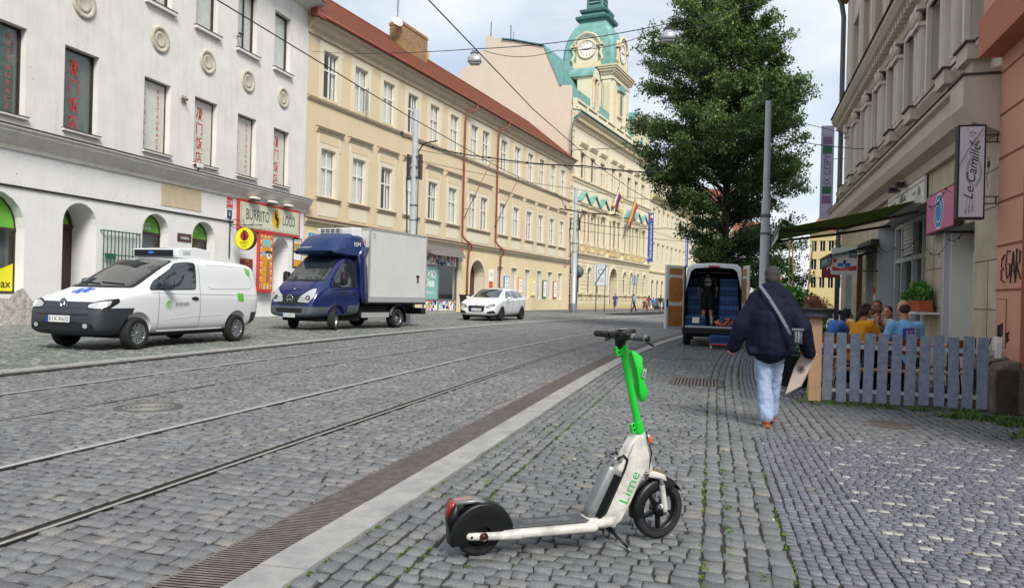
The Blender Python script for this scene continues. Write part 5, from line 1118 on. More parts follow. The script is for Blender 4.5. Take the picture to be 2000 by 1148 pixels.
for sd,vw in ((1,'L'),(-1,'R')):
    m=MB(); patch(m,bv,sw,vw,M_vgl,off=.006); w_=m.build('side_window',V,fix=False); m=MB(); seam(m,bv,sw,vw,.014,M_plast2,closed=True); m.box(.93,.965,sd*.86-.01,sd*.86+.01,1.27,1.52,M_plast2); m.build('window_frame',w_)
    m=MB(); seam(m,bv,[(1.06,1.2),(1.04,.42)],vw); seam(m,bv,[(-.26,1.9),(-.24,1.2),(-.26,.42),(1.04,.42)],vw); seam(m,bv,[(1.25,1.17),(.3,1.155),(-1.2,1.15),(-2.45,1.14)],vw,.004); seam(m,bv,rpoly([(-.42,1.83),(-1.2,1.85),(-2.0,1.82),(-2.3,1.5),(-2.2,1.30),(-.55,1.28)],.12)[3:-1],vw,.004); seam(m,bv,[(.9,.60),(-.2,.66),(-1.05,.68)],vw,.006,M_vw); seam(m,bv,[(1.0,.36),(-1.15,.36)],vw,.02,M_vw); m.build('door_seam',V)
    h=fuse([('e',(-.06,sd*.995,1.06),(.12,.03,.03)),('e',(-.06,sd*.985,1.06),(.13,.012,.045))],M_plast2,'door_handle',V,voxel=.01,smooth=2)
    mirror(V,.92,sd*.95,1.36,.12,.15,.11,arm=.14,side=sd)
    # headlights
    az=sd*42; pts=[(-1.30,.84),(-1.28,.93),(-1.05,1.0),(-.72,1.05),(-.70,.98),(-.86,.86),(-1.08,.815)]; pts=[(a*sd,b) for a,b in pts]
    m=MB(); patch(m,bv,rpoly(pts,.03),az,M_plast2,off=.006,grid=.05); p2=[(-1.26,.855),(-1.24,.92),(-1.04,.975),(-.84,.995),(-.88,.90),(-1.08,.835)]; p2=[(a*sd,b) for a,b in p2]; hl=m.build('headlight',V,fix=False)
    m=MB(); patch(m,bv,rpoly(p2,.03),az,M_lamp,off=.011,grid=.05); m.build('lens',hl,fix=False); m=MB(); patch(m,bv,rpoly([(a*sd,b) for a,b in [(-1.07,.86),(-1.05,.945),(-.93,.965),(-.93,.88)]],.03),az,M_hl,off=.015,grid=.05); m.build('lamp',hl,fix=False)
    m=MB(); patch(m,bv,[(sd*.60+.11*cos(2*PI*i/16),.50+.06*sin(2*PI*i/16)) for i in range(16)],'F',M_plast2,off=.006,grid=.05); patch(m,bv,[(sd*.60+.055*cos(2*PI*i/16),.50+.045*sin(2*PI*i/16)) for i in range(16)],'F',M_lamp,off=.011,grid=.04); m.build('fog_lamp',V,fix=False)
m=MB(); patch(m,bv,rpoly([(-.78,.40),(.78,.40),(.74,.54),(.3,.58),(-.3,.58),(-.74,.54)],.03),'F',M_plast2,off=.005)
for k_ in range(5): seam(m,bv,[(-.7,.42+k_*.03),(.7,.42+k_*.03)],'F',.005,M_plast)
for k_ in range(34): y_=-.68+k_*.041; seam(m,bv,[(y_,.41),(y_+.02,.54)],'F',.004,M_plast)
patch(m,bv,rpoly([(-.6,.70),(.6,.70),(.66,.74),(-.66,.74)],.015),'F',M_plast2,off=.006)
m.build('lower_grille',V,fix=False)
m=MB(); patch(m,bv,rpoly([(-.62,.84),(.62,.84),(.66,.97),(-.66,.97)],.03),'F',M_plast,off=.006)
for k_ in range(3): seam(m,bv,[(-.6,.865+k_*.035),(.6,.865+k_*.035)],'F',.006,M_plast2)
m.build('upper_grille',V,fix=False)
P=proj_pts(bv,[(0,.92)],'F',.03)[0]; m=MB(); Tm=Matrix.Translation(P)@Matrix.Rotation(R(90),4,'Y'); m.lathe([(.085,0),(.1,.004),(.105,.012),(.085,.014),(.085,.004),(0,.003)],M_chrome,n=28,M=Tm)
for pts in ([(-.045,.065),(0,-.0),(.045,.065)],[(-.075,.03),(-.035,-.065),(0,.0),(.035,-.065),(.075,.03)]): m.tube([Vector((P.x+.012,y_,P.z+z_)) for y_,z_ in pts],.008,M_chrome,n=4)
m.build('badge',V); plate(V,bv,'E1X X632',(-.02,.63),.56,.13,'F')
# blue six-armed star on the bonnet, texts
M_star=mat('star_blue','2b5bb5',.5); m=MB()
for k_ in range(3):
    a=k_*PI/3; c_=(2.02,-.05); u_=Vector((cos(a)*.9,sin(a))); v_=Vector((-sin(a)*.9,cos(a))); pts=[Vector(c_)+u_*s1*.22+v_*s2*.055 for s1,s2 in ((-1,-1),(1,-1),(1,1),(-1,1))]; patch(m,bv,[tuple(p) for p in pts],'T',M_star,off=.005+.001*k_,grid=.05)
patch(m,bv,[(1.93,-.04),(2.1,-.06),(2.1,-.04),(1.93,-.02)],'T',CC[4],off=.012,grid=.05)
m.build('star_emblem',V,fix=False)
M_lg=mat('logo_green','5f9a4a',.5); m=MB(); y_=.997
m.tube([(.79+.075*cos(a),y_,.93+.085*sin(a)) for a in [R(q) for q in range(-60,241,20)]],.006,M_lg,n=4); m.tube([(.79,y_,.97),(.79,y_,.86)],.006,M_lg,n=4); m.tube([(.83,y_,.93),(.75,y_,.93)],.006,M_lg,n=4); m.tube([(.79+.018*cos(a),y_,.985+.018*sin(a)) for a in [R(q) for q in range(0,361,30)]],.005,M_lg,n=4)
m.text('AVENIER',(.36,y_+.002,.94),(-1,0,0),(0,0,1),.075,mat('logo_dark','3f4448',.6),w=.44); m.build('logo',V,fix=False)
m=MB(); M_lg2=mat('patch_green','5cb531',.4,coat=.4); patch(m,bv,rpoly([(-1.62,1.0),(-1.86,.98),(-1.85,1.18),(-1.6,1.2)],.05),'L',M_lg2,off=.006); m.build('green_marking',V,fix=False); m=MB(); patch(m,bv,rpoly([(-2.05,1.66),(-2.22,1.60),(-2.26,1.78),(-2.02,1.86)],.06),'L',M_lg2,off=.006); m.build('green_marking',V,fix=False)
for x,sd in ((1.62,1),(1.62,-1),(-1.63,1),(-1.63,-1)): wheel(V,x,sd*.865,.335,.22,spokes=7,side=sd,steer=R(3) if x>0 else 0)
m=MB(); m.box(-2.2,2.0,-.78,.78,.24,.36,M_under); m.build('underbody',V)
# cooling unit on the roof
m=MB(); m.ext([(.02,-.62,1.97),(.10,-.62,2.02),(.12,-.62,2.17),(-.5,-.62,2.24),(-1.0,-.62,2.2),(-1.0,-.62,1.97)],(0,1.24,0),M_vw); cu_=m.build('cooling_unit',V,bevel=.02)
m=MB(); m.add([(.112,-.57,2.0),(.112,.5,2.0),(.128,.5,2.155),(.128,-.57,2.155)],[(0,1,2,3)],M_plast2)
for k_ in range(5): m.box(.12,.14,-.57,.5,2.005+k_*.032,2.012+k_*.032,M_plast)
for k_ in range(24): m.box(.12,.135,-.53+k_*.041,-.525+k_*.041,2.0,2.155,M_plast)
m.disc((.15,-.08,2.09),(0,1,0),(0,0,1),.075,.032,M_star); m.box(-.3,-.05,.62,.626,2.05,2.14,M_lamp); m.build('vent_grille',cu_)
m=MB(); 
for y_ in (-.35,.25): 
    P1=proj_pts(bv,[(y_+.3,1.33)],'F',.02)[0]; P2=proj_pts(bv,[(y_-.3,1.36)],'F',.02)[0]; m.tube([P1,P1.lerp(P2,.5)+Vector((.01,0,.0)),P2],.012,M_plast2,n=4)
m.build('wiper',V)
# ---------------- blue box truck
S=thing('box_truck','blue cab box truck with white cargo box, front wheel turned, parked by the cream building','truck',(-13.32,25.5,0),R(-102.7)); S.scale=(1.02,)*3
st=[(.42,.52,1.45,2.55,.98,1.05,.88),(.5,.48,1.45,2.62,1.0,1.06,.90),(1.05,.46,1.47,2.68,1.01,1.07,.90),(1.35,.45,1.47,2.60,1.01,1.07,.90),(1.75,.44,1.47,2.22,1.01,1.065,.89),(2.08,.44,1.44,1.88,1.01,1.06,.90),(2.2,.44,1.42,1.78,1.0,1.05,.89),(2.55,.44,1.28,1.56,.99,1.02,.82),(2.76,.44,1.08,1.32,.95,.98,.74),(2.88,.46,.8,.98,.88,.9,.62),(2.94,.52,.65,.75,.75,.76,.5)]
bd,bv=car_body(S,'cab',st,M_vblue,[(1.76,.4,.46,1.3)],split=[('bumper',M_bgrey,[((0,0,.80),(0,0,1)),((2.1,0,0),(1,0,0))],lambda c:c.z<.80 and c.x>2.1)])
m=MB(); patch(m,bv,rpoly([(-.88,1.72),(.88,1.72),(.74,2.56),(-.74,2.56)],.08),'F',M_vgl,off=.008,grid=.1); m.build('windscreen',S,fix=False)
m=MB(); patch(m,bv,rpoly([(-.93,1.66),(.93,1.66),(.78,2.6),(-.78,2.6)],.06),'F',M_plast2,off=.004,grid=.1); m.build('windscreen_seal',S,fix=False)
sw=rpoly([(2.02,1.48),(1.9,1.72),(1.36,2.36),(.74,2.42),(.72,1.5)],.07)
for sd,vw in ((1,'L'),(-1,'R')):
    m=MB(); patch(m,bv,sw,vw,M_vgl,off=.008); w_=m.build('side_window',S,fix=False); m=MB(); seam(m,bv,sw,vw,.014,M_plast2,closed=True); m.build('window_frame',w_)
    m=MB(); seam(m,bv,[(1.98,1.42),(2.02,.95)],vw,.006,M_plast2); seam(m,bv,[(.62,2.45),(.6,.6)],vw,.007,M_plast2); m.build('door_seam',S)
    m=MB(); patch(m,bv,[(.6,.62),(1.2,.62),(1.2,.86),(.6,.88)],vw,M_bgrey,off=.02); m.build('side_moulding',S,fix=False)
    fuse([('e',(.82,sd*1.075,1.28),(.11,.025,.03))],M_plast2,'door_handle',S,voxel=.012,smooth=2)
    fuse([('b',(1.72,sd*1.32,1.78),(.08,.11,.21)),('e',(1.75,sd*1.32,1.78),(.1,.13,.25)),('c',(1.8,sd*1.05,1.6),(1.72,sd*1.28,1.62),.03,.03)],M_plast2,'mirror',S,voxel=.018,smooth=3)
    az=sd*38; pts=[(-1.52,.96),(-1.40,1.16),(-1.06,1.38),(-.88,1.42),(-.95,1.14),(-1.16,.93)]; m=MB(); patch(m,bv,rpoly([(a*sd,b) for a,b in pts],.05),az,M_lamp,off=.01,grid=.06); hl=m.build('headlight',S,fix=False)
    m=MB(); patch(m,bv,[(sd*(-1.16+.085*cos(t)),1.09+.085*sin(t)) for t in [2*PI*i/14 for i in range(14)]],az,M_rimd,off=.014,grid=.06); patch(m,bv,[(sd*(-1.16+.05*cos(t)),1.09+.05*sin(t)) for t in [2*PI*i/12 for i in range(12)]],az,M_chrome,off=.018,grid=.06); m.build('lens',hl,fix=False)
    # wheel arch lip
    m=MB(); seam(m,bv,[(1.76+.5*cos(a),.4+.5*sin(a)) for a in [R(q) for q in range(5,176,10)]],vw,.03,M_vblue); m.build('arch_lip',S)
m=MB(); patch(m,bv,rpoly([(-.66,.86),(.66,.86),(.76,1.16),(-.76,1.16)],.08),'F',M_plast2,off=.008)
for k_ in range(3): seam(m,bv,[(-.64,.93+k_*.08),(.64,.93+k_*.08)],'F',.014,M_plast)
m.build('grille',S,fix=False)
m=MB(); patch(m,bv,rpoly([(-.55,.60),(.55,.60),(.6,.74),(-.6,.74)],.04),'F',M_plast2,off=.006); m.build('lower_grille',S,fix=False)
P=proj_pts(bv,[(0,1.04)],'F',.03)[0]; m=MB(); m.lathe([(.125,-.01),(.15,0),(.15,.012),(.125,.012)],M_chrome,n=30,M=Matrix.Translation(P)@Matrix.Rotation(R(90),4,'Y'))
for a in (90,210,330): m.tube([P+Vector((.006,0,0)),P+Vector((.006,.13*cos(R(a)),.13*sin(R(a))))],.012,M_chrome,n=4,rs=[.02,.006])
m.build('badge',S); plate(S,bv,'5U2 6BCU',(0,.50),.56,.13,'F')
P=proj_pts(bv,[(0,1.40)],'F',.004)[0]; m=MB(); m.lathe([(0,.01),(.03,.006),(.034,0)],M_chrome,n=16,M=Matrix.Translation(P)@Matrix.Rotation(R(35),4,'Y')); m.build('bonnet_badge',S)
m=MB(); 
for y_ in (-.45,.45): patch(m,bv,rpoly([(2.3,y_-.2),(2.36,y_-.2),(2.36,y_+.2),(2.3,y_+.2)],.02),'T',M_plast2,off=.006)
m.build('bonnet_vent',S,fix=False)
wheel(S,1.76,.9,.36,.24,steer=R(28),side=1,style='steel'); wheel(S,1.76,-.9,.36,.24,steer=R(28),side=-1,style='steel')
for sd in (1,-1): wheel(S,-1.72,sd*.93,.36,.34,side=sd,style='steel')
# wind deflector
m=MB(); rings=[]
for t,x,zb,zt,w_ in ((0,.3,2.56,3.36,1.08),(1,.38,2.56,3.40,1.08),(2,.9,2.56,3.40,1.07),(3,1.3,2.58,3.28,1.03),(4,1.62,2.62,3.04,.98),(5,1.82,2.64,2.80,.92),(6,1.86,2.66,2.72,.88)):
    rings.append([(x,y_*w_,z_) for y_,z_ in ((-1,zb+.06),(-.98,zb+(zt-zb)*.45),(-.86,zt-.1),(-.7,zt),(0,zt+.03),(.7,zt),(.86,zt-.1),(.98,zb+(zt-zb)*.45),(1,zb+.06),(.85,zb),(0,zb-.02),(-.85,zb))])
m.loft(rings,M_vblue2); df=m.build('wind_deflector',S); s_=df.modifiers.new('s','BEVEL'); s_.width=.05; s_.segments=3; s_.limit_method='ANGLE'; s_.angle_limit=R(24)
for sd in (1,-1):
    m=MB(); m.loft([[(x,sd*(1.0),z),(x,sd*(1.12),z),(x-.32,sd*(1.16),z),(x-.34,sd*1.0,z)] for x,z in ((.45,.95),(.55,1.3),(.62,2.2),(.75,2.66),(.5,2.95))],M_vblue); m.build('side_fairing',S)
m=MB(); m.text('ISM',(.78,1.085,3.02),(-1,0,0),(0,0,1),.15,CC[4],w=.34); m.text('14',(.42,1.08,3.14),(-1,0,0),(0,0,1),.14,M_red,w=.24); m.text('IVECO FRIGO'[6:]+' TRANSPORT',(1.80,-.45,2.86),(0,1,0),(0,0,1),.05,CC[4],w=.7); m.build('lettering',df,fix=False)
# cargo box
M_box=mat('box_white','c4c5c4',.5,var=.05,vs=1.2,stain=.1); M_boxt=mat('box_trim','a9abab',.45,.3)
m=MB(); m.box(-3.42,.18,-1.16,1.16,1.0,3.64,M_box); bx=m.build('cargo_box',S,bevel=.02)
m=MB()
for x in (-3.44,.14): m.box(x,x+.06,-1.18,-1.12,.98,3.66,M_boxt); m.box(x,x+.06,1.12,1.18,.98,3.66,M_boxt)
for y_ in (-1.18,1.12): m.box(-3.38,.14,y_,y_+.06,3.60,3.66,M_boxt); m.box(-3.38,.14,y_,y_+.06,.98,1.18,M_boxt)
m.box(.14,.2,-1.12,1.12,3.6,3.66,M_boxt); m.build('box_trim',bx)
m=MB(); m.text('81\n18',(-.05,1.185,3.4),(-1,0,0),(0,0,1),.18,M_gframe); m.box(-2.95,-2.75,1.165,1.172,1.95,2.05,M_gframe); m.box(-2.9,-2.8,1.172,1.178,1.75,1.95,M_gframe); m.build('box_marking',bx,fix=False)
m=MB(); m.ext([(.2,-.85,3.2),(.75,-.8,3.3),(.8,-.8,3.62),(.2,-.85,3.66)],(0,1.65,0),M_vw); fr=m.build('cooling_unit',S,bevel=.03); m=MB()
m.add([(.815,-.62,3.36),(.815,.35,3.36),(.825,.35,3.6),(.825,-.62,3.6)],[(0,1,2,3)],M_plast2)
for k_ in range(4): m.box(.82,.84,-.62,.35,3.37+k_*.07,3.385+k_*.07,M_vw)
for k_ in range(5): m.box(.82,.84,-.62+k_*.23,-.60+k_*.23,3.36,3.6,M_vw)
m.build('vent_grille',fr)
m=MB(); m.box(-3.6,.5,-.45,-.35,.62,.9,M_under); m.box(-3.6,.5,.35,.45,.62,.9,M_under); m.box(-3.6,.3,-1.05,1.05,.9,1.02,M_plast2); m.box(-1.3,.3,.5,.9,.45,.85,M_under); m.box(-3.7,-3.4,-1.0,1.0,.5,.75,M_plast2); m.box(.2,2.4,-.8,.8,.3,.5,M_under); m.build('chassis',S)
for sd in (1,-1):
    m=MB(); a,b=sorted((sd*1.02,sd*1.08)); m.box(-1.15,.4,a,b,.42,.60,M_boxt); m.build('side_guard',S)
    m=MB(); m.lathe([(.46,-.17),(.48,-.17),(.48,.17),(.46,.17)],M_plast2,n=20,M=Matrix.Translation((-1.72,sd*.95,.40))@Matrix.Rotation(R(90),4,'X'),a0=R(10),a1=R(170)); a,b=sorted((sd*.8,sd*1.1)); m.box(-2.25,-2.22,a,b,.2,.5,M_plast2); m.build('mudguard',S)
# ---------------- white estate car
def passenger_car(name,label,loc,rz,m,wb=1.47,L0=-2.35,L1=2.42,h=1.56,wagon=True,detail=True,ptxt='6AH 2578',group=None):
    c=thing(name,label,'car',loc,rz,group)
    st=[(L0,.45,.95,1.10,.72,.80,.6),(L0+.12,.34,1.0,1.32,.82,.90,.62),(L0+.5,.26,1.02,1.47,.87,.955,.66),(-1.2,.22,1.03,h-.02,.88,.97,.68),(-.3,.22,1.02,h,.88,.975,.69),(.3,.22,1.01,h-.04,.88,.975,.68),(.75,.22,1.0,1.36,.88,.975,.70),(1.15,.22,.99,1.15,.88,.97,.74),(1.45,.22,.95,1.04,.88,.965,.76),(2.0,.22,.84,.94,.86,.94,.70),(L1-.15,.24,.70,.83,.80,.86,.58),(L1,.30,.55,.66,.62,.64,.42)]
    bd,bv=car_body(c,'body',st,m,[(wb,.33,.375,1.15),(-wb,.33,.375,1.15)])
    q=MB(); patch(q,bv,rpoly([(-.66,1.07),(.66,1.07),(.56,1.48),(-.56,1.48)],.07),'F',M_vgl,off=.006,grid=.1); q.build('windscreen',c,fix=False)
    q=MB(); patch(q,bv,rpoly([(-.6,1.1),(.6,1.1),(.52,1.42),(-.52,1.42)],.07),'B',M_vgl,off=.006,grid=.1); q.build('rear_window',c,fix=False)
    for sd,vw in ((1,'L'),(-1,'R')):
        for pts in ([(1.0,1.06),(.45,1.38),(.1,1.43),(.08,1.07)],[(.0,1.07),(.02,1.43),(-.7,1.44),(-.85,1.08)],[(-.93,1.09),(-.8,1.43),(-1.45,1.38),(-1.75,1.14)]):
            q=MB(); patch(q,bv,rpoly(pts,.05),vw,M_vgl,off=.006); q.build('side_window',c,fix=False)
        q=MB(); seam(q,bv,[(.95,1.0),(1.0,.6),(.9,.3)],vw); seam(q,bv,[(.04,1.03),(.02,.3)],vw); seam(q,bv,[(-.9,1.04),(-1.0,.7),(-1.1,.5)],vw); seam(q,bv,[(1.6,.86),(.5,.90),(-1.9,.96)],vw,.006); q.build('door_seam',c)
        if detail: fuse([('e',(.86,sd*1.06,1.06),(.07,.11,.07)),('c',(.86,sd*.9,1.03),(.86,sd*1.0,1.04),.025,.025)],m,'mirror',c,voxel=.018,smooth=3)
        az=sd*45; q=MB(); patch(q,bv,rpoly([(sd*a,b) for a,b in [(-1.40,.62),(-1.2,.74),(-.92,.80),(-.98,.70),(-1.25,.60)]],.03),az,M_rimd,off=.006); patch(q,bv,rpoly([(sd*a,b) for a,b in [(-1.32,.64),(-1.18,.71),(-1.02,.74),(-1.08,.69),(-1.22,.63)]],.02),az,M_lamp,off=.01); q.build('headlight',c,fix=False)
        q=MB(); patch(q,bv,rpoly([(sd*a,b) for a,b in [(1.38,.78),(1.02,.86),(.95,.98),(1.3,.95)]],.03),sd*135,M_redl,off=.006); q.build('tail_light',c,fix=False)
        q=MB(); patch(q,bv,rpoly([(sd*.85,.36),(sd*.5,.34),(sd*.52,.42),(sd*.8,.5)],.03),'F',M_plast2,off=.006); q.build('fog_lamp',c,fix=False)
        for x in (wb,-wb): wheel(c,x,sd*.85,.33,.22,spokes=5,side=sd,rimm=M_rimd)
    q=MB(); patch(q,bv,rpoly([(-.42,.70),(.42,.70),(.36,.42),(-.36,.42)],.06),'F',M_plast2,off=.008)
    for k_ in range(4): seam(q,bv,[(-.38,.45+k_*.06),(.38,.45+k_*.06)],'F',.006,M_rimd)
    q.build('grille',c,fix=False)
    P=proj_pts(bv,[(0,.715)],'F',.02)[0]; q=MB(); q.tube([P+Vector((.0,.09*cos(a),.045*sin(a))) for a in [2*PI*i/16 for i in range(16)]],.007,M_chrome,n=4,closed=True); q.tube([P+Vector((0,-.035,-.03)),P+Vector((0,-.03,.03))],.007,M_chrome,n=4); q.tube([P+Vector((0,.035,-.03)),P+Vector((0,.03,.03))],.007,M_chrome,n=4); q.tube([P+Vector((0,-.035,-.0)),P+Vector((0,.035,.0))],.006,M_chrome,n=4); q.build('badge',c)
    plate(c,bv,ptxt,(0,.52),.52,.12,'F'); q=MB(); q.box(-2.0,2.0,-.75,.75,.16,.28,M_under); q.build('underbody',c); return c
passenger_car('estate_car','white estate car with a dark grille driving behind the blue truck',(-11.75,40.0,0),R(-94),M_vw).scale=(1.15,)*3
passenger_car('parked_car','blue car with a red tail light, cut off by the left edge of the photo',(-12.92,7.72,0),R(-90),M_vblue,ptxt='4SC 8810')
passenger_car('parked_car','small dark car in the distance beside the pedestrians and the open van door',(-6.3,97,0),R(-86),M_plast,ptxt='2AK 5517',detail=False)
# ---------------- open white van seen from behind
W=thing('open_van','white panel van with both rear doors open, loaded with blue crates, parked on the pavement','van',(.05,22.75,0),R(90))
def vring(x,w,h,zb,wt): return [(x,y*.87,z*.965) for y,z in ((-w,zb),(-w-.02,1.2),(-w+.02,1.75),(-wt,h-.12),(-wt+.13,h-.02),(0,h+.02),(wt-.13,h-.02),(wt,h-.12),(w-.02,1.75),(w+.02,1.2),(w,zb))]
M_vin=mat('van_inside','3c3f42',.85); M_ply=mat('plywood','a8733e',.7,var=.2,vs=7,bump=.1); M_vw2=mat('van_white','cfd1d2',.4,coat=.3,var=.04)
m=MB(); ro_=[vring(x,w,h,.5,wt) for x,w,h,wt in ((0,1.0,2.52,.86),(.15,1.02,2.58,.88),(3.6,1.02,2.6,.88),(4.2,1.0,2.4,.84),(4.9,.95,1.6,.8),(5.3,.85,1.2,.7))]
m.loft(ro_,M_vw2,closed=False,cap=False); ri=[vring(x,.93,2.44,.62,.76) for x in (0,3.4)]; m.loft([r[::-1] for r in ri],M_vin,closed=False,cap=False)
for i in range(10): m.add([ro_[0][i],ro_[0][i+1],ri[0][i+1],ri[0][i]],[(0,1,2,3)],M_vw2)
bdv=m.build('body',W,fix=False)
m=MB(); m.box(0,3.4,-.81,.81,.54,.60,mat('van_floor','5a5853',.8)); m.box(3.38,3.4,-.80,.80,.60,2.3,M_vin); m.box(-.02,.0,-.81,.81,.58,.62,M_chrome); m.build('floor',W)
m=MB(); m.box(-.14,.0,-.88,.88,.40,.58,M_plast2); m.box(-.2,-.1,-.83,.83,.50,.56,M_plast2); m.box(-.05,4.5,-.75,.75,.3,.5,M_under); m.build('bumper',W,bevel=.02)
m=MB(); m.box(-.02,.0,-.16,.16,2.37,2.42,M_redl); m.build('brake_light',W,bevel=.008)
for x in (.95,4.3):
    for sd in (1,-1): wheel(W,x,sd*.76,.345,.22,side=sd,style='steel')
def vdoor(sd,ang):
    d=thing('rear_door',None,None,(0,sd*.87,-.02),0); d.parent=W; d.rotation_euler=(0,0,ang)
    # local: hinge at origin, leaf along -y*sd, thickness along x ; inner face towards +x when closed
    def Y(t): return -sd*t
    def bx2(m,t0,t1,x0,x1,z0,z1,mt): a,b=sorted((Y(t0),Y(t1))); m.box(x0,x1,a,b,z0,z1,mt)
    m=MB(); prof=[(0,.55),(0,1.2),(0.0,2.28),(.12,2.42),(.84,2.42),(.84,.55)]
    m.ext([(0,Y(a),z) for a,z in prof],(.07,0,0),M_vw2); o=m.build('door_panel',d,bevel=.02)
    for nm,(a0,a1,z0,z1) in (('a',(.14,.72,2.14,2.33)),('b',(.12,.72,1.34,2.06)),('c',(.12,.74,.62,1.22))):
        m=MB(); pts=rpoly([(a0,z0),(a1,z0),(a1,z1),(a0,z1)],.14 if nm=='b' else .04); m.ext([(.07,Y(a),z) for a,z in pts],(.006,0,0),M_ply); m.build('plywood_panel',d)
    m=MB(); bx2(m,.77,.82,.07,.1,1.2,1.42,M_plast2); m.build('latch',d); m=MB(); bx2(m,0,.05,-.03,.09,.56,2.4,M_plast2); m.build('hinge_seal',d)
vdoor(1,R(-180+52)); vdoor(-1,R(180-82))
# ================================================================ E-SCOOTER
M_sg=mat('scooter_green','10b52c',.35,coat=.3,var=.05,vs=12); M_swt=mat('scooter_white','b3afa6',.45,coat=.15,var=.22,vs=14,col2='cfcdc7',stain=.55); M_sblk=mat('scooter_black','08090a',.38,var=.1,vs=10,spec=.35); M_sgr=mat('scooter_grey','7d7f80',.4,.5,var=.12,vs=8); M_grip=mat('grip_rubber','1b1c1e',.8); M_ora=mat('reflector_orange','d25310',.25,coat=.5); M_mat=mat('deck_mat','55575a',.8,var=.2,vs=30,bump=.6,bs=220)
K=thing('electric_scooter','white and green rental electric scooter with a black rear mudguard standing alone on the cobbles','scooter',(-1.18,3.75,.004),R(34.7))
def swheel(x,r,w,sp,steer=0):
    wh=thing('wheel',None,None,(x,0,r)); wh.parent=K; wh.rotation_euler=(0,0,steer); T=Matrix.Rotation(R(-90),4,'X')
    t=MB(); pr=[(r-.040+.0*0,-w*.42)]+[(r-.025+.025*cos(a)*1.0,w*.5*sin(a)) for a in [R(q) for q in range(-80,81,16)]]+[(r-.040,w*.42),(r-.045,w*.3),(r-.045,-w*.3),(r-.040,-w*.42)]
    t.lathe(pr,M_tyre,n=56,M=T)
    for s_ in (-1,0,1): t.lathe([(r+.0002,s_*w*.16-.002),(r-.003,s_*w*.16),(r+.0002,s_*w*.16+.002)],M_plast2,n=56,M=T)
    t.build('tyre',wh)
    q=MB(); ri=r-.045; q.lathe([(ri+.004,-w*.35),(ri+.004,w*.35),(ri-.012,w*.35),(ri-.014,0),(ri-.012,-w*.35),(ri+.004,-w*.35)],M_sblk,n=48,M=T)
    if sp:
        for i in range(sp):
            a=2*PI*i/sp+.3; A=T@Matrix.Rotation(a,4,'Z'); q.ext([A@Vector((.03,-.012,.012)),A@Vector((ri-.008,-.008,.01)),A@Vector((ri-.008,.008,.01)),A@Vector((.03,.012,.012))],A.to_3x3()@Vector((0,0,-.024)),M_sblk)
        q.lathe([(0,-.04),(.034,-.038),(.04,0),(.034,.038),(0,.04)],M_sblk,n=24,M=T)
    else: q.lathe([(0,-.045),(ri*.6,-.045),(ri-.01,-.03),(ri-.01,.03),(ri*.6,.045),(0,.045)],M_sblk,n=32,M=T)
    q.build('rim',wh); return wh
FWX=1.105; swheel(FWX,.166,.056,5,R(6)); swheel(.02,.127,.06,0)
# deck and neck frame: fused white shell
fr=[('b',(.40,0,.118),(.26,.075,.024)),('c',(.66,.045,.125),(.78,.035,.13),.028,.03),('c',(.66,-.045,.125),(.78,-.035,.13),.028,.03),('b',(.72,0,.128),(.09,.05,.03)),('c',(.70,0,.14),(.82,0,.14),.04,.045),
 ('c',(.20,.078,.118),(.66,.078,.118),.024,.026),('c',(.20,-.078,.118),(.66,-.078,.118),.024,.026),('c',(-.05,.082,.127),(.22,.078,.112),.02,.024),('c',(-.05,-.082,.127),(.22,-.078,.112),.02,.024)]
fuse(fr,M_swt,'frame',K,voxel=.0055,smooth=6)
q=MB(); ol=[(.655,.10),(.80,.095),(.85,.125),(.905,.22),(.965,.34),(1.005,.405),(1.02,.42),(.985,.60),(.935,.605),(.905,.57),(.845,.46),(.80,.40),(.70,.19),(.655,.155),(.60,.15)]
q.ext([(x,-.044,z) for x,z in ol],(0,.088,0),M_swt); nk=q.build('neck',K,bevel=.013); nk.modifiers[0].segments=4
for p_ in nk.data.polygons: p_.use_smooth=True
q=MB(); q.cyl((1.028,0,.385),(.972,0,.605),.036,.034,M_swt,n=28); q.lathe([(.0355,0),(.038,.004),(.0355,.008)],M_sgr,n=28,M=Matrix.Translation((1.026,0,.39))@Matrix.Rotation(R(-14.5),4,'Y')); q.build('head_tube',K)
for sd in (1,-1):
    q=MB(); T=Matrix.Translation((.02,sd*.104,.127))@Matrix.Rotation(R(-90*sd),4,'X'); q.lathe([(0,.004),(.010,.006),(.012,.0),(.017,.001),(.019,.008),(.022,.008),(.023,-.002)],mat('bolt_rust','4a2c22',.5,.6),n=20,M=T); q.cyl((-.045,sd*.102,.13),(-.045,sd*.105,.13),.007,m=M_sblk,n=12); q.build('axle_bolt',K)
q=MB(); q.ext([(.19,-.068,.147),(.615,-.068,.147),(.665,-.04,.147),(.665,.04,.147),(.615,.068,.147),(.19,.068,.147)],(0,0,.008),M_mat); dk=q.build('deck_mat',K,bevel=.002)
q=MB(); 
for i in range(38):
    for j in range(11):
        x=.205+i*.012+(j%2)*.006; y=-.06+j*.012
        if not(.28<x<.56 and abs(y)<.035) and x<.655-abs(y)*.4: q.box(x-.0035,x+.0035,y-.0035,y+.0035,.155,.1568,M_mat)
q.text('Lime',(.385,0,.156),(1,0,0),(0,1,0),.045,M_sgr,w=.15); T=Matrix.Translation((.52,0,.1555)); 
for r_ in (.024,.032): q.lathe([(r_-.002,0),(r_-.002,.001),(r_+.001,.001),(r_+.001,0)],M_sgr,n=28,M=T)
q.box(.498,.542,-.003,.003,.155,.157,M_sgr); q.build('deck_print',dk,fix=False)
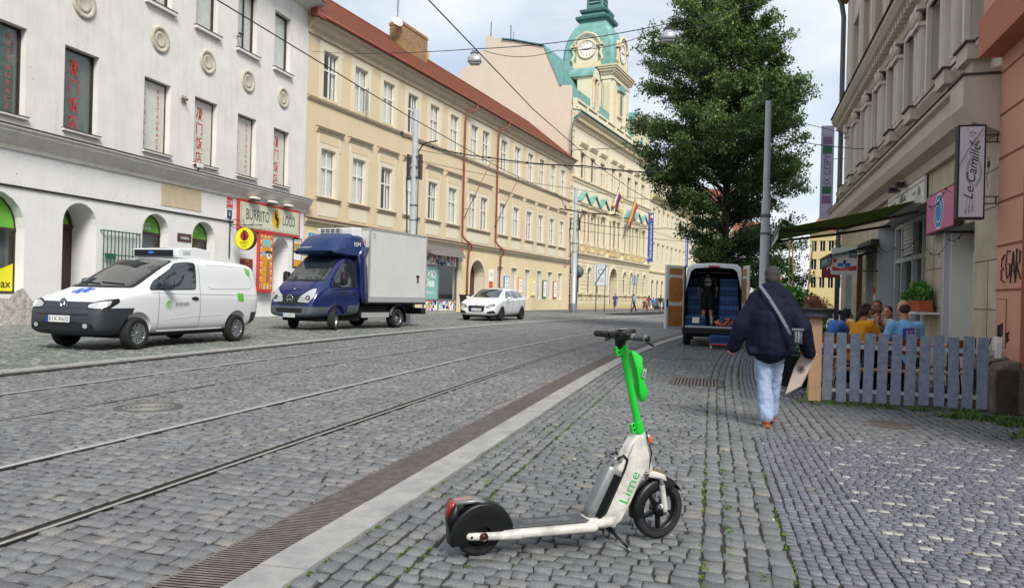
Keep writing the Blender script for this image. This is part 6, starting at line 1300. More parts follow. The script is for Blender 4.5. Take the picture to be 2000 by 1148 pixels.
# battery pack with carrying handle, leaning in the neck
q=MB(); A0=Vector((.665,0,.165)); A1=Vector((.795,0,.43)); ax=(A1-A0).normalized(); nx=Vector((ax.z,0,-ax.x))
def ring(t,w,b,f): 
    c=A0.lerp(A1,t); return [c+nx*f*-1+Vector((0,-w*.55,0)),c-nx*(f*.9)+Vector((0,-w*.8,0)),c+Vector((0,-w,0)),c+nx*b+Vector((0,-w,0)),c+nx*b+Vector((0,w,0)),c+Vector((0,w,0)),c-nx*(f*.9)+Vector((0,w*.8,0)),c-nx*f+Vector((0,w*.55,0))]
q.loft([ring(-.06,.03,.045,.012),ring(.0,.044,.055,.026),ring(.12,.048,.06,.03),ring(.93,.05,.062,.03),ring(1.0,.045,.055,.024)],M_sgr); bt=q.build('battery',K,bevel=.004)
q=MB(); 
for sd in (-1,1): 
    c=[A0.lerp(A1,t) for t in (.04,.9)]; q.ext([c[0]+nx*.012+Vector((0,sd*.0475,0)),c[0]+nx*.055+Vector((0,sd*.0475,0)),c[1]+nx*.058+Vector((0,sd*.051,0)),c[1]+nx*.012+Vector((0,sd*.051,0))],(0,sd*.003,0),M_sblk)
q.build('battery_side',bt)
q=MB(); h0=A0.lerp(A1,.98)-nx*.012; h1=h0+ax*.055; h2=h1+nx*.075; q.tube([h0+Vector((0,-.03,0)),h1+Vector((0,-.03,0)),h2+Vector((0,-.03,0))],.009,M_sgr,n=8); q.tube([h0+Vector((0,.03,0)),h1+Vector((0,.03,0)),h2+Vector((0,.03,0))],.009,M_sgr,n=8); q.tube([h1+Vector((0,-.03,0)),h1+Vector((0,.03,0))],.009,M_sgr,n=8); q.build('battery_handle',bt)
q=MB(); P_=[Vector((x,0,z)) for x,z in ((.70,.15),(.745,.18),(.86,.42),(.875,.47),(.85,.495),(.815,.48))]
for sd in (-1,1): q.tube([p+Vector((0,sd*.046,0)) for p in P_],.008,M_sblk,n=6)
q.build('frame_seal',K)
# LIME wordmark running up the neck on both sides
for sd in (-1,1):
    q=MB(); xd=Vector((.42,0,.905)); ud=Vector((-.905,0,.42)) 
    y=sd*.0515
    if sd<0: q.text('Lime',(.895,y,.315),xd,ud,.058,mat('lime_print','2f9a3a',.4),w=.185)
    else: q.text('Lime',(.895,y,.315),-xd,ud,.058,MATS['lime_print'],w=.185)
    q.v=[(a,sd*.0452,c) for a,b_,c in q.v]
    q.build('wordmark',K,fix=False)
q=MB()
for k_ in range(7): q.box(-.002,.002,-.0005,0,-.006,.006,M_sgr,M=Matrix.Translation((.872+k_*.006,-.047,.47+k_*.0135)))
q.build('serial_marks',K)
# rear mudguard
q=MB(); T=Matrix.Translation((.03,0,.118))@Matrix.Rotation(R(90),4,'X')
prof=[(.166,-.066),(.172,-.055),(.176,0),(.172,.055),(.166,.066)]
side=[(.05,-.070),(.12,-.070),(.160,-.068)]
pr=side+prof+[(a,-b) for a,b in side[::-1]]
q.lathe(pr,M_sblk,n=40,M=T,a0=R(2),a1=R(196)); q.build('rear_mudguard',K)
q=MB(); q.loft([[(-.12,-.05,.285),(-.12,.05,.285),(-.125,.05,.30),(-.125,-.05,.30)],[(.0,-.052,.292),(.0,.052,.292),(.0,.045,.306),(.0,-.045,.306)],[(.11,-.045,.262),(.11,.045,.262),(.115,.03,.27),(.115,-.03,.27)]],M_sgr); q.add([(-.115,-.03,.3015),(-.115,.03,.3015),(-.02,.03,.3075),(-.02,-.03,.3075)],[(0,1,2,3)],mat('sticker_red','8d6a66',.5)); q.loft([[(-.14,-.045,.13),(-.14,.045,.13),(-.12,.05,.13),(-.12,-.05,.13)],[(-.155,-.03,.20),(-.155,.03,.20),(-.11,.05,.20),(-.11,-.05,.20)],[(-.125,-.05,.295),(-.125,.05,.295),(-.1,.05,.295),(-.1,-.05,.295)]],M_sblk); q.build('rear_fairing',K)
q=MB(); q.loft([[(-.145,-.028,.215),(-.145,.028,.215),(-.158,.024,.215),(-.158,-.024,.215)],[(-.14,-.04,.262),(-.14,.04,.262),(-.150,.034,.262),(-.150,-.034,.262)],[(-.12,-.052,.298),(-.12,.052,.298),(-.136,.048,.298),(-.136,-.048,.298)]],mat('tail_lamp','8f1712',.25,coat=.4)); q.build('tail_light',K)
# front fork, mudguard
fk=thing('fork',None,None,(1.06,0,.36)); fk.parent=K; fk.rotation_euler=(0,0,R(6))
q=MB(); q.loft([[(-.045,-.035,.0),(-.045,.035,.0),(.02,.062,-.005),(.075,.055,-.03),(.075,-.055,-.03),(.02,-.062,-.005)],[(-.04,-.032,.04),(-.04,.032,.04),(.02,.056,.03),(.06,.05,.01),(.06,-.05,.01),(.02,-.056,.03)]],M_swt); q.build('crown',fk,bevel=.008)
for sd in (-1,1):
    q=MB(); q.cyl((.028,sd*.05,-.01),(.04,sd*.05,-.06),.0125,m=M_sgr,n=14); q.cyl((.036,sd*.05,-.045),(.062,sd*.05,-.185),.0165,.0175,M_swt,n=16); q.cyl((.058,sd*.05,-.17),(.066,sd*.05,-.215),.014,.012,M_swt,n=14); q.cyl((.06,sd*.048,-.205),(.06,sd*.078,-.205),.011,m=M_sgr,n=12); q.cyl((.03,sd*.045,-.17),(.06,sd*.045,-.165),.016,.012,M_swt,n=10); q.cyl((.045,sd*.03,.015),(.045,sd*.03,.028),.012,m=mat('brass_bolt','9a7a35',.4,.7),n=12); q.build('fork_leg',fk)
q=MB(); T=Matrix.Translation((.048,0,-.194))@Matrix.Rotation(R(90),4,'X'); q.lathe([(.13,-.042),(.168,-.040),(.182,-.03),(.188,0),(.182,.03),(.168,.040),(.13,.042)],M_sblk,n=36,M=T,a0=R(58),a1=R(190)); q.lathe([(.168,-.036),(.18,-.02),(.182,0),(.18,.02),(.168,.036)],M_sblk,n=20,M=T,a0=R(30),a1=R(60)); q.build('front_mudguard',fk)
q=MB(); q.tube([(1.0,-.03,.62),(1.03,-.045,.5),(1.02,-.03,.38),(1.06,-.03,.28)],.004,M_sblk,n=5); q.build('brake_cable',K)
# stem, clamps, reflector
q=MB(); q.cyl((.977,0,.60),(.846,0,1.12),.0215,m=M_sg,n=28); q.build('stem',K)
ax=Vector((.846-.977,0,.52)).normalized()
for t0,t1 in ((.02,.075),(.475,.53)):
    c=MB(); p=Vector((.977,0,.60))+ax*t0; c.cyl(p,p+ax*(t1-t0),.029,m=M_sg,n=28); c.box(-.05,-.02,-.013,.013,0,(t1-t0),M_sg,M=Matrix.Translation(p)@Matrix.Rotation(R(-14.2),4,'Y'))
    for z_ in (.012,.04): c.cyl(p+ax*z_+Vector((-.036,-.012,0)),p+ax*z_+Vector((-.036,-.017,0)),.006,m=M_sblk,n=10)
    c.build('clamp',K,bevel=.002)
q=MB(); q.box(-.012,.012,-.013,.013,-.024,.024,M_swt,M=Matrix.Translation((1.022,-.012,.575))@Matrix.Rotation(R(-14),4,'Y')); rf_=q.build('reflector',K,bevel=.004)
q=MB(); q.box(.0,.020,-.014,.010,-.017,.017,M_ora,M=Matrix.Translation((1.022,-.014,.572))@Matrix.Rotation(R(-14),4,'Y')); q.build('lens',rf_,bevel=.003)
# green electronics housing on the front of the stem
q=MB(); q.loft([[(x,y*w,z) for x,y,z in ((a,-1,za),(b_,-.8,zb),(b_,.8,zb),(a,1,za))] for a,b_,za,zb,w in ((.905,.925,1.085,1.075,.018),(.898,.968,1.065,1.045,.030),(.925,.975,.98,.97,.033),(.945,.990,.90,.89,.033),(.950,1.012,.845,.845,.032),(.965,1.0,.805,.80,.026),(.975,.985,.79,.788,.015))],M_sg,smooth=True); q.build('electronics_box',K,bevel=.006)
q=MB(); q.box(-.011,.011,-.002,0,-.025,.025,M_lamp,M=Matrix.Translation((.972,-.038,.955))@Matrix.Rotation(R(12),4,'Y')@Matrix.Rotation(R(8),4,'Z')); q.box(-.006,.006,-.0035,-.002,-.018,.012,M_sgr,M=Matrix.Translation((.972,-.038,.955))@Matrix.Rotation(R(12),4,'Y')@Matrix.Rotation(R(8),4,'Z')); q.build('sticker',K)
# handlebar unit
hb=thing('handlebar',None,None,(.835,0,1.165)); hb.parent=K; hb.rotation_euler=(0,0,R(6))
fuse([('c',(0,0,-.055),(.0,0,.0),.029,.038),('c',(.0,-.05,.0),(.0,.06,.0),.030,.026),('c',(.03,-.05,.012),(.03,-.02,.012),.026,.026),('b',(.03,0,.02),(.055,.035,.014),(0,R(-6),0)),('c',(.0,-.09,.005),(.0,.09,.005),.018,.018),('e',(.02,0,.012),(.06,.055,.024)),('e',(.0,-.07,.008),(.035,.035,.022)),('e',(.0,.075,.008),(.022,.03,.018))],M_sblk,'display_housing',hb,voxel=.005,smooth=4)
q=MB(); q.box(-.02,.045,-.022,.022,.035,.0375,mat('display_glass','23262c',.1,coat=.8)); q.box(-.0295,-.029,-.02,.02,-.022,-.012,M_sg); q.build('display',hb)
q=MB(); q.tube([(0,-.2,-.008),(0,-.12,.0),(0,.12,.0),(0,.2,-.008)],.0125,M_sblk,n=14); q.build('bar',hb)
for sd in (-1,1):
    q=MB(); T=Matrix.Translation((0,sd*.13,-.001))@Matrix.Rotation(R(-90*sd),4,'X'); q.lathe([(0,.0),(.022,.0),(.023,.006),(.0175,.01),(.0175,.115),(.019,.118),(.019,.125),(.014,.128),(0,.128)],M_grip if sd>0 else M_sgr,n=22,M=T)
    for k_ in range(8): q.lathe([(.0178,.02+k_*.011),(.0186,.023+k_*.011),(.0178,.026+k_*.011)],M_grip if sd>0 else M_sblk,n=18,M=T)
    q.lathe([(.0,.127),(.0165,.127),(.0165,.131),(0,.132)],M_sblk,n=20,M=T); q.build('grip',hb)
    q=MB(); q.tube([(.01,sd*.115,.0),(.035,sd*.125,-.004),(.05,sd*.16,-.014),(.055,sd*.2,-.032),(.052,sd*.235,-.04)],.006,M_sblk,n=8,rs=[.011,.010,.007,.006,.0075]); q.cyl((0,sd*.1,0),(0,sd*.125,0),.019,m=M_sblk,n=16); q.build('brake_lever',hb)
# kickstand
q=MB(); q.cyl((.77,-.02,.10),(.77,-.06,.09),.016,m=M_sblk,n=12); q.tube([(.76,-.04,.095),(.79,-.07,.07),(.80,-.10,.05)],.008,M_sblk,n=6); q.tube([(.775,-.05,.095),(.81,-.11,.045),(.845,-.15,.004)],.007,M_sblk,n=8); q.cyl((.838,-.14,.012),(.848,-.155,.0),.008,m=M_sgr,n=8); q.tube([(.74,-.03,.09),(.735,-.05,.06),(.76,-.07,.05)],.006,M_sblk,n=6); q.build('kickstand',K)
# ================================================================ STREET FURNITURE, SIGNS, WIRES
def on(name,label,cat,root,u,z,y=0,group=None):
    mw=Matrix.Translation(root.location)@Matrix.Rotation(root.rotation_euler.z,4,'Z'); p=mw@Vector((u,y,z)); return thing(name,label,cat,p,root.rotation_euler.z,group)
X_,Z_=(1,0,0),(0,0,1)
M_pole=mat('pole_grey','a2a7aa',.5,.3,var=.08,vs=4); M_pole2=mat('pole_dark','5f6468',.6,.2,var=.15,vs=4); M_wire=mat('wire_black','1c1c1d',.7)
# burrito shop sign
b=on('shop_sign','long pale shop sign reading BURRITO LOCO in a red frame under three lamps','sign',A,30.34,4.18,-.02)
m=MB(); m.box(0,5.42,-.1,0,0,1.45,M_red); m.build('frame',b,bevel=.01)
m=MB(); M_sp=mat('sign_cream','c9cbb4',.6,var=.06,vs=3); m.box(.13,5.29,-.115,-.1,.13,1.32,M_sp); m.text('BURRITO',(1.55,-.12,.78),X_,Z_,.52,M_black,w=1.9); m.text('LOCO',(4.3,-.12,.78),X_,Z_,.52,M_black,w=1.15)
def sun_dog(m,u,y,z,r,c1,c2,spikes=18):
    pts=[]; 
    for i in range(spikes*2): a=PI*i/spikes; rr=r*(1 if i%2 else .86); pts.append((u+rr*.8*cos(a),y,z+rr*sin(a)))
    m.add(pts,[tuple(range(len(pts)))],c1)
    m.tube([(u-.05*r,y-.012,z-.6*r),(u+.25*r,y-.012,z-.35*r),(u+.1*r,y-.012,z+.05*r),(u-.15*r,y-.012,z+.2*r),(u-.05*r,y-.012,z+.5*r)],.1*r,c2,n=6,rs=[.03*r,.1*r,.16*r,.12*r,.2*r])
    for s_ in (-1,1): m.add([(u+s_*.12*r-.05*r,y-.013,z+.6*r),(u+s_*.3*r-.05*r,y-.013,z+1.15*r),(u+s_*.02*r-.05*r,y-.013,z+.75*r)],[(0,1,2)],c2)
    m.tube([(u+.2*r,y-.012,z-.3*r),(u+.3*r,y-.012,z-.75*r),(u+.15*r,y-.012,z-.8*r)],.05*r,c2,n=5)
sun_dog(m,3.12,-.12,.76,.5,mat('sun_yellow','e2ad1e',.6),M_black)
for k_ in range(60): 
    uu=.3+k_*.082
    if (k_*7)%5: m.box(uu,uu+.02,-.118,-.112,.17,.17+.02+.045*((k_*13)%4)/2,M_gframe)
for k_ in range(12): m.box(.17,.21,-.118,-.112,.3+k_*.08,.34+k_*.08,M_gframe); m.box(5.2,5.24,-.118,-.112,.3+k_*.08,.34+k_*.08,M_gframe)
m.build('panel',b,fix=False)
for u in (.95,2.45,3.9):
    l=on('sign_lamp','white oval floodlight over the BURRITO LOCO sign, %s of three'%{.95:'leftmost',2.45:'the middle one',3.9:'rightmost'}[u],'lamp',A,30.34+u,5.72,-.35,'lamps over the burrito sign')
    m=MB(); prim_ell(m,(0,0,0),(.42,.2,.09),M=M_wfr,n=16); m.build('lamp_shade',l); m=MB(); m.tube([(0,.35,.05),(0,.15,.05),(0,0,.0)],.02,M_gframe,n=6); m.box(-.3,.3,-.1,.1,-.1,-.06,M_gframe); m.build('bracket',l)
# round projecting sign
b=on('projecting_sign','round yellow BURRITO LOCO sign hanging from a black scrolled bracket','sign',A,29.85,3.68,-.9)
m=MB(); T=Matrix.Translation((0,0,0))@Matrix.Rotation(R(-90),4,'Y'); m.lathe([(0,-.10),(.5,-.10),(.53,-.09),(.53,.09),(.5,.10),(0,.10)],M_gframe,n=44,M=T); m.build('case',b)
m=MB(); m.disc((-.105,0,0),(0,-1,0),(0,0,1),.50,.50,M_yel,n=44)
for s_,c_ in ((.27,M_red),):
    pts=[(-.11,-.24*cos(PI*i/14)*(1 if i%2 else .85),.12+.25*sin(PI*i/14)*(1 if i%2 else .85)) for i in range(28)]; m.add(pts,[tuple(range(28))],mat('sun_darkred','9c2f22',.6))
m.tube([(-.12,.0,-.05),(-.12,-.05,.1),(-.12,.03,.22),(-.12,-.0,.3)],.04,M_black,n=6)
for s_ in (-1,1): m.add([(-.121,s_*.04,.28),(-.121,s_*.1,.42),(-.121,s_*.0,.34)],[(0,1,2)],M_black)
m.text('BURRITO',(-.112,0,-.2),(0,-1,0),Z_,.11,M_gframe,w=.42); m.text('LOCO',(-.112,0,-.35),(0,-1,0),Z_,.11,M_gframe,w=.26); m.build('face',b,fix=False)
m=MB(); m.box(-.02,.02,.84,.88,-.9,.95,M_black); m.tube([(0,.86,.62),(0,-.75,.62)],.018,M_black,n=6); m.tube([(0,.86+.0*i,0) if False else (0,.55+.28*cos(a),.68+.2*sin(a)) for a in [R(q) for q in range(-90,200,20)]],.014,M_black,n=5); m.tube([(0,-.1+.28*cos(a),.78+.16*sin(a)) for a in [R(q) for q in range(-200,60,20)]],.014,M_black,n=5); m.tube([(0,.3,.62),(0,.3,.5)],.012,M_black,n=5); m.tube([(0,-.3,.62),(0,-.3,.5)],.012,M_black,n=5); prim_ell(m,(0,-.78,.62),(.03,.07,.03),M=M_black,n=8); m.build('bracket',b)
# posters and plates on the white building
def poster(u0,u1,z0,z1,root,label,frame,cols,n,name='poster',th=.06,cat='poster',txt=(),y=0):
    b=on(name,label,cat,root,u0,z0,y); W,H=u1-u0,z1-z0
    m=MB(); m.box(0,W,-th,0,0,H,frame); m.build('frame',b,bevel=.006); m=MB(); i_=.09*min(1,W); m.quad((i_,-th-.003,i_),(W-i_,-th-.003,i_),(W-i_,-th-.003,H-i_),(i_,-th-.003,H-i_),cols[0]); 
    if n: collage(m,i_,W-i_,i_,H-i_,-th-.005,cols,n,.04*W,.16*W)
    for t_,uu,zz,hh,mm in txt: m.text(t_,(uu,-th-.006-.0006*n,zz),X_,Z_,hh,mm,maxw=W-2*i_)
    m.build('panel',b,fix=False); return b
CO=[CC[7],CC[2],mat('paint_amber','d8921f',.6),mat('paint_deepred','a4261d',.6),CC[6],CC[4],M_gframe]
random.seed(8)
b=poster(32.04,33.27,1.28,4.16,A,'tall narrow red framed mosaic poster in orange and yellow beside the burrito doorway',M_red,[mat('paint_amber','d8921f',.6)]+CO,0,th=.14)
m=MB(); 
for k_ in range(22):
    for (uu,zz) in ((.13,.12+k_*.123),(1.03,.12+k_*.123)): m.box(uu,uu+.07,-.155,-.143,zz,zz+.08,[CC[2],CC[4],CC[1]][k_%3])
for k_ in range(9):
    for zz in (.12,.24,2.66): m.box(.14+k_*.1,.2+k_*.1,-.155,-.143,zz,zz+.07,[CC[4],CC[2],CC[1]][k_%3])
m.box(.3,.95,-.15,-.143,2.2,2.55,CC[6]); m.text('FRESH',(.55,-.158,2.3),X_,Z_,.14,CC[2]); m.box(.25,.5,-.15,-.143,1.75,1.95,CC[6]); m.text('FRESH\nMEX',(.4,-.158,.95),X_,Z_,.3,CC[2],w=.4)
m.add([(.62,-.150,.45),(.98,-.150,.45),(.86,-.150,1.55),(.72,-.150,1.55)],[(0,1,2,3)],mat('paint_rose','b0604e',.6)); m.disc((.8,-.153,1.8),X_,Z_,.17,.2,CC[4]); m.disc((.8,-.156,1.95),X_,Z_,.3,.07,M_gframe); m.disc((.84,-.159,1.8),X_,Z_,.08,.05,M_black); m.build('mosaic_tiles',b,fix=False)
m=MB(); m.box(-.06,1.3,-.35,0,-.08,-.04,M_red)
for u_ in (.1,1.12): m.tube([(u_,-.3,-.08),(u_,0,-.45)],.015,M_wfr,n=5)
m.build('shelf',b)
poster(30.74,31.67,1.92,2.82,A,'small dark red menu board on the wall left of the mosaic poster',mat('frame_wood','8a3f2a',.6),[mat('menu_brown','7a2b1c',.6),CC[7]],0,name='menu_board',cat='sign',txt=[('MENU',.46,.78,.08,CC[2]),('BURRITO\nTACOS\nSALAD\nCHILI',.46,.45,.42,CC[7])])
poster(35.28,36.15,2.55,4.17,A,'opening hours notice with orange agave picture right of the burrito doorway',M_gframe,[CC[4]]+CO,0,txt=[('MON-SUN',.43,1.45,.1,M_black)],th=.03)
m=MB(); m.quad((.08,-.04,.9),(.8,-.04,.9),(.8,-.04,1.35),(.08,-.04,1.35),MATS['paint_amber']) ; m.quad((.08,-.04,.08),(.8,-.04,.08),(.8,-.04,.45),(.08,-.04,.45),MATS['paint_amber'])
for k_ in range(7): m.tube([(.44,-.045,.92),(.2+k_*.08,-.045,1.25)],.015,CC[3],n=4)
m.build('agave_picture',bpy.data.objects['poster.001'],fix=False)
def plate_on(root,u,z,w,h,label,mt,txt,y=-.01,mt2=None):
    b=on('number_sign',label,'sign',root,u,z,y); m=MB(); m.box(0,w,-.02,0,0,h,mt2 or CC[4]); m.box(.02,w-.02,-.024,-.018,.02,h-.02,mt); m.text(txt,(w/2,-.027,h/2),X_,Z_,h*.42,CC[4],maxw=w*.8); m.build('plate',b,fix=False)
plate_on(A,29.55,5.1,.5,.5,'red house number plate 238 left of the burrito sign',M_red,'238'); plate_on(A,29.6,4.6,.4,.42,'dark blue house number plate 8 below the red one left of the burrito sign',CC[8],'8')
plate_on(B,.05,4.35,.62,.26,'blue street name plate on the corner of the cream building',mat('plate_skyblue','3f8ab5',.5),'12'); plate_on(B,18.55,4.45,.55,.5,'red number plate left of the cream building doorway',M_red,'47'); plate_on(B,18.65,3.95,.4,.34,'small dark number plate under the red one by the cream doorway',CC[8],'43'); plate_on(B,43.3,4.6,.8,.5,'red plate at the far end of the cream building',M_red,'LIDICKÁ')
poster(24.05,24.95,2.55,3.55,B,'white notice board with dark lettering right of the cream doorway',CC[4],[CC[4]],0,name='notice_board',cat='sign',txt=[('ČESKÁ\nŠKOLA',.45,.6,.35,M_black)],th=.03); poster(24.15,24.8,1.95,2.5,B,'small red notice board under the white one by the cream doorway',M_red,[M_red],0,name='notice_board',cat='sign',txt=[('INFO',.32,.27,.14,CC[2])],th=.03)
for u,c_,n_,z0_,z1_ in ((27.1,CC[1],'blue',1.95,3.1),(30.35,CC[7],'orange',1.6,3.05),(33.75,mat('case_yellow','dccb1c',.5),'yellow',1.4,3.0),(36.9,mat('case_green','1d5c35',.5),'green',1.25,3.0),(40.0,M_red,'red',1.25,3.0)):
    b=poster(u,u+1.05,z0_,z1_,B,'%s framed notice case on the wall of the long cream building'%n_,c_,[CC[4]],0,name='notice_case',cat='notice case',th=.12,txt=[('info\nnews\nart',.52,(z1_-z0_)/2,.8,M_gframe)]); b['group']='notice cases along the cream wall'
# brown plaque, ventilated shop label
plate_on(A,26.4,3.3,.85,.34,'small brown shop plaque between the two green arched windows',mat('plaque_brown','4b332c',.6),'vitalita',mt2=mat('plaque_brown','4b332c',.6))
# surveillance cameras and lamp fixtures on the facade
for u,z,l in ((27.1,6.55,'white security camera on the ledge of the white building'),):
    b=on('security_camera',l,'camera',A,u,z,-.45); m=MB(); m.box(-.25,.15,-.1,.1,-.09,.1,M_wfr); m.cyl((-.25,0,0),(-.27,0,0),.07,m=M_black,n=12); m.build('housing',b,bevel=.02); m=MB(); m.tube([(0,0,-.09),(0,.1,-.2),(0,.35,-.22)],.03,M_gframe,n=6); m.build('bracket',b)
b=on('security_camera','small dark camera on a curled cable beside an upper window','camera',A,30.05,13.2,-.2); m=MB(); m.cyl((0,-.15,0),(-.06,.05,.05),.06,m=M_gframe,n=10); m.tube([(0,.2,-.05),(0,0,-.12),(0,-.02,-.02)],.025,M_gframe,n=6); m.tube([(0,.18,-.05),(.05,.1,-.5),(-.02,.18,-.7),(.03,.18,-.9)],.012,M_gframe,n=5); m.build('housing',b)
b=on('wall_anchor','rusty star shaped wire anchor between the lower windows of the white building','anchor',A,26.5,9.25,0); m=MB()
for a in range(0,360,60): m.tube([(0,-.05,0),(.2*cos(R(a)),-.08,.2*sin(R(a)))],.025,mat('anchor_iron','6b5f52',.8),n=5)
m.cyl((0,0,0),(0,-.25,0),.05,m=MATS['anchor_iron']); m.build('hook',b)
# satellite dish and aerial on the roof
b=on('satellite_dish','white satellite dish with aerial mast beside the brick chimney','satellite dish',B,14.7,21.3,3.9); m=MB(); m.lathe([(0,.0),(.25,.02),(.45,.08),(.47,.09),(.45,.1)],M_wfr,n=24,M=Matrix.Translation((-.3,-.2,.4))@Matrix.Rotation(R(60),4,'X')@Matrix.Rotation(R(-25),4,'Y')); m.build('dish',b)
m=MB(); m.tube([(.6,.3,-.5),(.6,.3,2.6)],.03,M_gframe,n=6); m.tube([(.6,.3,0),(-.3,-.1,.4)],.025,M_gframe,n=6)
for k_ in range(6): m.tube([(.35,.3,1.6+k_*.17),(.85,.3,1.6+k_*.17)],.012,M_gframe,n=4)
m.build('mast',b)
# flag poles fixed to the cream building
for u,lab in ((18.9,'thin red flagpole leaning out by the left red downpipe'),(24.9,'thin red flagpole leaning out by the right red downpipe')):
    b=on('flagpole',lab,'flagpole',B,u,7.2,0,'bare red flagpoles on the cream building'); m=MB(); m.tube([(0,0,0),(.6,-1.9,4.3)],.03,M_pipe,n=6); m.tube([(.1,0,.9),(.12,-.4,.9)],.02,M_pipe,n=5); prim_ell(m,(.6,-1.92,4.35),(.06,.06,.06),M=M_pipe,n=8); m.build('pole',b)
# ---- poles
def tram_pole(label,x,y,h,r0,r1,collar=False,fit=True):
    b=thing('tram_pole',label,'pole',(x,y,0)); m=MB(); hs=[0,.35,.4,h*.5,h*.5,h*.62,h*.62,h]; rr=[r0,r0,r0*.92,r0*.85,r0*.78,r0*.74,r1*1.12,r1]; m.lathe([(a,z) for a,z in zip(rr,hs)]+[(0,h)],M_pole,n=24); m.build('shaft',b,fix=False)
    if collar: m=MB(); m.lathe([(r0*1.15,-.05),(r0*1.13,.8),(r0*1.0,.82)],M_pole2,n=24); m.build('base_collar',b)
    for z in (h*.48,h*.55): m=MB(); m.lathe([(r0*.84,0),(r0*.88,.01),(r0*.88,.06),(r0*.84,.07)],M_pole2,n=24,M=Matrix.Translation((0,0,z))); m.build('band',b)
    return b
tram_pole('plain grey tapered pole rising behind the man in the navy jacket',1.22,18.97,6.25,.135,.07)
pl=tram_pole('grey tram pole with cables and brackets standing behind the white truck box',-12.85,30.6,9.5,.19,.12)
pf=tram_pole('thick grey tram pole with a dark base in front of the town hall',-11.96,65.65,11.2,.30,.17,True)
for b,s_,h in ((pl,1,7.4),(pf,1.5,8.4)):
    m=MB()
    for z in (h,h-.45,h-.9): m.box(-.28*s_,.28*s_,-.1,.1,z-.04,z+.04,M_pole2)
    for a in (-.28,.28): m.box(a*s_-.05,a*s_+.05,-.12,.12,h-1.0,h+.1,M_gframe); 
    m.tube([(-.2*s_,-.1,h+.8),(-.55*s_,-.15,h+.85),(-.6*s_,-.1,h+1.0)],.03,M_gframe,n=6); prim_ell(m,(-.6*s_,-.1,h+1.05),(.08,.08,.1),M=M_gframe,n=8); m.build('bracket',b)
    m=MB(); m.tube([(-.32*s_,-.1,h-.9),(-.26*s_,-.12,h-2.4),(-.22*s_,-.12,h-4),(-.22*s_,-.1,.3)],.035*s_,M_wire,n=6); m.tube([(.22*s_,-.1,h+.3),(.24*s_,-.1,h-2.4),(.2*s_,-.1,.5)],.022*s_,M_wire,n=6); m.tube([(.2,-.1,h+.2),(.5,-.2,h+.55),(1.2,-.4,h+.6)],.03,M_wire,n=6); m.build('cable',b)
# ---- overhead wires
def wire(label,pts,r=.012,name='overhead_wire',sag=0,knots=0,m_=None,group='overhead wires'):
    P=[Vector(p) for p in pts]; Q=[]
    for i in range(len(P)-1):
        n=10
        for j in range(n): t=j/n; q=P[i].lerp(P[i+1],t); q.z-=sag*4*t*(1-t); Q.append(q)
    Q.append(P[-1]); o=thing(name,label,'wire',P[0],0,group); m=MB(); m.tube([q-P[0] for q in Q],r,m_ or M_wire,n=5); m.build('line',o)
    if knots:
        m=MB()
        for i in range(2,len(Q)-1,knots): prim_ell(m,Q[i]-P[0],(.055,.055,.055),M=M_wire,n=6)
        m.build('insulator',o)
    return o
def cw(x): return [(x+float(bend(x,y)),y,6.03) for y in (2,10,18,26,32,38,44,50,58,70)]
wire('tram contact wire running overhead above the far track',cw(-7.84)); wire('tram contact wire running overhead above the near track',cw(-4.46))
wire('span wire carrying the two hanging street lamps across the street',[(-20.56,34.8,13.9),(-6.67,20.04,8.35),(-1.23,19.23,8.40),(4.22,29.07,13.2)],.012,sag=.12)
wire('loosely hung cable looping beside the lamp span wire',[(-6.4,20.0,8.28),(-4.2,19.7,8.05),(-1.4,19.25,8.30),(1.4,23.5,10.3)],.009,sag=.18)
wire('thick black feeder cable with round clamps from the left tram pole',[(-12.6,30.4,7.95),(-9.5,30.9,7.35),(-5.5,32.0,7.1),(-1.2,33.8,7.0)],.028,sag=.08,knots=4)
wire('thin span wire from the left tram pole toward the tree, upper',[(-12.7,30.5,7.7),(-6.3,33,7.3),(.6,35.5,7.2)],.011,sag=.15); wire('thin span wire from the left tram pole toward the tree, lower',[(-12.7,30.5,7.25),(-6.3,34,6.4),(.5,36,5.8)],.011,sag=.1)
wire('span wire from the far tram pole across to the tree side',[(-11.9,65.5,8.2),(-4,66,7.6),(4.5,67,7.5)],.03,sag=.3,knots=5); wire('slack span wire in the distance below the blue banners',[(-11.9,65.5,7.4),(4.5,68,6.2)],.02,sag=.2)
wire('span wire crossing in front of the tree to the right building',[(-4.5,24,6.2),(1.22,18.97,5.4),(4.3,24,6.0)],.011,sag=.05); wire('short wire from the wall to the purple COPY sign',[(1.3,19,5.9),(4.35,29,7.6)],.009)
o=thing('registration_arm','registration arm steadying the contact wire in the distance','bracket',(-6.0,42,6.1),0); m=MB(); m.tube([(-2.6,0,.35),(-1.0,.1,.1),(.8,.2,-.02)],.035,M_wire,n=6); m.tube([(-2.2,0,.3),(-2.5,0,.9),(-2.9,0,1.3)],.02,M_wire,n=5); m.build('arm',o)
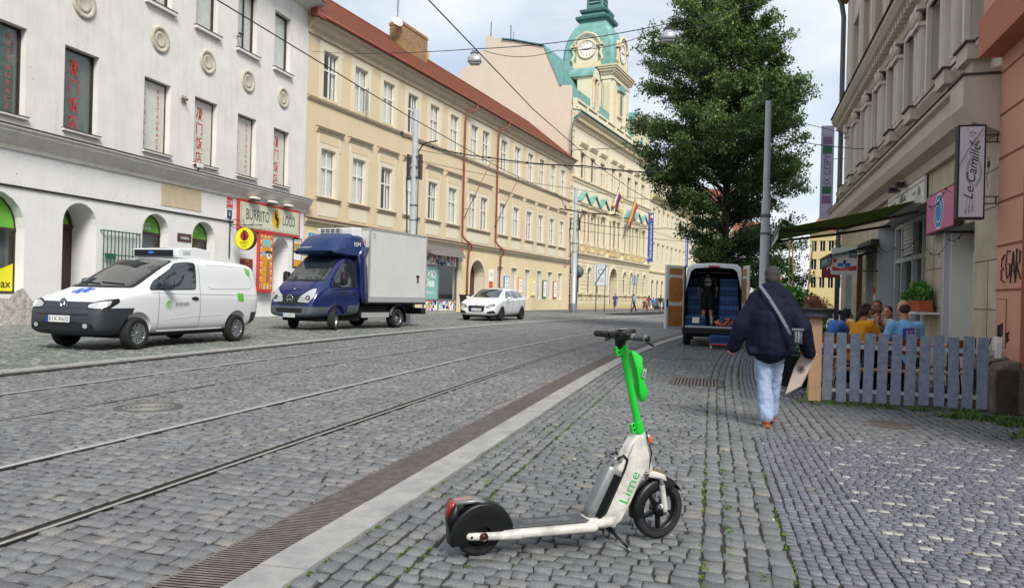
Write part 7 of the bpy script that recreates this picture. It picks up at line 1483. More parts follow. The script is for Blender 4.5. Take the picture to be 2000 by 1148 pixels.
# ---- hanging street lamps
for p,l in (((-6.67,20.04,8.0),'grey street lamp hanging on the wire in front of the pale gable wall'),((-1.23,19.23,8.02),'grey street lamp hanging on the wire in front of the tree top')):
    b=thing('hanging_street_lamp',l,'street lamp',p,R(6),'street lamps hanging over the street'); b.scale=(.85,.85,.85); m=MB(); m.loft([[(x*s_,y*s_2,z) for x,y in ((-.21,-.1),(-.19,-.13),(.19,-.13),(.21,-.1),(.21,.1),(.19,.13),(-.19,.13),(-.21,.1))] for s_,s_2,z in ((1,1,-.05),(1.02,1.02,.03),(.96,.96,.13),(.7,.75,.19))],M_pole); m.build('housing',b)
    m=MB(); m.loft([[(x*s_,y*s_2,z) for x,y in ((-.2,-.12),(.2,-.12),(.2,.12),(-.2,.12))] for s_,s_2,z in ((.75,.7,-.12),(.97,.97,-.05))],mat('lamp_diffuser','b9bdbd',.3)); m.build('diffuser',b); m=MB(); m.box(-.15,.15,-.015,.015,.26,.3,M_gframe); m.tube([(-.1,0,.19),(-.1,0,.3)],.014,M_gframe,n=5); m.tube([(.1,0,.19),(.1,0,.3)],.014,M_gframe,n=5); m.tube([(-.1,0,.34),(.1,0,.34)],.02,M_gframe,n=5); m.build('hanger',b)
# ---- banners and flags at the town hall
def banner(x,y,z0,z1,label,w=.95):
    b=thing('banner',label,'banner',(x,y,z0),R(3)); H=z1-z0; m=MB(); m.box(-w/2,w/2,-.03,.03,0,H,mat('banner_blue','1f3f8f',.7,var=.05)); m.build('cloth',b)
    m=MB(); m.text('ÚŘAD MĚSTSKÉ ČÁSTI PRAHA 5',(.08*w,-.045,H*.43),(0,0,1),(-1,0,0),w*.36,CC[4],w=H*.72); m.box(-.1*w,.1*w,-.045,-.04,H*.9,H*.97,CC[7]); m.box(.15*w,.4*w,-.045,-.04,H*.9,H*.97,CC[4]); m.add([(-.3*w,-.045,H*.82),(.4*w,-.045,H*.86),(.4*w,-.045,H*.885),(-.1*w,-.045,H*.85)],[(0,1,2,3)],M_red); m.build('lettering',b,fix=False)
    m=MB(); m.tube([(-.7,0,H),(.6,0,H)],.04,M_pole2,n=6); m.tube([(-.7,0,0),(.6,0,0)],.04,M_pole2,n=6); m.build('rail',b)
banner(-9.15,113.2,7.0,14.3,'blue vertical town hall banner at the corner next to the green downpipe'); banner(-4.75,138.3,7.3,14.0,'second, more distant blue town hall banner nearer the tree',.9)
def flag(p0,p1,label,cols):
    b=thing('flag',label,'flag',p0,0,'flags on the town hall'); d=Vector(p1)-Vector(p0); m=MB(); m.tube([(0,0,0),tuple(d)],.05,M_pole2,n=6); prim_ell(m,tuple(d*1.01),(.1,.1,.1),M=mat('sun_yellow','e2ad1e',.6),n=8); m.build('pole',b)
    m=MB(); n=8; 
    for ci,c_ in enumerate(cols):
        vs=[]
        for i in range(n+1):
            q=d*(.99-.55*i/n); s0=ci/len(cols); s1=(ci+1)/len(cols); 
            for s_ in (s0,s1): vs.append((q.x+s_*.42*(1-.5*i/n),q.y+.1*sin(i*1.3+s_*4),q.z-s_*1.1+.1*sin(i)))
        m.add(vs,[(2*i,2*i+1,2*i+3,2*i+2) for i in range(n)],c_,True)
    m.build('cloth',b,fix=False)
flag((-13.49,95.8,9.6),(-11.85,95.2,15.5),'white, red and blue flag on the left pole over the town hall door',[CC[4],mat('flag_red','9d4a45',.8),CC[8]]); flag((-11.76,100.4,9.3),(-10.14,99.8,14.8),'yellow and red city flag on the right pole over the town hall door',[mat('flag_yellow','c8ac60',.8),mat('flag_red','9d4a45',.8)])
# ---- traffic signs seen from behind / in front
b=thing('traffic_sign','large white zone-end sign with a grey diagonal bar on two posts','traffic sign',(-10.41,71.7,0),R(8)); m=MB()
for x in (-.42,.42): m.tube([(x,0,0),(x,0,4.6)],.045,M_pole2,n=8)
m.build('post',b); m=MB(); m.ext([(p[0],0,p[1]) for p in rpoly([(-.7,2.55),(.7,2.55),(.7,4.65),(-.7,4.65)],.1)],(0,.05,0),M_pole); m.ext([(p[0],-.01,p[1]) for p in rpoly([(-.63,2.62),(.63,2.62),(.63,4.58),(-.63,4.58)],.08)],(0,.01,0),mat('sign_face','c4c9ca',.5)); m.lathe([(.2,0),(.28,0)],M_pole2,n=20,M=Matrix.Translation((0,-.015,3.9))@Matrix.Rotation(R(90),4,'X')); m.text('ZÓNA',(0,-.015,4.42),X_,Z_,.16,M_pole2); m.text('PO-PÁ\n8-20h',(0,-.015,3.1),X_,Z_,.4,M_pole2); m.add([(-.6,-.02,2.75),(-.5,-.02,2.65),(.6,-.02,4.45),(.5,-.02,4.55)],[(0,1,2,3)],M_pole2); m.build('plate',b,fix=False)
b=thing('traffic_sign','small grey parking sign on a thin leaning post beside the man in light blue','traffic sign',(-7.95,76.6,0),0); m=MB(); m.tube([(0,0,0),(.35,0,3.8)],.04,M_pole2,n=8); m.build('post',b); m=MB(); m.box(.0,.65,-.03,.03,2.75,3.75,M_pole); m.box(.28,.33,-.05,-.03,2.75,3.75,M_pole2); m.build('plate',b)
b=thing('traffic_sign','round grey back of a sign peeking out behind the far tram pole','traffic sign',(-12.3,69.2,0),0); m=MB(); m.tube([(0,.06,0),(0,.06,4.3)],.045,M_pole2,n=8); m.build('post',b); m=MB(); m.lathe([(0,0),(.62,0),(.64,.03),(0,.03)],M_pole2,n=28,M=Matrix.Translation((0,0,3.8))@Matrix.Rotation(R(90),4,'X')); m.build('plate',b)
b=thing('litter_bin','black wheeled litter bin by the cream building behind the white estate car','bin',(-17.0,50.6,0),R(-82)); m=MB(); m.loft([[(x*s_,y*s_,z) for x,y in ((-.45,-.4),(.45,-.4),(.45,.4),(-.45,.4))] for s_,z in ((.8,.08),(1.,1.25))],M_plast2); m.build('body',b,bevel=.03); m=MB(); m.box(-.5,.5,-.45,.45,1.25,1.36,M_plast2); m.build('lid',b,bevel=.03)
# ---- signs and awnings of the right-hand building
b=on('shop_sign','long white cafe board lettered Le Camille above the green awning','sign',F,9.05,3.42,-.04); m=MB(); m.box(0,3.7,-.05,0,0,.55,M_wfr); m.build('board',b,bevel=.004); m=MB(); G1=mat('logo_olive','6d8248',.6); G2=mat('logo_script','2b2f2a',.6); m.box(0,3.7,-.056,-.051,.44,.46,M_curt2)
for r_ in (.16,.2,.24): m.tube([(1.75+r_*1.5*cos(R(a)),-.056,.1+r_*1.3*sin(R(a))) for a in range(0,181,15)],.012,G1,n=4)
m.text('Le  Camille',(2.0,-.058,.2),X_,Z_,.26,G2,shear=.3,w=2.4)
for k_ in range(5): m.tube([(.3+k_*.12,-.057,.05),(.42+k_*.13,-.057,.36)],.01,G1,n=4)
m.disc((3.3,-.057,.25),(.8,0,.6),(-.3,0,.4),.12,.3,G1,n=14); m.build('lettering',b,fix=False)
for u in (1.3,2.1):
    l=on('sign_lamp','black spotlight on the cafe board, %s one'%('left' if u<2 else 'right'),'lamp',F,9.05+u,4.02,-.25,'spotlights on the cafe board'); m=MB(); m.box(-.12,.12,-.06,.1,-.06,.04,M_black); m.tube([(0,.25,-.04),(0,.1,.08),(0,0,0)],.012,M_black,n=5); m.build('lamp_shade',l)
b=thing('projecting_sign','tall narrow white light box lettered Le Camille on two brackets','sign',(3.54,12.0,2.64),R(0))
m=MB(); m.box(-.18,.18,-.07,.07,0,1.35,mat('box_black','1c1c20',.5)); m.build('case',b,bevel=.006); m=MB(); m.box(-.155,.155,-.075,-.07,.03,1.32,mat('lightbox_white','cfcfd6',.5)); 
m.text('Le Camille',(.0,-.079,.68),(.12,0,1),(-1,0,.12),.125,M_black,w=.78,shear=.35)
for k_ in range(3): m.tube([(.03+(.075+.012*k_)*cos(R(a)),-.078,.68+(.19+.015*k_)*sin(R(a))) for a in range(-90,271,20)],.0018,G1,n=4)
random.seed(2)
for k_ in range(16): m.disc((.02+random.gauss(0,.05),-.078,1.22+random.gauss(0,.05)),X_,Z_,.008,.01,mat('logo_leaf','7d8a78',.6),n=8)
for s_ in (-1,1): m.disc((.03+s_*.04,-.078,1.09),(.6,0,.8*s_),(-.5*s_,0,.4),.045,.03,MATS['logo_leaf'],n=10)
m.tube([(.03,-.078,1.15),(.03,-.078,.95)],.003,MATS['logo_leaf'],n=4)
for k_ in range(3):
    m.tube([(-.05+k_*.035,-.078,.32),(-.07+k_*.045,-.078,.06+.02*k_)],.0025,MATS['logo_leaf'],n=4)
    for j in range(5): m.disc((-.068+k_*.045+(.01 if j%2 else -.01),-.079,.08+.018*j+.02*k_),(.5,0,.8),(-.8,0,.5),.011,.006,MATS['logo_leaf'],n=8)
m.build('lettering',b,fix=False)
m=MB()
for z in (.22,1.1): m.box(.18,.42,-.012,.012,z,z+.015,M_gframe); m.box(.18,.42,-.012,.012,z+.1,z+.115,M_gframe); m.box(.33,.345,-.012,.012,z,z+.1,M_gframe); m.box(.40,.42,-.03,.03,z-.02,z+.14,M_gframe)
m.tube([(.14,-.09,1.3),(-.05,-.1,1.0),(-.17,-.09,.75),(-.18,0,.6)],.004,M_wire,n=4); m.tube([(.2,-.03,.9),(.24,-.05,.8),(.2,-.05,.6),(.22,-.04,.45)],.004,M_wire,n=4); m.cyl((.22,-.05,.82),(.22,-.05,.74),.012,.018,M_wire,n=8); m.build('bracket',b)
b=on('shop_sign','pink checked sign with a blue octagon mounted above the white door','sign',F,13.9,2.72,-.06); m=MB(); m.box(-.55,1.35,-.1,.0,0,.72,M_gframe); m.build('case',b); m=MB(); PK=mat('pink_sign','c2557f',.5); m.box(-.53,1.33,-.105,-.1,.02,.70,PK)
for i in range(40):
    for j in range(15): m.box(-.5+i*.046,-.5+i*.046+.022,-.107,-.105,.04+j*.043,.04+j*.043+.022,mat('pink_light','e2a3bd',.5))
for r_,c_,y_ in ((.34,CC[4],-.109),(.31,mat('oct_blue','3f86b8',.5),-.111),(.22,CC[4],-.113),(.19,MATS['oct_blue'],-.115)): m.add([(.38+r_*cos(R(22.5+45*i)),y_,.36+r_*sin(R(22.5+45*i))) for i in range(8)],[tuple(range(8))],c_)
m.build('face',b,fix=False)
# green awning
M_awn=mat('awning_green','757f52',.8,var=.15,vs=3,bump=.2); M_awn2=mat('awning_pale','a9b39a',.8)
def translucent(m,f):   # cloth that lets daylight through
    t=m.node_tree; b=t.nodes['Principled BSDF']; o=t.nodes['Material Output']; tl=N(t,'ShaderNodeBsdfTranslucent'); tl.inputs[0].default_value=b.inputs['Base Color'].default_value; mx=N(t,'ShaderNodeMixShader'); mx.inputs[0].default_value=f; t.links.new(b.outputs[0],mx.inputs[1]); t.links.new(tl.outputs[0],mx.inputs[2]); t.links.new(mx.outputs[0],o.inputs[0])
translucent(M_awn,.72); awn_tr=1
def awning(label,u0,u1,zw,zf,out,mt,val,mv,txt=None,h=.22,arms=True):
    b=on('awning',label,'awning',F,u0,0,-.12); W=u1-u0; m=MB(); n=8; vs=[]
    for i in range(n+1):
        t=i/n; 
        for j in range(7): vs.append((W*j/6,-out*t,zw+(zf-zw)*t-.06*sin(PI*t)*(1 if 0<j<6 else .4)))
    fs=[(i*7+j,i*7+j+1,(i+1)*7+j+1,(i+1)*7+j) for i in range(n) for j in range(6)]; m.add(vs,fs,mt,True); c=m.build('canopy',b,fix=False); s=c.modifiers.new('s','SOLIDIFY'); s.thickness=.012
    m=MB(); nn=24; vs=[]
    for j in range(nn+1): x=W*j/nn; vs+=[(x,-out-.02,zf+.02),(x,-out-.02-.03,zf-h+.03*abs(sin(j*PI/3)))]
    m.add(vs,[(2*j,2*j+1,2*j+3,2*j+2) for j in range(nn)],mv); 
    if txt: m.text(txt,(W/2,-out-.056,zf-h*.45),X_,Z_,h*.42,CC[4],maxw=W*.75)
    v=m.build('valance',b,fix=False); 
    m=MB(); m.box(0,W,-out-.05,-out,zf-.03,zf+.05,M_gframe if mt is not M_awn else M_pole2); m.box(0,W,-.1,.1,zw-.06,zw+.1,M_wfr if mt is M_awn else M_gframe)
    if arms:
        for x in (.12,W-.12): e=(W*.42 if x<1 else W*.58); m.tube([(x,0,zw-.22),(x+(.45 if x<1 else -.45)*1.6,-out*.5,(zw+zf)/2-.2),(x,-out,zf-.03)],.03,M_gframe,n=6)
    m.build('frame',b); return b
awning('large green awning stretched out over the cafe terrace',9.35,12.6,3.50,2.92,2.62,M_awn,True,M_awn2)
awning('small teal awning with white lettering beyond the green one',5.2,7.6,3.02,2.68,1.05,mat('awning_teal','14606a',.7),True,mat('awning_teal','14606a',.7),txt='VERTICAL STORY',h=.26)
b=thing('projecting_sign','white square pharmacy style sign with a red wave hanging by the teal awning','sign',(3.42,21.6,2.17),0); m=MB(); m.ext([(p[0],-.06,p[1]) for p in rpoly([(-.32,0),(.32,0),(.32,.72),(-.32,.72)],.05)],(0,.12,0),M_wfr); m.build('case',b); m=MB(); y_=-.065
m.add([(-.3,y_,.1),(.3,y_,.12),(.3,y_,.25),(.1,y_,.21),(-.1,y_,.17),(-.3,y_,.22)],[(0,1,2,3,4,5)],M_red); m.box(.1,.3,y_-.002,y_,.45,.66,M_curt2); m.text('PORTAS',(-.1,y_-.003,.56),X_,Z_,.06,mat('logo_teal','2d6a62',.5),w=.3); m.box(-.28,-.2,y_-.002,y_,.33,.42,M_red); m.box(-.17,-.03,y_-.003,y_,.22,.31,CC[1]); m.box(0,.14,y_-.003,y_,.22,.31,CC[1]); m.box(-.03,.03,y_-.004,y_,.30,.39,M_lead); m.text('servis oken',(0,y_-.004,.15),X_,Z_,.035,CC[4]); m.text('Portas',(.2,y_-.004,.55),X_,Z_,.04,CC[4]); m.build('face',b,fix=False); m=MB(); m.box(.32,.85,-.02,.02,.6,.63,M_gframe); m.box(.32,.85,-.02,.02,.1,.13,M_gframe); m.build('bracket',b)
b=thing('projecting_sign','dark red sign with a white ribbon emblem behind the white square sign','sign',(3.85,26.9,2.26),0); m=MB(); m.box(-.28,.3,-.05,.05,0,.5,mat('sign_darkred','7c2733',.5)); m.box(-.28,.3,-.052,.052,.5,.58,mat('sign_lilac','8d86a0',.5)); m.build('case',b); m=MB()
for k_ in (-.07,.03): m.tube([(k_+.05*cos(R(a)),-.056,.24+.12*sin(R(a))) for a in range(0,181,20)],.012,CC[4],n=4)
m.build('emblem',b); m=MB(); m.box(.3,.55,-.02,.02,.4,.44,M_gframe); m.build('bracket',b)
b=thing('projecting_sign','tall narrow lilac COPY banner sign with green and purple squares','sign',(4.37,32.2,4.8),0); m=MB(); m.box(-.24,.24,-.04,.04,0,3.75,mat('copy_lilac','a9a6bd',.6)); m.build('panel',b); m=MB(); y_=-.045; G3=mat('copy_green','2e6149',.6); Pp=mat('copy_purple','7d5f86',.6); Pl=mat('copy_pale','b5a8c4',.6)
for z,c_ in ((.25,Pl),(.62,Pp),(1.0,G3),(2.62,G3),(3.0,Pp),(3.38,Pl)): m.box(-.17,.17,y_-.004,y_,z,z+.3,c_)
m.text('IX COPY',(-.0,y_-.004,1.98),(0,0,1),(-1,0,0),.26,mat('copy_text','5a4a6a',.6),w=1.2); m.build('lettering',b,fix=False); m=MB()
for z in (.1,2.4,3.7): m.box(.24,.75,-.012,.012,z,z+.02,M_gframe)
m.build('bracket',b)
# string lights
def string_lights(label,pts,n=9):
    b=thing('string_lights',label,'string lights',pts[0],0,'string lights at the cafe'); P0=Vector(pts[0]); P=[Vector(p)-P0 for p in pts]; m=MB(); Q=[]
    for i in range(len(P)-1):
        for j in range(10): t=j/10; q=P[i].lerp(P[i+1],t); q.z-=.16*4*t*(1-t)*((P[i+1]-P[i]).length/1.2); Q.append(q)
    Q.append(P[-1]); m.tube(Q,.006,M_wire,n=4); m.build('cable',b); m=MB()
    for q in Q[2::4]: m.cyl(q,q-Vector((0,0,.03)),.012,m=M_wire,n=6); prim_ell(m,q-Vector((0,0,.05)),(.018,.018,.024),M=mat('bulb_glass','b6b29c',.15,coat=.5),n=8)
    m.build('bulb',b)
string_lights('string of bulbs looping down the stone pilaster',[(4.0,13.9,2.6),(3.95,14.4,2.55),(3.98,15.9,2.5)]); string_lights('string of bulbs under the green awning across the cafe front',[(3.9,16.2,2.75),(3.7,17.2,2.6),(3.6,18.6,2.9)]) ; string_lights('string of bulbs on top of the pink sign',[(3.85,13.3,3.45),(3.85,14.3,3.42),(3.86,15.5,3.3)])

# small pale flecks of paper and dry leaves lying about
random.seed(21); q=MB(); LT=mat('litter_pale','b9b4a8',.9); LT2=mat('litter_leaf','7d6a3c',.9)
for i in range(150):
    if i<90: x,y,z=random.uniform(-20,-10.9),random.uniform(11,26),.006
    else: x,y,z=random.uniform(-1.8,3.4),random.uniform(3.2,12),.006
    s_=random.uniform(.012,.035)*(1 if i>=90 else 1.6)*(.6 if i>=90 else 1); a=random.random()*6.28; h=random.uniform(.002,.012)
    q.add([(x+s_*cos(a+t),y+s_*.6*sin(a+t),z+h*(k%2)) for k,t in enumerate((0,1.5,3.1,4.6))],[(0,1,2,3)],LT if i%3 else LT2)
setp(q.build('litter',fix=False),'small pale scraps and dry leaves lying on the cobbles','litter',kind='stuff')
# ================================================================ PEOPLE
SK=mat('skin','b27f66',.55,var=.06,vs=20); SK2=mat('skin_tan','8f5a42',.55,var=.06,vs=20); SK3=mat('skin_fair','c39079',.55,var=.05,vs=20)
HB=mat('hair_brown','2e1d14',.7,var=.3,vs=40); HBK=mat('hair_black','15110f',.6,var=.3,vs=40); HG=mat('hair_grey','35312e',.8,var=.4,vs=60,bump=.5,bs=200)
def cl(n,c,**k): return mat('cloth_'+n,c,.85,var=k.pop('var',.12),vs=12,bump=.25,bs=180,**k)
def hand(P,w,d,curl=.5,side=1,s=1.0,fd=None):
    """palm with five bent fingers; w wrist, d pointing direction of the hand, curl 0..1"""
    w=Vector(w); d=Vector(d).normalized(); a=(Vector(fd) if fd else Vector((0,1,0))); n=(a-d*a.dot(d)).normalized(); b=d.cross(n)*side   # n = palm facing, b = across
    P.append(('c',w,w+d*.045*s,.026*s,.03*s)); c=w+d*.06*s
    P.append(('c',c-b*.022*s,c-b*.02*s+d*.035*s,.017*s,.015*s)); P.append(('c',c+b*.022*s,c+b*.02*s+d*.035*s,.017*s,.015*s)); P.append(('c',c,c+d*.04*s,.019*s,.016*s))
    for i,(o,l) in enumerate(((-.031,.062),(-.011,.075),(.011,.080),(.031,.072))):
        k0=c+d*.038*s+b*o*s; a1=curl*1.0; a2=curl*2.2; k1=k0+(d*cos(a1)+n*sin(a1))*l*.5*s; k2=k1+(d*cos(a2)+n*sin(a2))*l*.5*s
        P.append(('c',k0,k1,.0105*s,.0095*s)); P.append(('c',k1,k2,.0095*s,.008*s))
    t0=w+d*.03*s+b*.026*s; t1=t0+(d*.6+b*.7+n*.3).normalized()*.035*s; t2=t1+(d*.8+n*.5).normalized()*.03*s; P.append(('c',t0,t1,.014*s,.011*s)); P.append(('c',t1,t2,.011*s,.009*s))
POSE=dict(pel=(0,0,.98),waist=(0,0,1.12),chest=(0,.0,1.34),neck=(0,-.01,1.50),head=(0,.02,1.66),
 shl=(-.19,0,1.44),shr=(.19,0,1.44),ell=(-.25,-.02,1.14),elr=(.25,-.02,1.14),wrl=(-.26,.06,.90),wrr=(.26,.06,.90),
 hil=(-.09,0,.94),hir=(.09,0,.94),knl=(-.10,.02,.51),knr=(.10,.02,.51),anl=(-.10,-.02,.09),anr=(.10,-.02,.09))
def person(label,loc,rz,pose=None,top=None,bot=None,shoe=None,hair=None,skin=SK,sleeve=1,legs=1,scale=1.06,fem=False,vox=.012,hairlen='short',group=None,curl=.4,face=True,look=0.,lean=0,topprims=None,feet=True):
    p={k:Vector(v) for k,v in POSE.items()}; 
    for k,v in (pose or {}).items(): p[k]=Vector(v)
    root=thing('person',label,'person',loc,rz,group); root.scale=(scale,)*3
    s_=.93 if fem else 1.0; H=p['head']; lk=Matrix.Rotation(look,3,'Z')@Matrix.Rotation(lean,3,'X')
    def h(x,y,z): return H+lk@Vector((x,y,z))
    B=[('e',H+lk@Vector((0,0,.012)),(.076,.094,.108)),('e',h(0,.018,-.052),(.058,.068,.062)),('c',p['neck']+Vector((0,-.0,-.05)),h(0,-.02,-.05),.056*s_,.052*s_)]
    if face: B+=[('c',h(0,.095,.012),h(0,.112,-.02),.009,.013),('e',h(0,.083,-.062),(.026,.014,.011)),('e',h(0,.075,-.098),(.026,.022,.018)),('e',h(-.079,-.005,-.008),(.012,.02,.03)),('e',h(.079,-.005,-.008),(.012,.02,.03)),('e',h(0,.08,.038),(.05,.018,.012)),('e',h(-.04,.078,-.02),(.022,.015,.02)),('e',h(.04,.078,-.02),(.022,.015,.02))]
    B+=[('c',p['pel'],p['chest'],.105,.115),('e',p['chest'],(.15*s_,.10,.13)),('c',p['chest'],p['neck'],.09,.055)]
    for a in 'lr':
        B+=[('c',p['chest'],p['sh'+a],.07,.055),('c',p['sh'+a],p['el'+a],.05*s_,.038*s_),('c',p['el'+a],p['wr'+a],.037*s_,.025*s_),('c',p['pel'],p['hi'+a],.10,.085),('c',p['hi'+a],p['kn'+a],.078,.052),('c',p['kn'+a],p['kn'+a].lerp(p['an'+a],.35),.05,.056),('c',p['kn'+a].lerp(p['an'+a],.35),p['an'+a],.054,.034)]
        d=(p['wr'+a]-p['el'+a]).normalized(); hand(B,p['wr'+a],d,curl,1 if a=='l' else -1,fd=(0,.6,.3) if d.z<0 else (0,1,0))
    fuse(B,skin,'body',root,voxel=min(vox,.009) if vox<.015 else vox,smooth=2)
    if face and vox<.015:
        for sx in (-1,1):
            e=MB(); prim_ell(e,h(sx*.031,.083,.012),(.0135,.009,.007),M=mat('eye_white','cfc8c0',.3),n=10); prim_ell(e,h(sx*.031,.0895,.012),(.006,.005,.006),M=M_black,n=8); e.build('eye',root)
        e=MB(); 
        for sx in (-1,1): e.tube([h(sx*.018,.098,.032),h(sx*.035,.096,.038),h(sx*.052,.086,.032)],.0045,hair or HB,n=5)
        e.build('eyebrows',root)
    # hair
    hr=hair or HB
    if hairlen!='none':
        if hairlen=='bald': hp=[('e',h(0,-.045,.0),(.077,.062,.075))]
        else: hp=[('e',h(0,-.016,.042),(.083,.092,.088)),('e',h(0,-.045,-.005),(.08,.066,.085))]
        if hairlen=='pony': hp+=[('c',h(0,-.09,.03),h(0,-.17,-.09),.035,.03),('c',h(0,-.17,-.09),h(-.02,-.2,-.25),.032,.012)]
        if hairlen=='bun': hp+=[('e',h(.03,-.12,-.03),(.04,.045,.045))]
        if hairlen=='long': hp+=[('c',h(-.05,-.04,0),h(-.07,-.06,-.22),.045,.03),('c',h(.05,-.04,0),h(.07,-.06,-.22),.045,.03),('c',h(0,-.07,0),h(0,-.1,-.26),.06,.04)]
        if hairlen=='curly': hp+=[('e',h(random.gauss(0,.05),-.02+random.gauss(0,.04),.06+random.gauss(0,.035)),.035) for _ in range(22)]
        hp+=[('e',h(.083*sin(i*2.4)*.9,-.03+.07*cos(i*2.4),.05+.05*sin(i*1.7)),.022) for i in range(12)] if hairlen in ('long','pony','curly') else []
        # leave the face free: the head is turned so hair stays behind y>0.03
        fuse(hp,hr,'hair',root,voxel=min(vox,.010),smooth=2,disp=.006,dscale=.03)
    tm=top or cl('white','c9c7c2')
    if topprims: T=topprims(p)
    else:
        T=[('c',p['pel']+Vector((0,0,-.02)),p['waist'],.135,.13),('c',p['waist'],p['chest'],.135,.14),('e',p['chest']+Vector((0,0,.02)),(.185*s_,.125,.15)),('c',p['chest']+Vector((0,0,.06)),p['neck']+Vector((0,0,-.03)),.11,.07)]
        for a in 'lr':
            x=p['el'+a] if sleeve>=1 else p['sh'+a].lerp(p['el'+a],.72); T+=[('c',p['chest']+Vector((0,0,.05)),p['sh'+a],.09,.072),('c',p['sh'+a],x,.072,.062)]
            if sleeve>=1: T+=[('c',p['el'+a],p['el'+a].lerp(p['wr'+a],.93 if sleeve>1 else .5),.058,.045)]
    fuse(T,tm,'shirt',root,voxel=vox,smooth=2,disp=.028 if topprims else .014,dscale=.22 if topprims else .08)
    bm_=bot or cl('dark','20222a'); L=[('e',p['pel']+Vector((0,0,-.03)),(.16,.125,.12))]
    for a in 'lr':
        L+=[('c',p['pel'],p['hi'+a],.12,.105),('c',p['hi'+a],p['kn'+a] if legs>=.6 else p['hi'+a].lerp(p['kn'+a],.85),.10,(.088 if topprims else .075) if legs>=.6 else .092)]
        if legs>=1: L+=[('c',p['kn'+a],p['an'+a]+Vector((0,0,.02)),.08 if topprims else .072,.077 if topprims else .06)]
    fuse(L,bm_,'trousers',root,voxel=vox,smooth=2,disp=.028 if topprims else .012,dscale=.1)
    for a in 'lr':
        if not feet: break
        q=p['an'+a]; F_=[('c',q+Vector((0,-.02,-.03)),q+Vector((0,.06,-.045)),.045,.042),('c',q+Vector((0,.06,-.05)),q+Vector((0,.15,-.055)),.044,.034),('b',q+Vector((0,.055,-.078)),(.042,.12,.012))]
        fuse(F_,shoe or M_plast2,'shoe',root,voxel=min(vox,.012),smooth=2)
    return root
# --- the man in the navy jacket walking away
NAVY=mat('jacket_navy','0d1227',.8,spec=.2,var=.2,vs=5,bump=.6,bs=10); JEAN=mat('jeans_light','7f93b2',.9,var=.16,vs=9,col2='9aadc6',bump=.4,bs=60); BRSH=mat('shoe_brown','7a3f22',.55,var=.2,vs=20)
def jk(p):
    T=[('c',(0,-.02,.86),(0,-.03,1.12),.20,.20),('e',(0,-.03,1.18),(.215,.165,.24)),('e',(0,-.0,1.31),(.18,.14,.13)),('c',(-.10,-.02,1.385),(.10,-.02,1.385),.085,.085),('b',(0,-.01,.80),(.215,.15,.03)),('c',(-.17,-.02,.82),(-.13,-.03,1.2),.075,.12),('c',(.17,-.02,.82),(.13,-.03,1.2),.075,.12),('c',(-.05,0,1.45),(.05,0,1.45),.075,.075),
       ('c',(-.20,-.04,.76),(-.14,-.04,.80),.02,.05)]
    for a,sg in (('l',-1),('r',1)): T+=[('c',p['sh'+a]-Vector((sg*.04,0,.0)),p['sh'+a],.10,.098),('c',p['sh'+a],p['el'+a],.092,.10),('c',p['el'+a],p['wr'+a]+(p['wr'+a]-p['el'+a])*.12,.10,.072)]
    return T
pz=dict(head=(.01,.11,1.575),neck=(0,.06,1.45),chest=(0,0,1.28),shl=(-.14,.0,1.34),shr=(.14,.0,1.34),ell=(-.28,-.03,1.07),elr=(.31,-.05,1.06),wrl=(-.36,.05,.85),wrr=(.385,.07,.82),knl=(-.055,.03,.50),knr=(.045,.14,.52),anl=(-.02,-.06,.09),anr=(.03,.26,.11),hil=(-.075,0,.92),hir=(.07,0,.92))
man=person('man in a navy jacket and light blue jeans walking away with a grey shoulder bag',(.64,8.72,0),R(-4),pz,top=NAVY,bot=JEAN,shoe=BRSH,hair=HG,skin=SK3,sleeve=2,vox=.011,topprims=jk,curl=.7,scale=1.05)
for o in kids(man):
    if o.name.startswith('shirt'): o.name='jacket'
q=MB(); strapm=mat('strap_grey','676c75',.8,var=.1,vs=30); pts=[(-.10,.02,1.50),(-.115,-.10,1.49),(-.02,-.20,1.36),(.08,-.235,1.2),(.16,-.24,1.06),(.20,-.20,.98)]
for i in range(len(pts)-1):
    a=Vector(pts[i]); b_=Vector(pts[i+1]); d=(b_-a).normalized(); w=Vector((.8,0,.6)).cross(d).normalized(); w=d.cross(Vector((0,-1,0))).normalized()*.015; q.ext([a-w,a+w,b_+w,b_-w],(0,-.006,0),strapm)
q.build('strap',man)
bgr=thing('shoulder_bag','small grey shoulder bag with white straps hanging at the hip of the man in navy','bag',(.90,8.44,1.02),R(-10)); fuse([('b',(0,0,0),(.045,.022,.08)),('e',(0,-.02,-.02),(.042,.027,.055))],mat('bag_grey','3b3e46',.7),'body',bgr,voxel=.008); q=MB(); q.box(-.02,-.014,-.05,-.045,-.06,.06,M_pole); q.box(.008,.014,-.05,-.045,-.06,.06,M_pole); q.box(-.06,.06,-.032,-.03,.07,.09,strapm); q.build('strap_loop',bgr)
bag=thing('paper_bag','folded beige paper carrier bag held by the man in navy','bag',(1.04,8.85,.86),R(-6)); q=MB(); PB=mat('paper_bag','b3a598',.85,var=.08,vs=9,bump=.3,bs=12); c0=[(.0,0,.0),(.07,.02,-.02),(-.10,.06,-.46),(-.21,.05,-.37)]
c0=[(-.02,0,.02),(.10,.02,-.05),(-.06,.05,-.42),(-.22,.04,-.52),(-.13,.02,-.2)]; q.ext(c0,(.015,.05,0),PB); q.build('body',bag,bevel=.006); q=MB(); T=Matrix.Translation((-.055,.012,-.22))@Matrix.Rotation(R(90),4,'X'); q.lathe([(.028,0),(.036,0)],M_gframe,n=20,M=T); q.lathe([(0,-.001),(.018,-.001)],M_gframe,n=12,M=T); q.build('print',bag,fix=False)
q=MB(); q.tube([(.0,.02,.0),(.02,-.02,.05),(.06,.02,.0)],.005,PB,n=5); q.build('handle',bag)
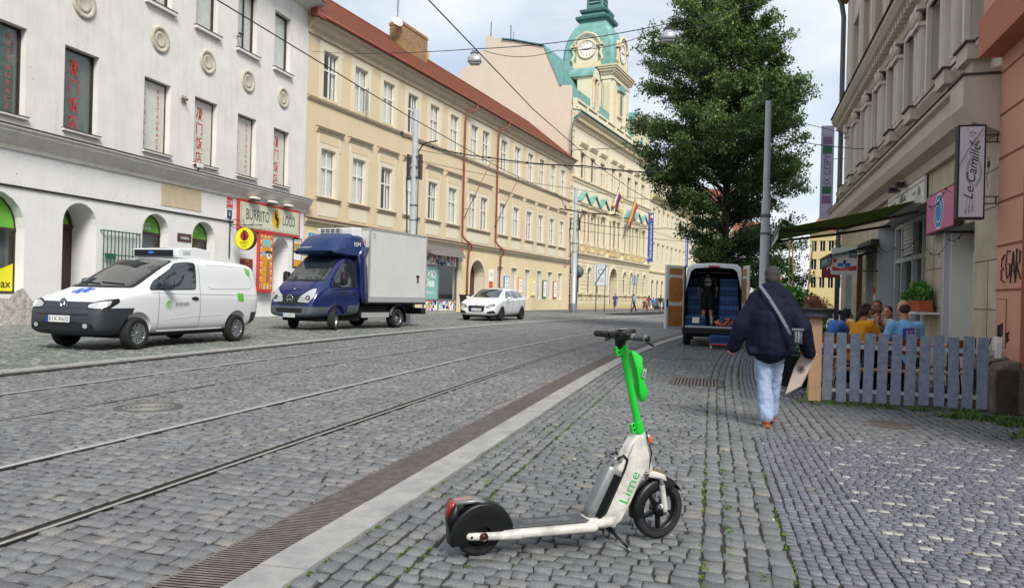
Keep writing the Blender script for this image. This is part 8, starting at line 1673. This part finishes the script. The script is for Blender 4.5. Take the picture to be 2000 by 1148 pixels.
# --- worker inside the open van
wk=person('man in black shorts and printed black shirt standing inside the open white van',(-.12,23.35,.60),R(2),dict(ell=(-.27,.05,1.16),elr=(.27,.05,1.16),wrl=(-.26,.2,.98),wrr=(.27,.2,.98),head=(0,.12,1.60),anl=(-.13,-.02,.09),anr=(.13,.02,.09)),top=cl('black','101011'),bot=cl('black','101011'),shoe=mat('trainer_grey','777a7d',.7,var=.3,vs=25),hair=HBK,sleeve=.5,legs=.5,scale=1.0)
q=MB(); q.text('●●●',(0,-.16,1.44),X_,Z_,.022,CC[4],w=.12); q.text('TRANSPORT',(0,-.162,1.38),X_,Z_,.03,CC[4],w=.2); q.text('LOGISTIKA\nPRAHA',(0,-.158,1.27),X_,Z_,.08,CC[4],w=.2); q.build('print',wk,fix=False)
for s_ in (-.13,.13): fuse([('c',(s_,-.02,.1),(s_,-.02,.27),.042,.046)],cl('sock','c9cbd0'),'sock',wk,voxel=.012)
# --- pedestrians by the town hall
PED='pedestrians on the far pavement'
walk=dict(knl=(-.09,.18,.53),anl=(-.09,.28,.11),knr=(.09,-.02,.50),anr=(.09,-.28,.12),wrl=(-.26,-.1,.9),wrr=(.26,.18,.92))
person('person in a purple printed shirt and shorts walking out of the town hall door',(-9.75,78.0,0),R(170),walk,top=cl('purple','4a3d78'),bot=cl('indigo','3b4078'),hair=HB,sleeve=.5,legs=.5,vox=.022,group=PED)
person('person in a light blue shirt and black trousers striding beside the small leaning sign',(-7.85,78.4,0),R(-60),walk,top=cl('skyblue','8fb4d4'),bot=cl('black','101011'),hair=HB,sleeve=.5,vox=.022,group=PED)
for (x,y,rz_,t_,b_,h_,l_,sc) in ((-7.15,82.6,30,'maroon','maroon','short','small child in dark red walking behind the man in light blue',.72),(-6.65,82.9,10,'darkred','greyshort','long','woman with long brown hair and pale shorts in the group of walkers',1.0),(-6.15,82.6,-20,'cyan','darkgrey','short','child with a bright blue backpack in the group of walkers',.9),(-6.95,83.6,0,'rose','rose','long','small child in pink beside the long haired woman',.7),(-5.4,83.0,10,'olive','white','short','person with a black backpack and light shorts at the right of the walkers',1.04)):
    c_={'maroon':'6b2832','darkred':'7a3a3c','cyan':'3f9ad0','rose':'b87a80','olive':'5a5c48','greyshort':'a2a6a8','darkgrey':'4a4c50','white':'c0bfba'}
    pr=person(l_,(x,y,0),R(rz_),walk,top=cl(t_,c_[t_]),bot=cl(b_,c_[b_]),hair=HB,sleeve=.5,legs=.5,vox=.022,scale=sc,hairlen=h_,group=PED)
    if 'backpack' in l_: fuse([('b',(0,-.2,1.3),(.13,.06,.19))],CC[1] if 'blue' in l_ else M_plast2,'backpack',pr,voxel=.025)
person('dark haired person whose head shows above the white estate car',(-13.2,46.3,0),R(120),{},top=cl('rust','7a4436'),hair=HBK,vox=.018,sleeve=.5)
# --- people at the cafe
sit=dict(pel=(0,0,.52),waist=(0,.03,.68),chest=(0,.06,.92),neck=(0,.07,1.08),head=(0,.10,1.235),shl=(-.19,.05,1.01),shr=(.19,.05,1.01),ell=(-.25,.12,.76),elr=(.25,.12,.76),wrl=(-.14,.36,.82),wrr=(.14,.36,.82),hil=(-.09,.02,.50),hir=(.09,.02,.50),knl=(-.12,.44,.50),knr=(.12,.44,.50),anl=(-.12,.42,.09),anr=(.12,.42,.09))
def S_(**k): d=dict(sit); d.update(k); return d
c=person('seated person in a yellow shirt with brown ponytail, chin on hand, at the cafe table',(2.28,13.28,0),R(-52),S_(chest=(0,.12,.90),head=(0,.24,1.20),neck=(0,.17,1.05),shl=(-.18,.12,1.0),shr=(.18,.12,1.0),elr=(.17,.36,.80),wrr=(.08,.38,1.04),ell=(-.2,.3,.8),wrl=(-.05,.42,.98)),top=cl('amber','d9941c'),hair=HB,hairlen='pony',sleeve=.5,fem=True,vox=.011,scale=1.06,curl=.6)
q=MB(); q.text('CREW',(-.06,-.04,1.06),X_,(0,.35,.9),.04,CC[4],w=.14); q.build('print',c,fix=False)
c=person('bearded man in a white shirt with a black print, facing the camera at the cafe',(2.76,13.9,0),R(168),S_(head=(.02,.16,1.24),wrl=(-.02,.26,1.06),ell=(-.2,.3,.80),neck=(0,.1,1.08)),top=cl('white','c9c7c2'),hair=HBK,skin=SK2,sleeve=.5,vox=.011,scale=1.07,curl=.5)
fuse([('e',(.02,.238,1.145),(.05,.03,.03)),('e',(.02,.255,1.165),(.035,.012,.006)),('c',(-.045,.19,1.2),(-.02,.235,1.15),.012,.02),('c',(.085,.19,1.2),(.06,.235,1.15),.012,.02)],HBK,'beard',c,voxel=.008)
q=MB(); random.seed(4)
for i in range(9):
    x=random.uniform(-.08,.08); z=random.uniform(.80,.98); q.add([(x,.205,z),(x+.035,.205,z+.01),(x+.03,.205,z+.035),(x-.01,.205,z+.025)],[(0,1,2,3)],M_black)
for i in range(6): q.box(-.08+i*.027,-.065+i*.027,.2,.205,.985,1.015,M_black)
q.tube([(-.09,.2,.98),(-.095,.2,.8),(.0,.21,.76),(.095,.2,.8),(.09,.2,.98)],.008,M_black,n=4); q.build('print',c,fix=False)
c=person('balding man in a light blue shirt seated with his back to the fence',(2.84,12.28,0),R(14),S_(head=(-.01,.10,1.25)),top=cl('lightblue','78aedb'),hair=HB,hairlen='bald',skin=SK,sleeve=.5,vox=.011,scale=1.07)
q=MB(); VI=mat('print_violet','4b3a93',.7); VP=mat('print_pink','d6a9dc',.7); n=5
q.add([(-.10,-.085,.98),(.06,-.087,.985),(.05,-.1,.84),(-.12,-.1,.80)],[(0,1,2,3)],VI); q.text('EST\n2005',(.01,-.108,.875),(1,0,.1),(-.1,0,1),.15,VP,w=.19); q.build('print',c,fix=False)
person('dark haired woman half hidden behind the bearded man at the cafe',(3.15,14.75,0),R(150),S_(head=(0,.2,1.18)),top=cl('grey','6b6a6c'),hair=HBK,hairlen='bun',fem=True,vox=.014,scale=1.05)
person('person in a blue shirt bending over at the table behind the wooden post',(1.98,14.0,0),R(-70),S_(chest=(0,.14,.88),neck=(0,.22,1.0),head=(0,.32,1.10),shl=(-.18,.16,.97),shr=(.18,.16,.97),ell=(-.22,.34,.78),elr=(.22,.34,.78),wrl=(-.1,.5,.82),wrr=(.1,.5,.82)),top=cl('blue','3f6db8'),hair=HBK,hairlen='curly',vox=.014,scale=1.05,sleeve=2)
# ================================================================ CAFE FURNITURE, FENCE, VAN LOAD
M_fence=mat('fence_greyblue','7c8698',.75,var=.16,vs=14,col2='8e97a8',bump=.3,bs=60); M_wrail=mat('rail_white','b2b5ba',.6,var=.05); M_pine=mat('post_pine','c9a07a',.75,var=.12,vs=6,bump=.2,bs=40); M_seat=mat('seat_brown','7b4421',.45,var=.2,vs=6); M_bench=mat('bench_wood','b58a62',.6,var=.12,vs=6); M_steel=mat('leg_black','17181a',.5,.3)
fn=thing('picket_fence','low blue grey picket fence with white rails enclosing the cafe terrace','fence',(1.52,11.1,0),0)
for z,th in ((.80,.06),(.19,.05)): q=MB(); q.box(-.05,2.12,.0,.035,z-th/2,z+th/2,M_wrail); q.build('rail',fn)
random.seed(6)
for i in range(12):
    x=.06+i*.1725; q=MB(); t_=random.uniform(-.012,.012); z0=.045+random.uniform(-.01,.01); z1=.985+random.uniform(-.015,.012); w=.062
    q.ext([(x-w-t_,-.022,z0),(x+w-t_,-.022,z0),(x+w+t_,-.022,z1),(x-w+t_,-.022,z1)],(0,.02,0),M_fence)
    for zz in (.80,.19):
        for s_ in (-.035,.035): q.cyl((x+s_,-.022,zz),(x+s_,-.0235,zz),.005,m=M_gframe,n=6)
    q.build('picket',fn)
for x in (.55,1.1,1.62,2.02): q=MB(); q.box(x-.012,x+.012,.0,.03,0,.2,mat('fence_foot','5b3a30',.8)); q.build('foot',fn)
q=MB(); q.box(2.1,2.18,-.02,.06,.72,.94,M_wfr); q.build('bracket_box',fn,bevel=.01)
b=thing('wooden_post','pale pine post on green feet carrying the dark flower bowl','post',(1.41,11.08,0),R(3)); q=MB(); q.box(-.078,.078,-.05,.05,.03,1.18,M_pine); q.build('shaft',b,bevel=.004); q=MB(); q.box(-.22,.22,-.04,.04,0,.045,mat('foot_green','4d5a33',.8)); q.box(-.04,.04,-.2,.2,0,.04,MATS['foot_green']); q.build('foot',b)
b=thing('flower_bowl','dark oval bowl of dry pink and brown flowers on top of the post','planter',(1.41,11.08,1.18)); q=MB(); T=Matrix.Diagonal((1.25,.9,1,1)); q.lathe([(0,0),(.17,0),(.185,.02),(.165,.03),(.19,.10),(.205,.11),(.205,.135),(.185,.135),(.17,.10),(0,.10)],M_plast,n=28,M=T); q.build('bowl',b)
def leafy(name,parent,blobs,n,size,mat_,droop=.3,label=None,seed=1,kind=None,asp=.45,tonev=(0,1)):
    """crown of individual leaf faces scattered through blob volumes"""
    rg=np.random.default_rng(seed); bl=np.array([(*c,*r) for c,r in blobs],float); vol=(bl[:,3]*bl[:,4]*bl[:,5]); k=rg.choice(len(bl),n,p=vol/vol.sum()); d=rg.normal(size=(n,3)); d/=np.linalg.norm(d,axis=1)[:,None]; P=bl[k,:3]+d*bl[k,3:]*(rg.random(n)**.45)[:,None]
    return leaves(name,parent,P,size,mat_,rg,droop,kind,asp)
def leaves(name,parent,P,size,mat_,rg,droop=.3,kind=None,asp=.45,tone=None):
    n=len(P); a=rg.random(n)*2*PI; e=rg.uniform(-1.2,.5,n)-droop; ax=np.stack([np.cos(a)*np.cos(e),np.sin(a)*np.cos(e),np.sin(e)],1); t=rg.normal(size=(n,3)); t[:,2]+=.8; sd=np.cross(ax,t); sd/=np.linalg.norm(sd,axis=1)[:,None]+1e-9
    s=size*rg.uniform(.6,1.3,n)[:,None]; V=np.stack([P-ax*s*.5,P+sd*s*asp*.5,P+ax*s*.5,P-sd*s*asp*.5],1).reshape(-1,3); F=np.arange(4*n).reshape(-1,4)
    tt=rg.random(n) if tone is None else tone; return np_mesh(name,V,F,[mat_],np.repeat(tt,4),kind=kind,parent=parent)
def leaf_mat(name,stops,rough=.55,trans=.25):
    m=bpy.data.materials.new(name); m.use_nodes=True; t=m.node_tree; b=t.nodes['Principled BSDF']; at=N(t,'ShaderNodeAttribute'); at.attribute_name='tone'; r=N(t,'ShaderNodeValToRGB'); e=r.color_ramp.elements
    while len(e)<len(stops): e.new(.5)
    for i,(p,c) in enumerate(stops): e[i].position=p; e[i].color=(*srgb(c),1)
    t.links.new(at.outputs['Fac'],r.inputs[0]); t.links.new(r.outputs[0],b.inputs['Base Color']); b.inputs['Roughness'].default_value=rough
    tl=N(t,'ShaderNodeBsdfTranslucent'); t.links.new(r.outputs[0],tl.inputs[0]); mx=N(t,'ShaderNodeMixShader'); mx.inputs[0].default_value=trans; o=t.nodes['Material Output']; t.links.new(b.outputs[0],mx.inputs[1]); t.links.new(tl.outputs[0],mx.inputs[2]); t.links.new(mx.outputs[0],o.inputs[0]); MATS[name]=m; return m
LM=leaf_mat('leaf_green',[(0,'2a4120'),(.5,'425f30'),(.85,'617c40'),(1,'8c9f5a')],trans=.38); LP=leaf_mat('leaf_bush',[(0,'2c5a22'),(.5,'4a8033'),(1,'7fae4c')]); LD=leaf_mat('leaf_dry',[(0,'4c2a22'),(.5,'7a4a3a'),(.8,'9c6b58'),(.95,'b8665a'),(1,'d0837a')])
leafy('flowers',b,[((0,0,.2),(.2,.14,.10)),((-.06,0,.27),(.12,.1,.07)),((.12,0,.13),(.14,.1,.1))],1500,.026,LD,seed=3,asp=.35)
q=MB(); random.seed(9)
for i in range(60): a=random.random()*6.28; q.tube([(.05*cos(a),.04*sin(a),.1),(.19*cos(a)*random.random(),.14*sin(a)*random.random(),.2+random.random()*.12)],.0025,mat('stem_dry','6a4a35',.9),n=3)
q.build('stems',b)
b=thing('potted_bush','tall leafy potted bush tied to bamboo canes behind the man in navy','plant',(1.36,13.15,0)); q=MB(); q.lathe([(0,0),(.24,0),(.30,.5),(.33,.5),(.33,.55),(.29,.55),(.27,.48),(0,.46)],M_plast,n=24); q.build('pot',b)
leafy('foliage',b,[((0,0,1.3),(.42,.35,.35)),((-.22,0,1.55),(.28,.25,.22)),((.15,0,1.15),(.38,.3,.3)),((-.05,.0,.85),(.3,.3,.3)),((-.35,0,1.35),(.2,.2,.25)),((-.12,0,1.9),(.1,.1,.2)),((.3,0,.95),(.2,.2,.3))],2600,.085,LP,seed=5,asp=.75)
q=MB()
for x0,x1,z1 in ((-.1,-.13,2.42),(-.02,-.08,2.38),(.08,.24,2.42)): q.tube([(x0,0,.4),(x1,0,z1)],.012,mat('bamboo','b99a68',.6),n=6)
q.build('cane',b); q=MB()
for i in range(26): a=i*2.4; q.tube([(0,0,.45),(.15*cos(a),.12*sin(a),1.0),(.35*cos(a)*random.random(),.3*sin(a),1.3+.3*random.random())],.006,mat('stem_green','4a4a2a',.8),n=4)
q.build('stems',b)
b=thing('flower_box','terracotta flower box with green plants on a white shelf by the cafe window','planter',(3.88,16.0,1.28),R(-92)); q=MB()
for x in (-.75,-.02): q.ext([(x,-.12,0),(x+.68,-.12,0),(x+.7,-.14,.2),(x-.02,-.14,.2)],(0,.24,0),mat('terracotta','a8502c',.7,var=.1))
q.build('box',b); leafy('foliage',b,[((-.35,0,.35),(.4,.16,.14)),((.35,0,.36),(.4,.16,.16)),((.1,0,.5),(.25,.14,.1)),((-.7,-.05,.3),(.2,.14,.1))],1700,.07,LP,seed=6,asp=.5); q=MB(); q.box(-.85,.8,-.2,.2,-.05,-.01,M_wfr); q.build('shelf',b)
def chair(label,x,y,rz,back=M_seat):
    b=thing('cafe_chair',label,'chair',(x,y,0),rz,'cafe chairs'); q=MB(); q.ext([(p[0],p[1],.46) for p in rpoly([(-.2,-.2),(.2,-.2),(.21,.22),(-.21,.22)],.06)],(0,0,.02),back); q.build('seat',b); q=MB(); q.ext([(p[0],-.22,p[1]) for p in rpoly([(-.2,.66),(.2,.66),(.18,.90),(-.18,.90)],.07)],(0,.018,0),back); q.build('backrest',b)
    for sx in (-1,1):
        q=MB(); q.tube([(sx*.19,-.235,.88),(sx*.19,-.22,.46),(sx*.21,-.26,0)],.011,M_steel,n=6); q.build('leg',b); q=MB(); q.tube([(sx*.18,.18,.46),(sx*.2,.22,0)],.011,M_steel,n=6); q.build('leg',b)
    return b
for l,x,y,a in (('brown cafe chair under the man in the light blue shirt',2.84,12.3,14),('brown cafe chair under the person in yellow',2.26,13.25,-52),('empty brown cafe chair near the white door, right end of the terrace',3.45,12.4,20),('brown cafe chair under the bearded man',2.78,13.95,168),('brown cafe chair behind the leftmost pickets',1.85,12.2,5),('empty brown cafe chair between the yellow shirt and the post',1.72,12.9,-30),('brown cafe chair under the dark haired woman',3.16,14.8,150),('brown cafe chair under the person in blue',1.96,13.98,-70)): chair(l,x,y,R(a))
def table(label,x,y,w,d):
    b=thing('cafe_table',label,'table',(x,y,0),R(5),'cafe tables'); q=MB(); q.box(-w/2,w/2,-d/2,d/2,.76,.79,M_bench); q.build('table_top',b,bevel=.006)
    for sx in (-1,1):
        for sy in (-1,1): q=MB(); q.tube([(sx*(w/2-.1),sy*(d/2-.1),.76),(sx*(w/2-.05),sy*(d/2-.05),0)],.014,M_steel,n=6); q.build('leg',b)
table('wooden cafe table between the yellow and light blue shirts',2.72,13.05,1.0,.7); table('wooden cafe table on the left with glasses, behind the post',2.45,14.25,.8,.7); table('small wooden table at the right end of the terrace',3.5,12.95,.5,.55)
b=thing('bench','long low wooden bench standing just inside the picket fence','bench',(2.45,11.55,0),R(2)); q=MB(); q.box(-.95,.95,-.14,-.02,.44,.47,M_bench); q.box(-.95,.95,.02,.14,.44,.47,M_bench); q.build('seat',b)
for x in (-.75,.75):
    q=MB(); q.tube([(x-.1,-.1,.44),(x,-.1,0),(x+.1,-.1,.44)],.012,M_steel,n=5); q.tube([(x-.1,.1,.44),(x,.1,0),(x+.1,.1,.44)],.012,M_steel,n=5); q.build('leg',b)
b=thing('stool','yellow metal stool with a wooden seat beside the pine post','stool',(1.62,11.45,0),R(8)); q=MB(); q.box(-.19,.19,-.19,.19,.60,.63,M_bench); q.build('seat',b,bevel=.01)
for sx in (-1,1):
    for sy in (-1,1): q=MB(); q.tube([(sx*.17,sy*.17,.6),(sx*.21,sy*.21,0)],.014,M_yel,n=6); q.build('leg',b)
for x,y,l in ((2.55,13.1,'small glass on the table in front of the person in yellow'),(2.85,13.0,'drinking glass on the table by the man in light blue'),(2.4,14.2,'glass on the left cafe table')):
    b=thing('drinking_glass',l,'glass',(x,y,.79)); q=MB(); q.lathe([(0,0),(.03,0),(.036,.11),(.033,.11),(.027,.01),(0,.01)],M_lamp,n=14); q.build('body',b)
b=thing('cafe_sign_stand','white meter box and leaning rack beside the stone pilaster','box',(3.93,11.75,0)); q=MB(); q.box(-.1,.02,-.1,.1,.78,.98,M_wfr); q.build('box',b,bevel=.008); q=MB(); q.tube([(-.25,.3,.95),(-.22,.35,.0)],.01,M_steel,n=5); q.tube([(-.05,.3,.95),(-.28,.5,.0)],.01,M_steel,n=5); q.build('rack',b)
# crates
M_cr=mat('crate_blue','1b4d88',.5,var=.1,vs=6); M_crd=mat('crate_blue_dark','0c2444',.7)
def crate(label,x,y,z,w=.6,d=.4,h=.31,rz=0,group='blue crates in the van'):
    b=thing('crate',label,'crate',(x,y,z),rz,group); q=MB(); t=.02
    def side(u0,u1,place):
        n=max(4,int((u1-u0)/.07)); 
        q.box(*place(u0,u1,0,.05),M_cr); q.box(*place(u0,u1,h-.05,h),M_cr); q.box(*place(u0,u1,h*.5-.012,h*.5+.012),M_cr)
        for i in range(n+1): u=u0+(u1-u0)*i/n; q.box(*place(max(u0,u-.012),min(u1,u+.012),.05,h-.05),M_cr)
    side(-w/2,w/2,lambda a,b_,c,e:(a,b_,-d/2,-d/2+t,c,e)); side(-w/2,w/2,lambda a,b_,c,e:(a,b_,d/2-t,d/2,c,e)); side(-d/2+t,d/2-t,lambda a,b_,c,e:(-w/2,-w/2+t,a,b_,c,e)); side(-d/2+t,d/2-t,lambda a,b_,c,e:(w/2-t,w/2,a,b_,c,e)); q.box(-w/2+t,w/2-t,-d/2+t,d/2-t,.01,.03,M_crd); q.box(-w/2+.04,w/2-.04,-d/2+.03,d/2-.03,.03,h-.03,M_crd)
    q.build('body',b); return b
stacks=[(.50,23.1,3,'right front stack'),(.50,23.75,5,'right rear stack'),(-.45,23.75,4,'left stack'),(-.45,24.35,5,'back left stack'),(.12,24.6,4,'back middle stack')]; ordn=['lowest','second','third','fourth','fifth','topmost']
for x,y,n,nm in stacks:
    for k in range(n): crate('%s blue crate of the %s inside the van'%(ordn[k] if k<n-1 else 'topmost',nm),x,y,.605+k*.29,w=.52,d=.5,h=.28)
crate('blue crate with a white label on the van floor by the left door',-.46,22.98,.605,w=.6,d=.36,h=.30); q=MB(); q.box(-.08,.12,-.187,-.181,.1,.27,CC[4]); 
lb=[o for o in bpy.data.objects if o.get('label')=='blue crate with a white label on the van floor by the left door'][0]; q.build('label_sheet',lb)
b=thing('platform_dolly','red platform dolly with castors standing behind the van','dolly',(.28,22.1,0),R(2)); q=MB(); q.box(-.33,.33,-.22,.22,.12,.155,M_red); q.build('deck',b,bevel=.006)
for sx in (-1,1):
    for sy in (-1,1): q=MB(); q.cyl((sx*.27-.015,sy*.16,.045),(sx*.27+.015,sy*.16,.045),.045,m=M_wfr,n=16); q.box(sx*.27-.022,sx*.27+.022,sy*.16-.02,sy*.16+.02,.08,.12,M_pole); q.build('castor',b)
crate('blue crate standing on the red dolly',.28,22.1,.155,w=.62,d=.4,h=.24)
b=thing('onion_net','orange net sacks of onions on the van floor at the right','sack',(.40,22.96,.605)); q=[('e',(0,0,.1),(.22,.12,.1)),('e',(-.18,0,.07),(.14,.11,.07)),('e',(.1,.0,.2),(.14,.1,.1))]; q=MB(); random.seed(12); ON=mat('onion_orange','d4622a',.5,var=.25,vs=30); ON2=mat('onion_light','e0a070',.5)
for i in range(70): x=random.gauss(0,.15); x=max(-.3,min(.2,x)); z=random.uniform(.03,.27-.35*max(0,-x)); prim_ell(q,(x,random.uniform(-.12,.1),z),(.045,.045,.042),M=ON if i%5 else ON2,n=8)
q.build('onions',b)
# ================================================================ THE BIG STREET TREE
def big_tree(label,x,y,seed=4):
    b=thing('street_tree',label,'tree',(x,y,0)); rg=np.random.default_rng(seed); rnd=random.Random(seed)
    BK=mat('bark','3a332c',.9,var=.3,vs=6,bump=.8,bs=18); q=MB()
    ex=Vector((cos(YAW),sin(YAW),0)); ey=Vector((-sin(YAW),cos(YAW),0))
    zs=[1.2,2.9,4.4,5.5,7.4,8.4,10.5,12.4,13.8,15.2,16.3]; LL=[.3,.9,1.8,2.9,4.0,4.6,4.3,4.0,2.8,2.2,.2]; RR=[3.6,4.2,4.4,4.3,4.1,4.1,4.1,3.2,2.5,1.3,.2]
    def env(z,c):   # radius in direction with cos c to the right
        l=np.interp(z,zs,LL)*.92; r=np.interp(z,zs,RR)*.78; return l+(r-l)*(.5+.5*c)
    q.tube([(0,0,-.1),(.0,0,.8),(.05,0,2.5),(-.05,0,4.5),(0,0,7),(.05,0,10),(0,0,12.5),(0,0,15.4)],.2,BK,n=12,rs=[.34,.27,.23,.2,.16,.1,.06,.015])
    tips=[]; P=[];D=[]
    for i in range(240):
        t=rnd.random()**.92; z0=1.7+t*12.6; a=i*2.39996+rnd.uniform(-.5,.5); d=ex*cos(a)+ey*sin(a); ca=cos(a); rise=.25+.9*t+rnd.uniform(-.12,.35); rise=rise if t>.22 else rise-.55*(1-t/.22)*(.6+.4*ca)
        L_=float(env(z0+.6,ca))
        for _ in range(4): L_=float(env(min(z0+L_*rise*.8,16.2),ca))
        L_=max(.3,L_*rnd.choice([1.06,1.0,.92,.85,.75,1.14,.6]))
        base=Vector((0,0,z0)); tip=base+d*L_+Vector((0,0,L_*rise*.8)); mid=base.lerp(tip,.5)+Vector((0,0,.10*L_))
        pts=[base,base.lerp(mid,.5)+Vector((0,0,.05*L_)),mid,mid.lerp(tip,.5)+Vector((0,0,.05)),tip]; q.tube(pts,.03,BK,n=5,rs=[.05*(1.2-t),.04*(1.2-t),.026,.015,.006])
        n2=int(6+L_*7)
        for j in range(n2):
            u=rnd.uniform(.1,1)**.6; k=min(3,int(u*4)); f=u*4-k; p=pts[k].lerp(pts[k+1],f); aa=a+rnd.choice([-1,1])*rnd.uniform(.1,1.3); dd=(ex*cos(aa)+ey*sin(aa))+Vector((0,0,rnd.uniform(-.5,1.1))); dd.normalize(); l2=rnd.uniform(.35,1.05)*(.5+.35*min(L_,4)/4)
            e=p+dd*l2+Vector((0,0,-.06*l2)); q.tube([p,p.lerp(e,.5)+Vector((0,0,.04)),e],.006,BK,n=3,rs=[.010,.006,.003]); P.append((p,e,u,t))
    br=q.build('trunk',b,fix=False)
    pts=[];tone=[]
    for p,e,u,t in P:
        n=rnd.randint(30,52); base=rnd.random()*.5
        for k in range(n):
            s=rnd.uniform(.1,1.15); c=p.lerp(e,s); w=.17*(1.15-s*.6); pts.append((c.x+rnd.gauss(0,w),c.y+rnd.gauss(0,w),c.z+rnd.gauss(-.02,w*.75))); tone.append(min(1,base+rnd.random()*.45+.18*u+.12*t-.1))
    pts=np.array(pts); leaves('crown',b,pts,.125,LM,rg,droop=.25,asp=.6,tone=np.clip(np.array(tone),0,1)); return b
big_tree('large dense green broadleaf tree behind the open van',.55,35.4)
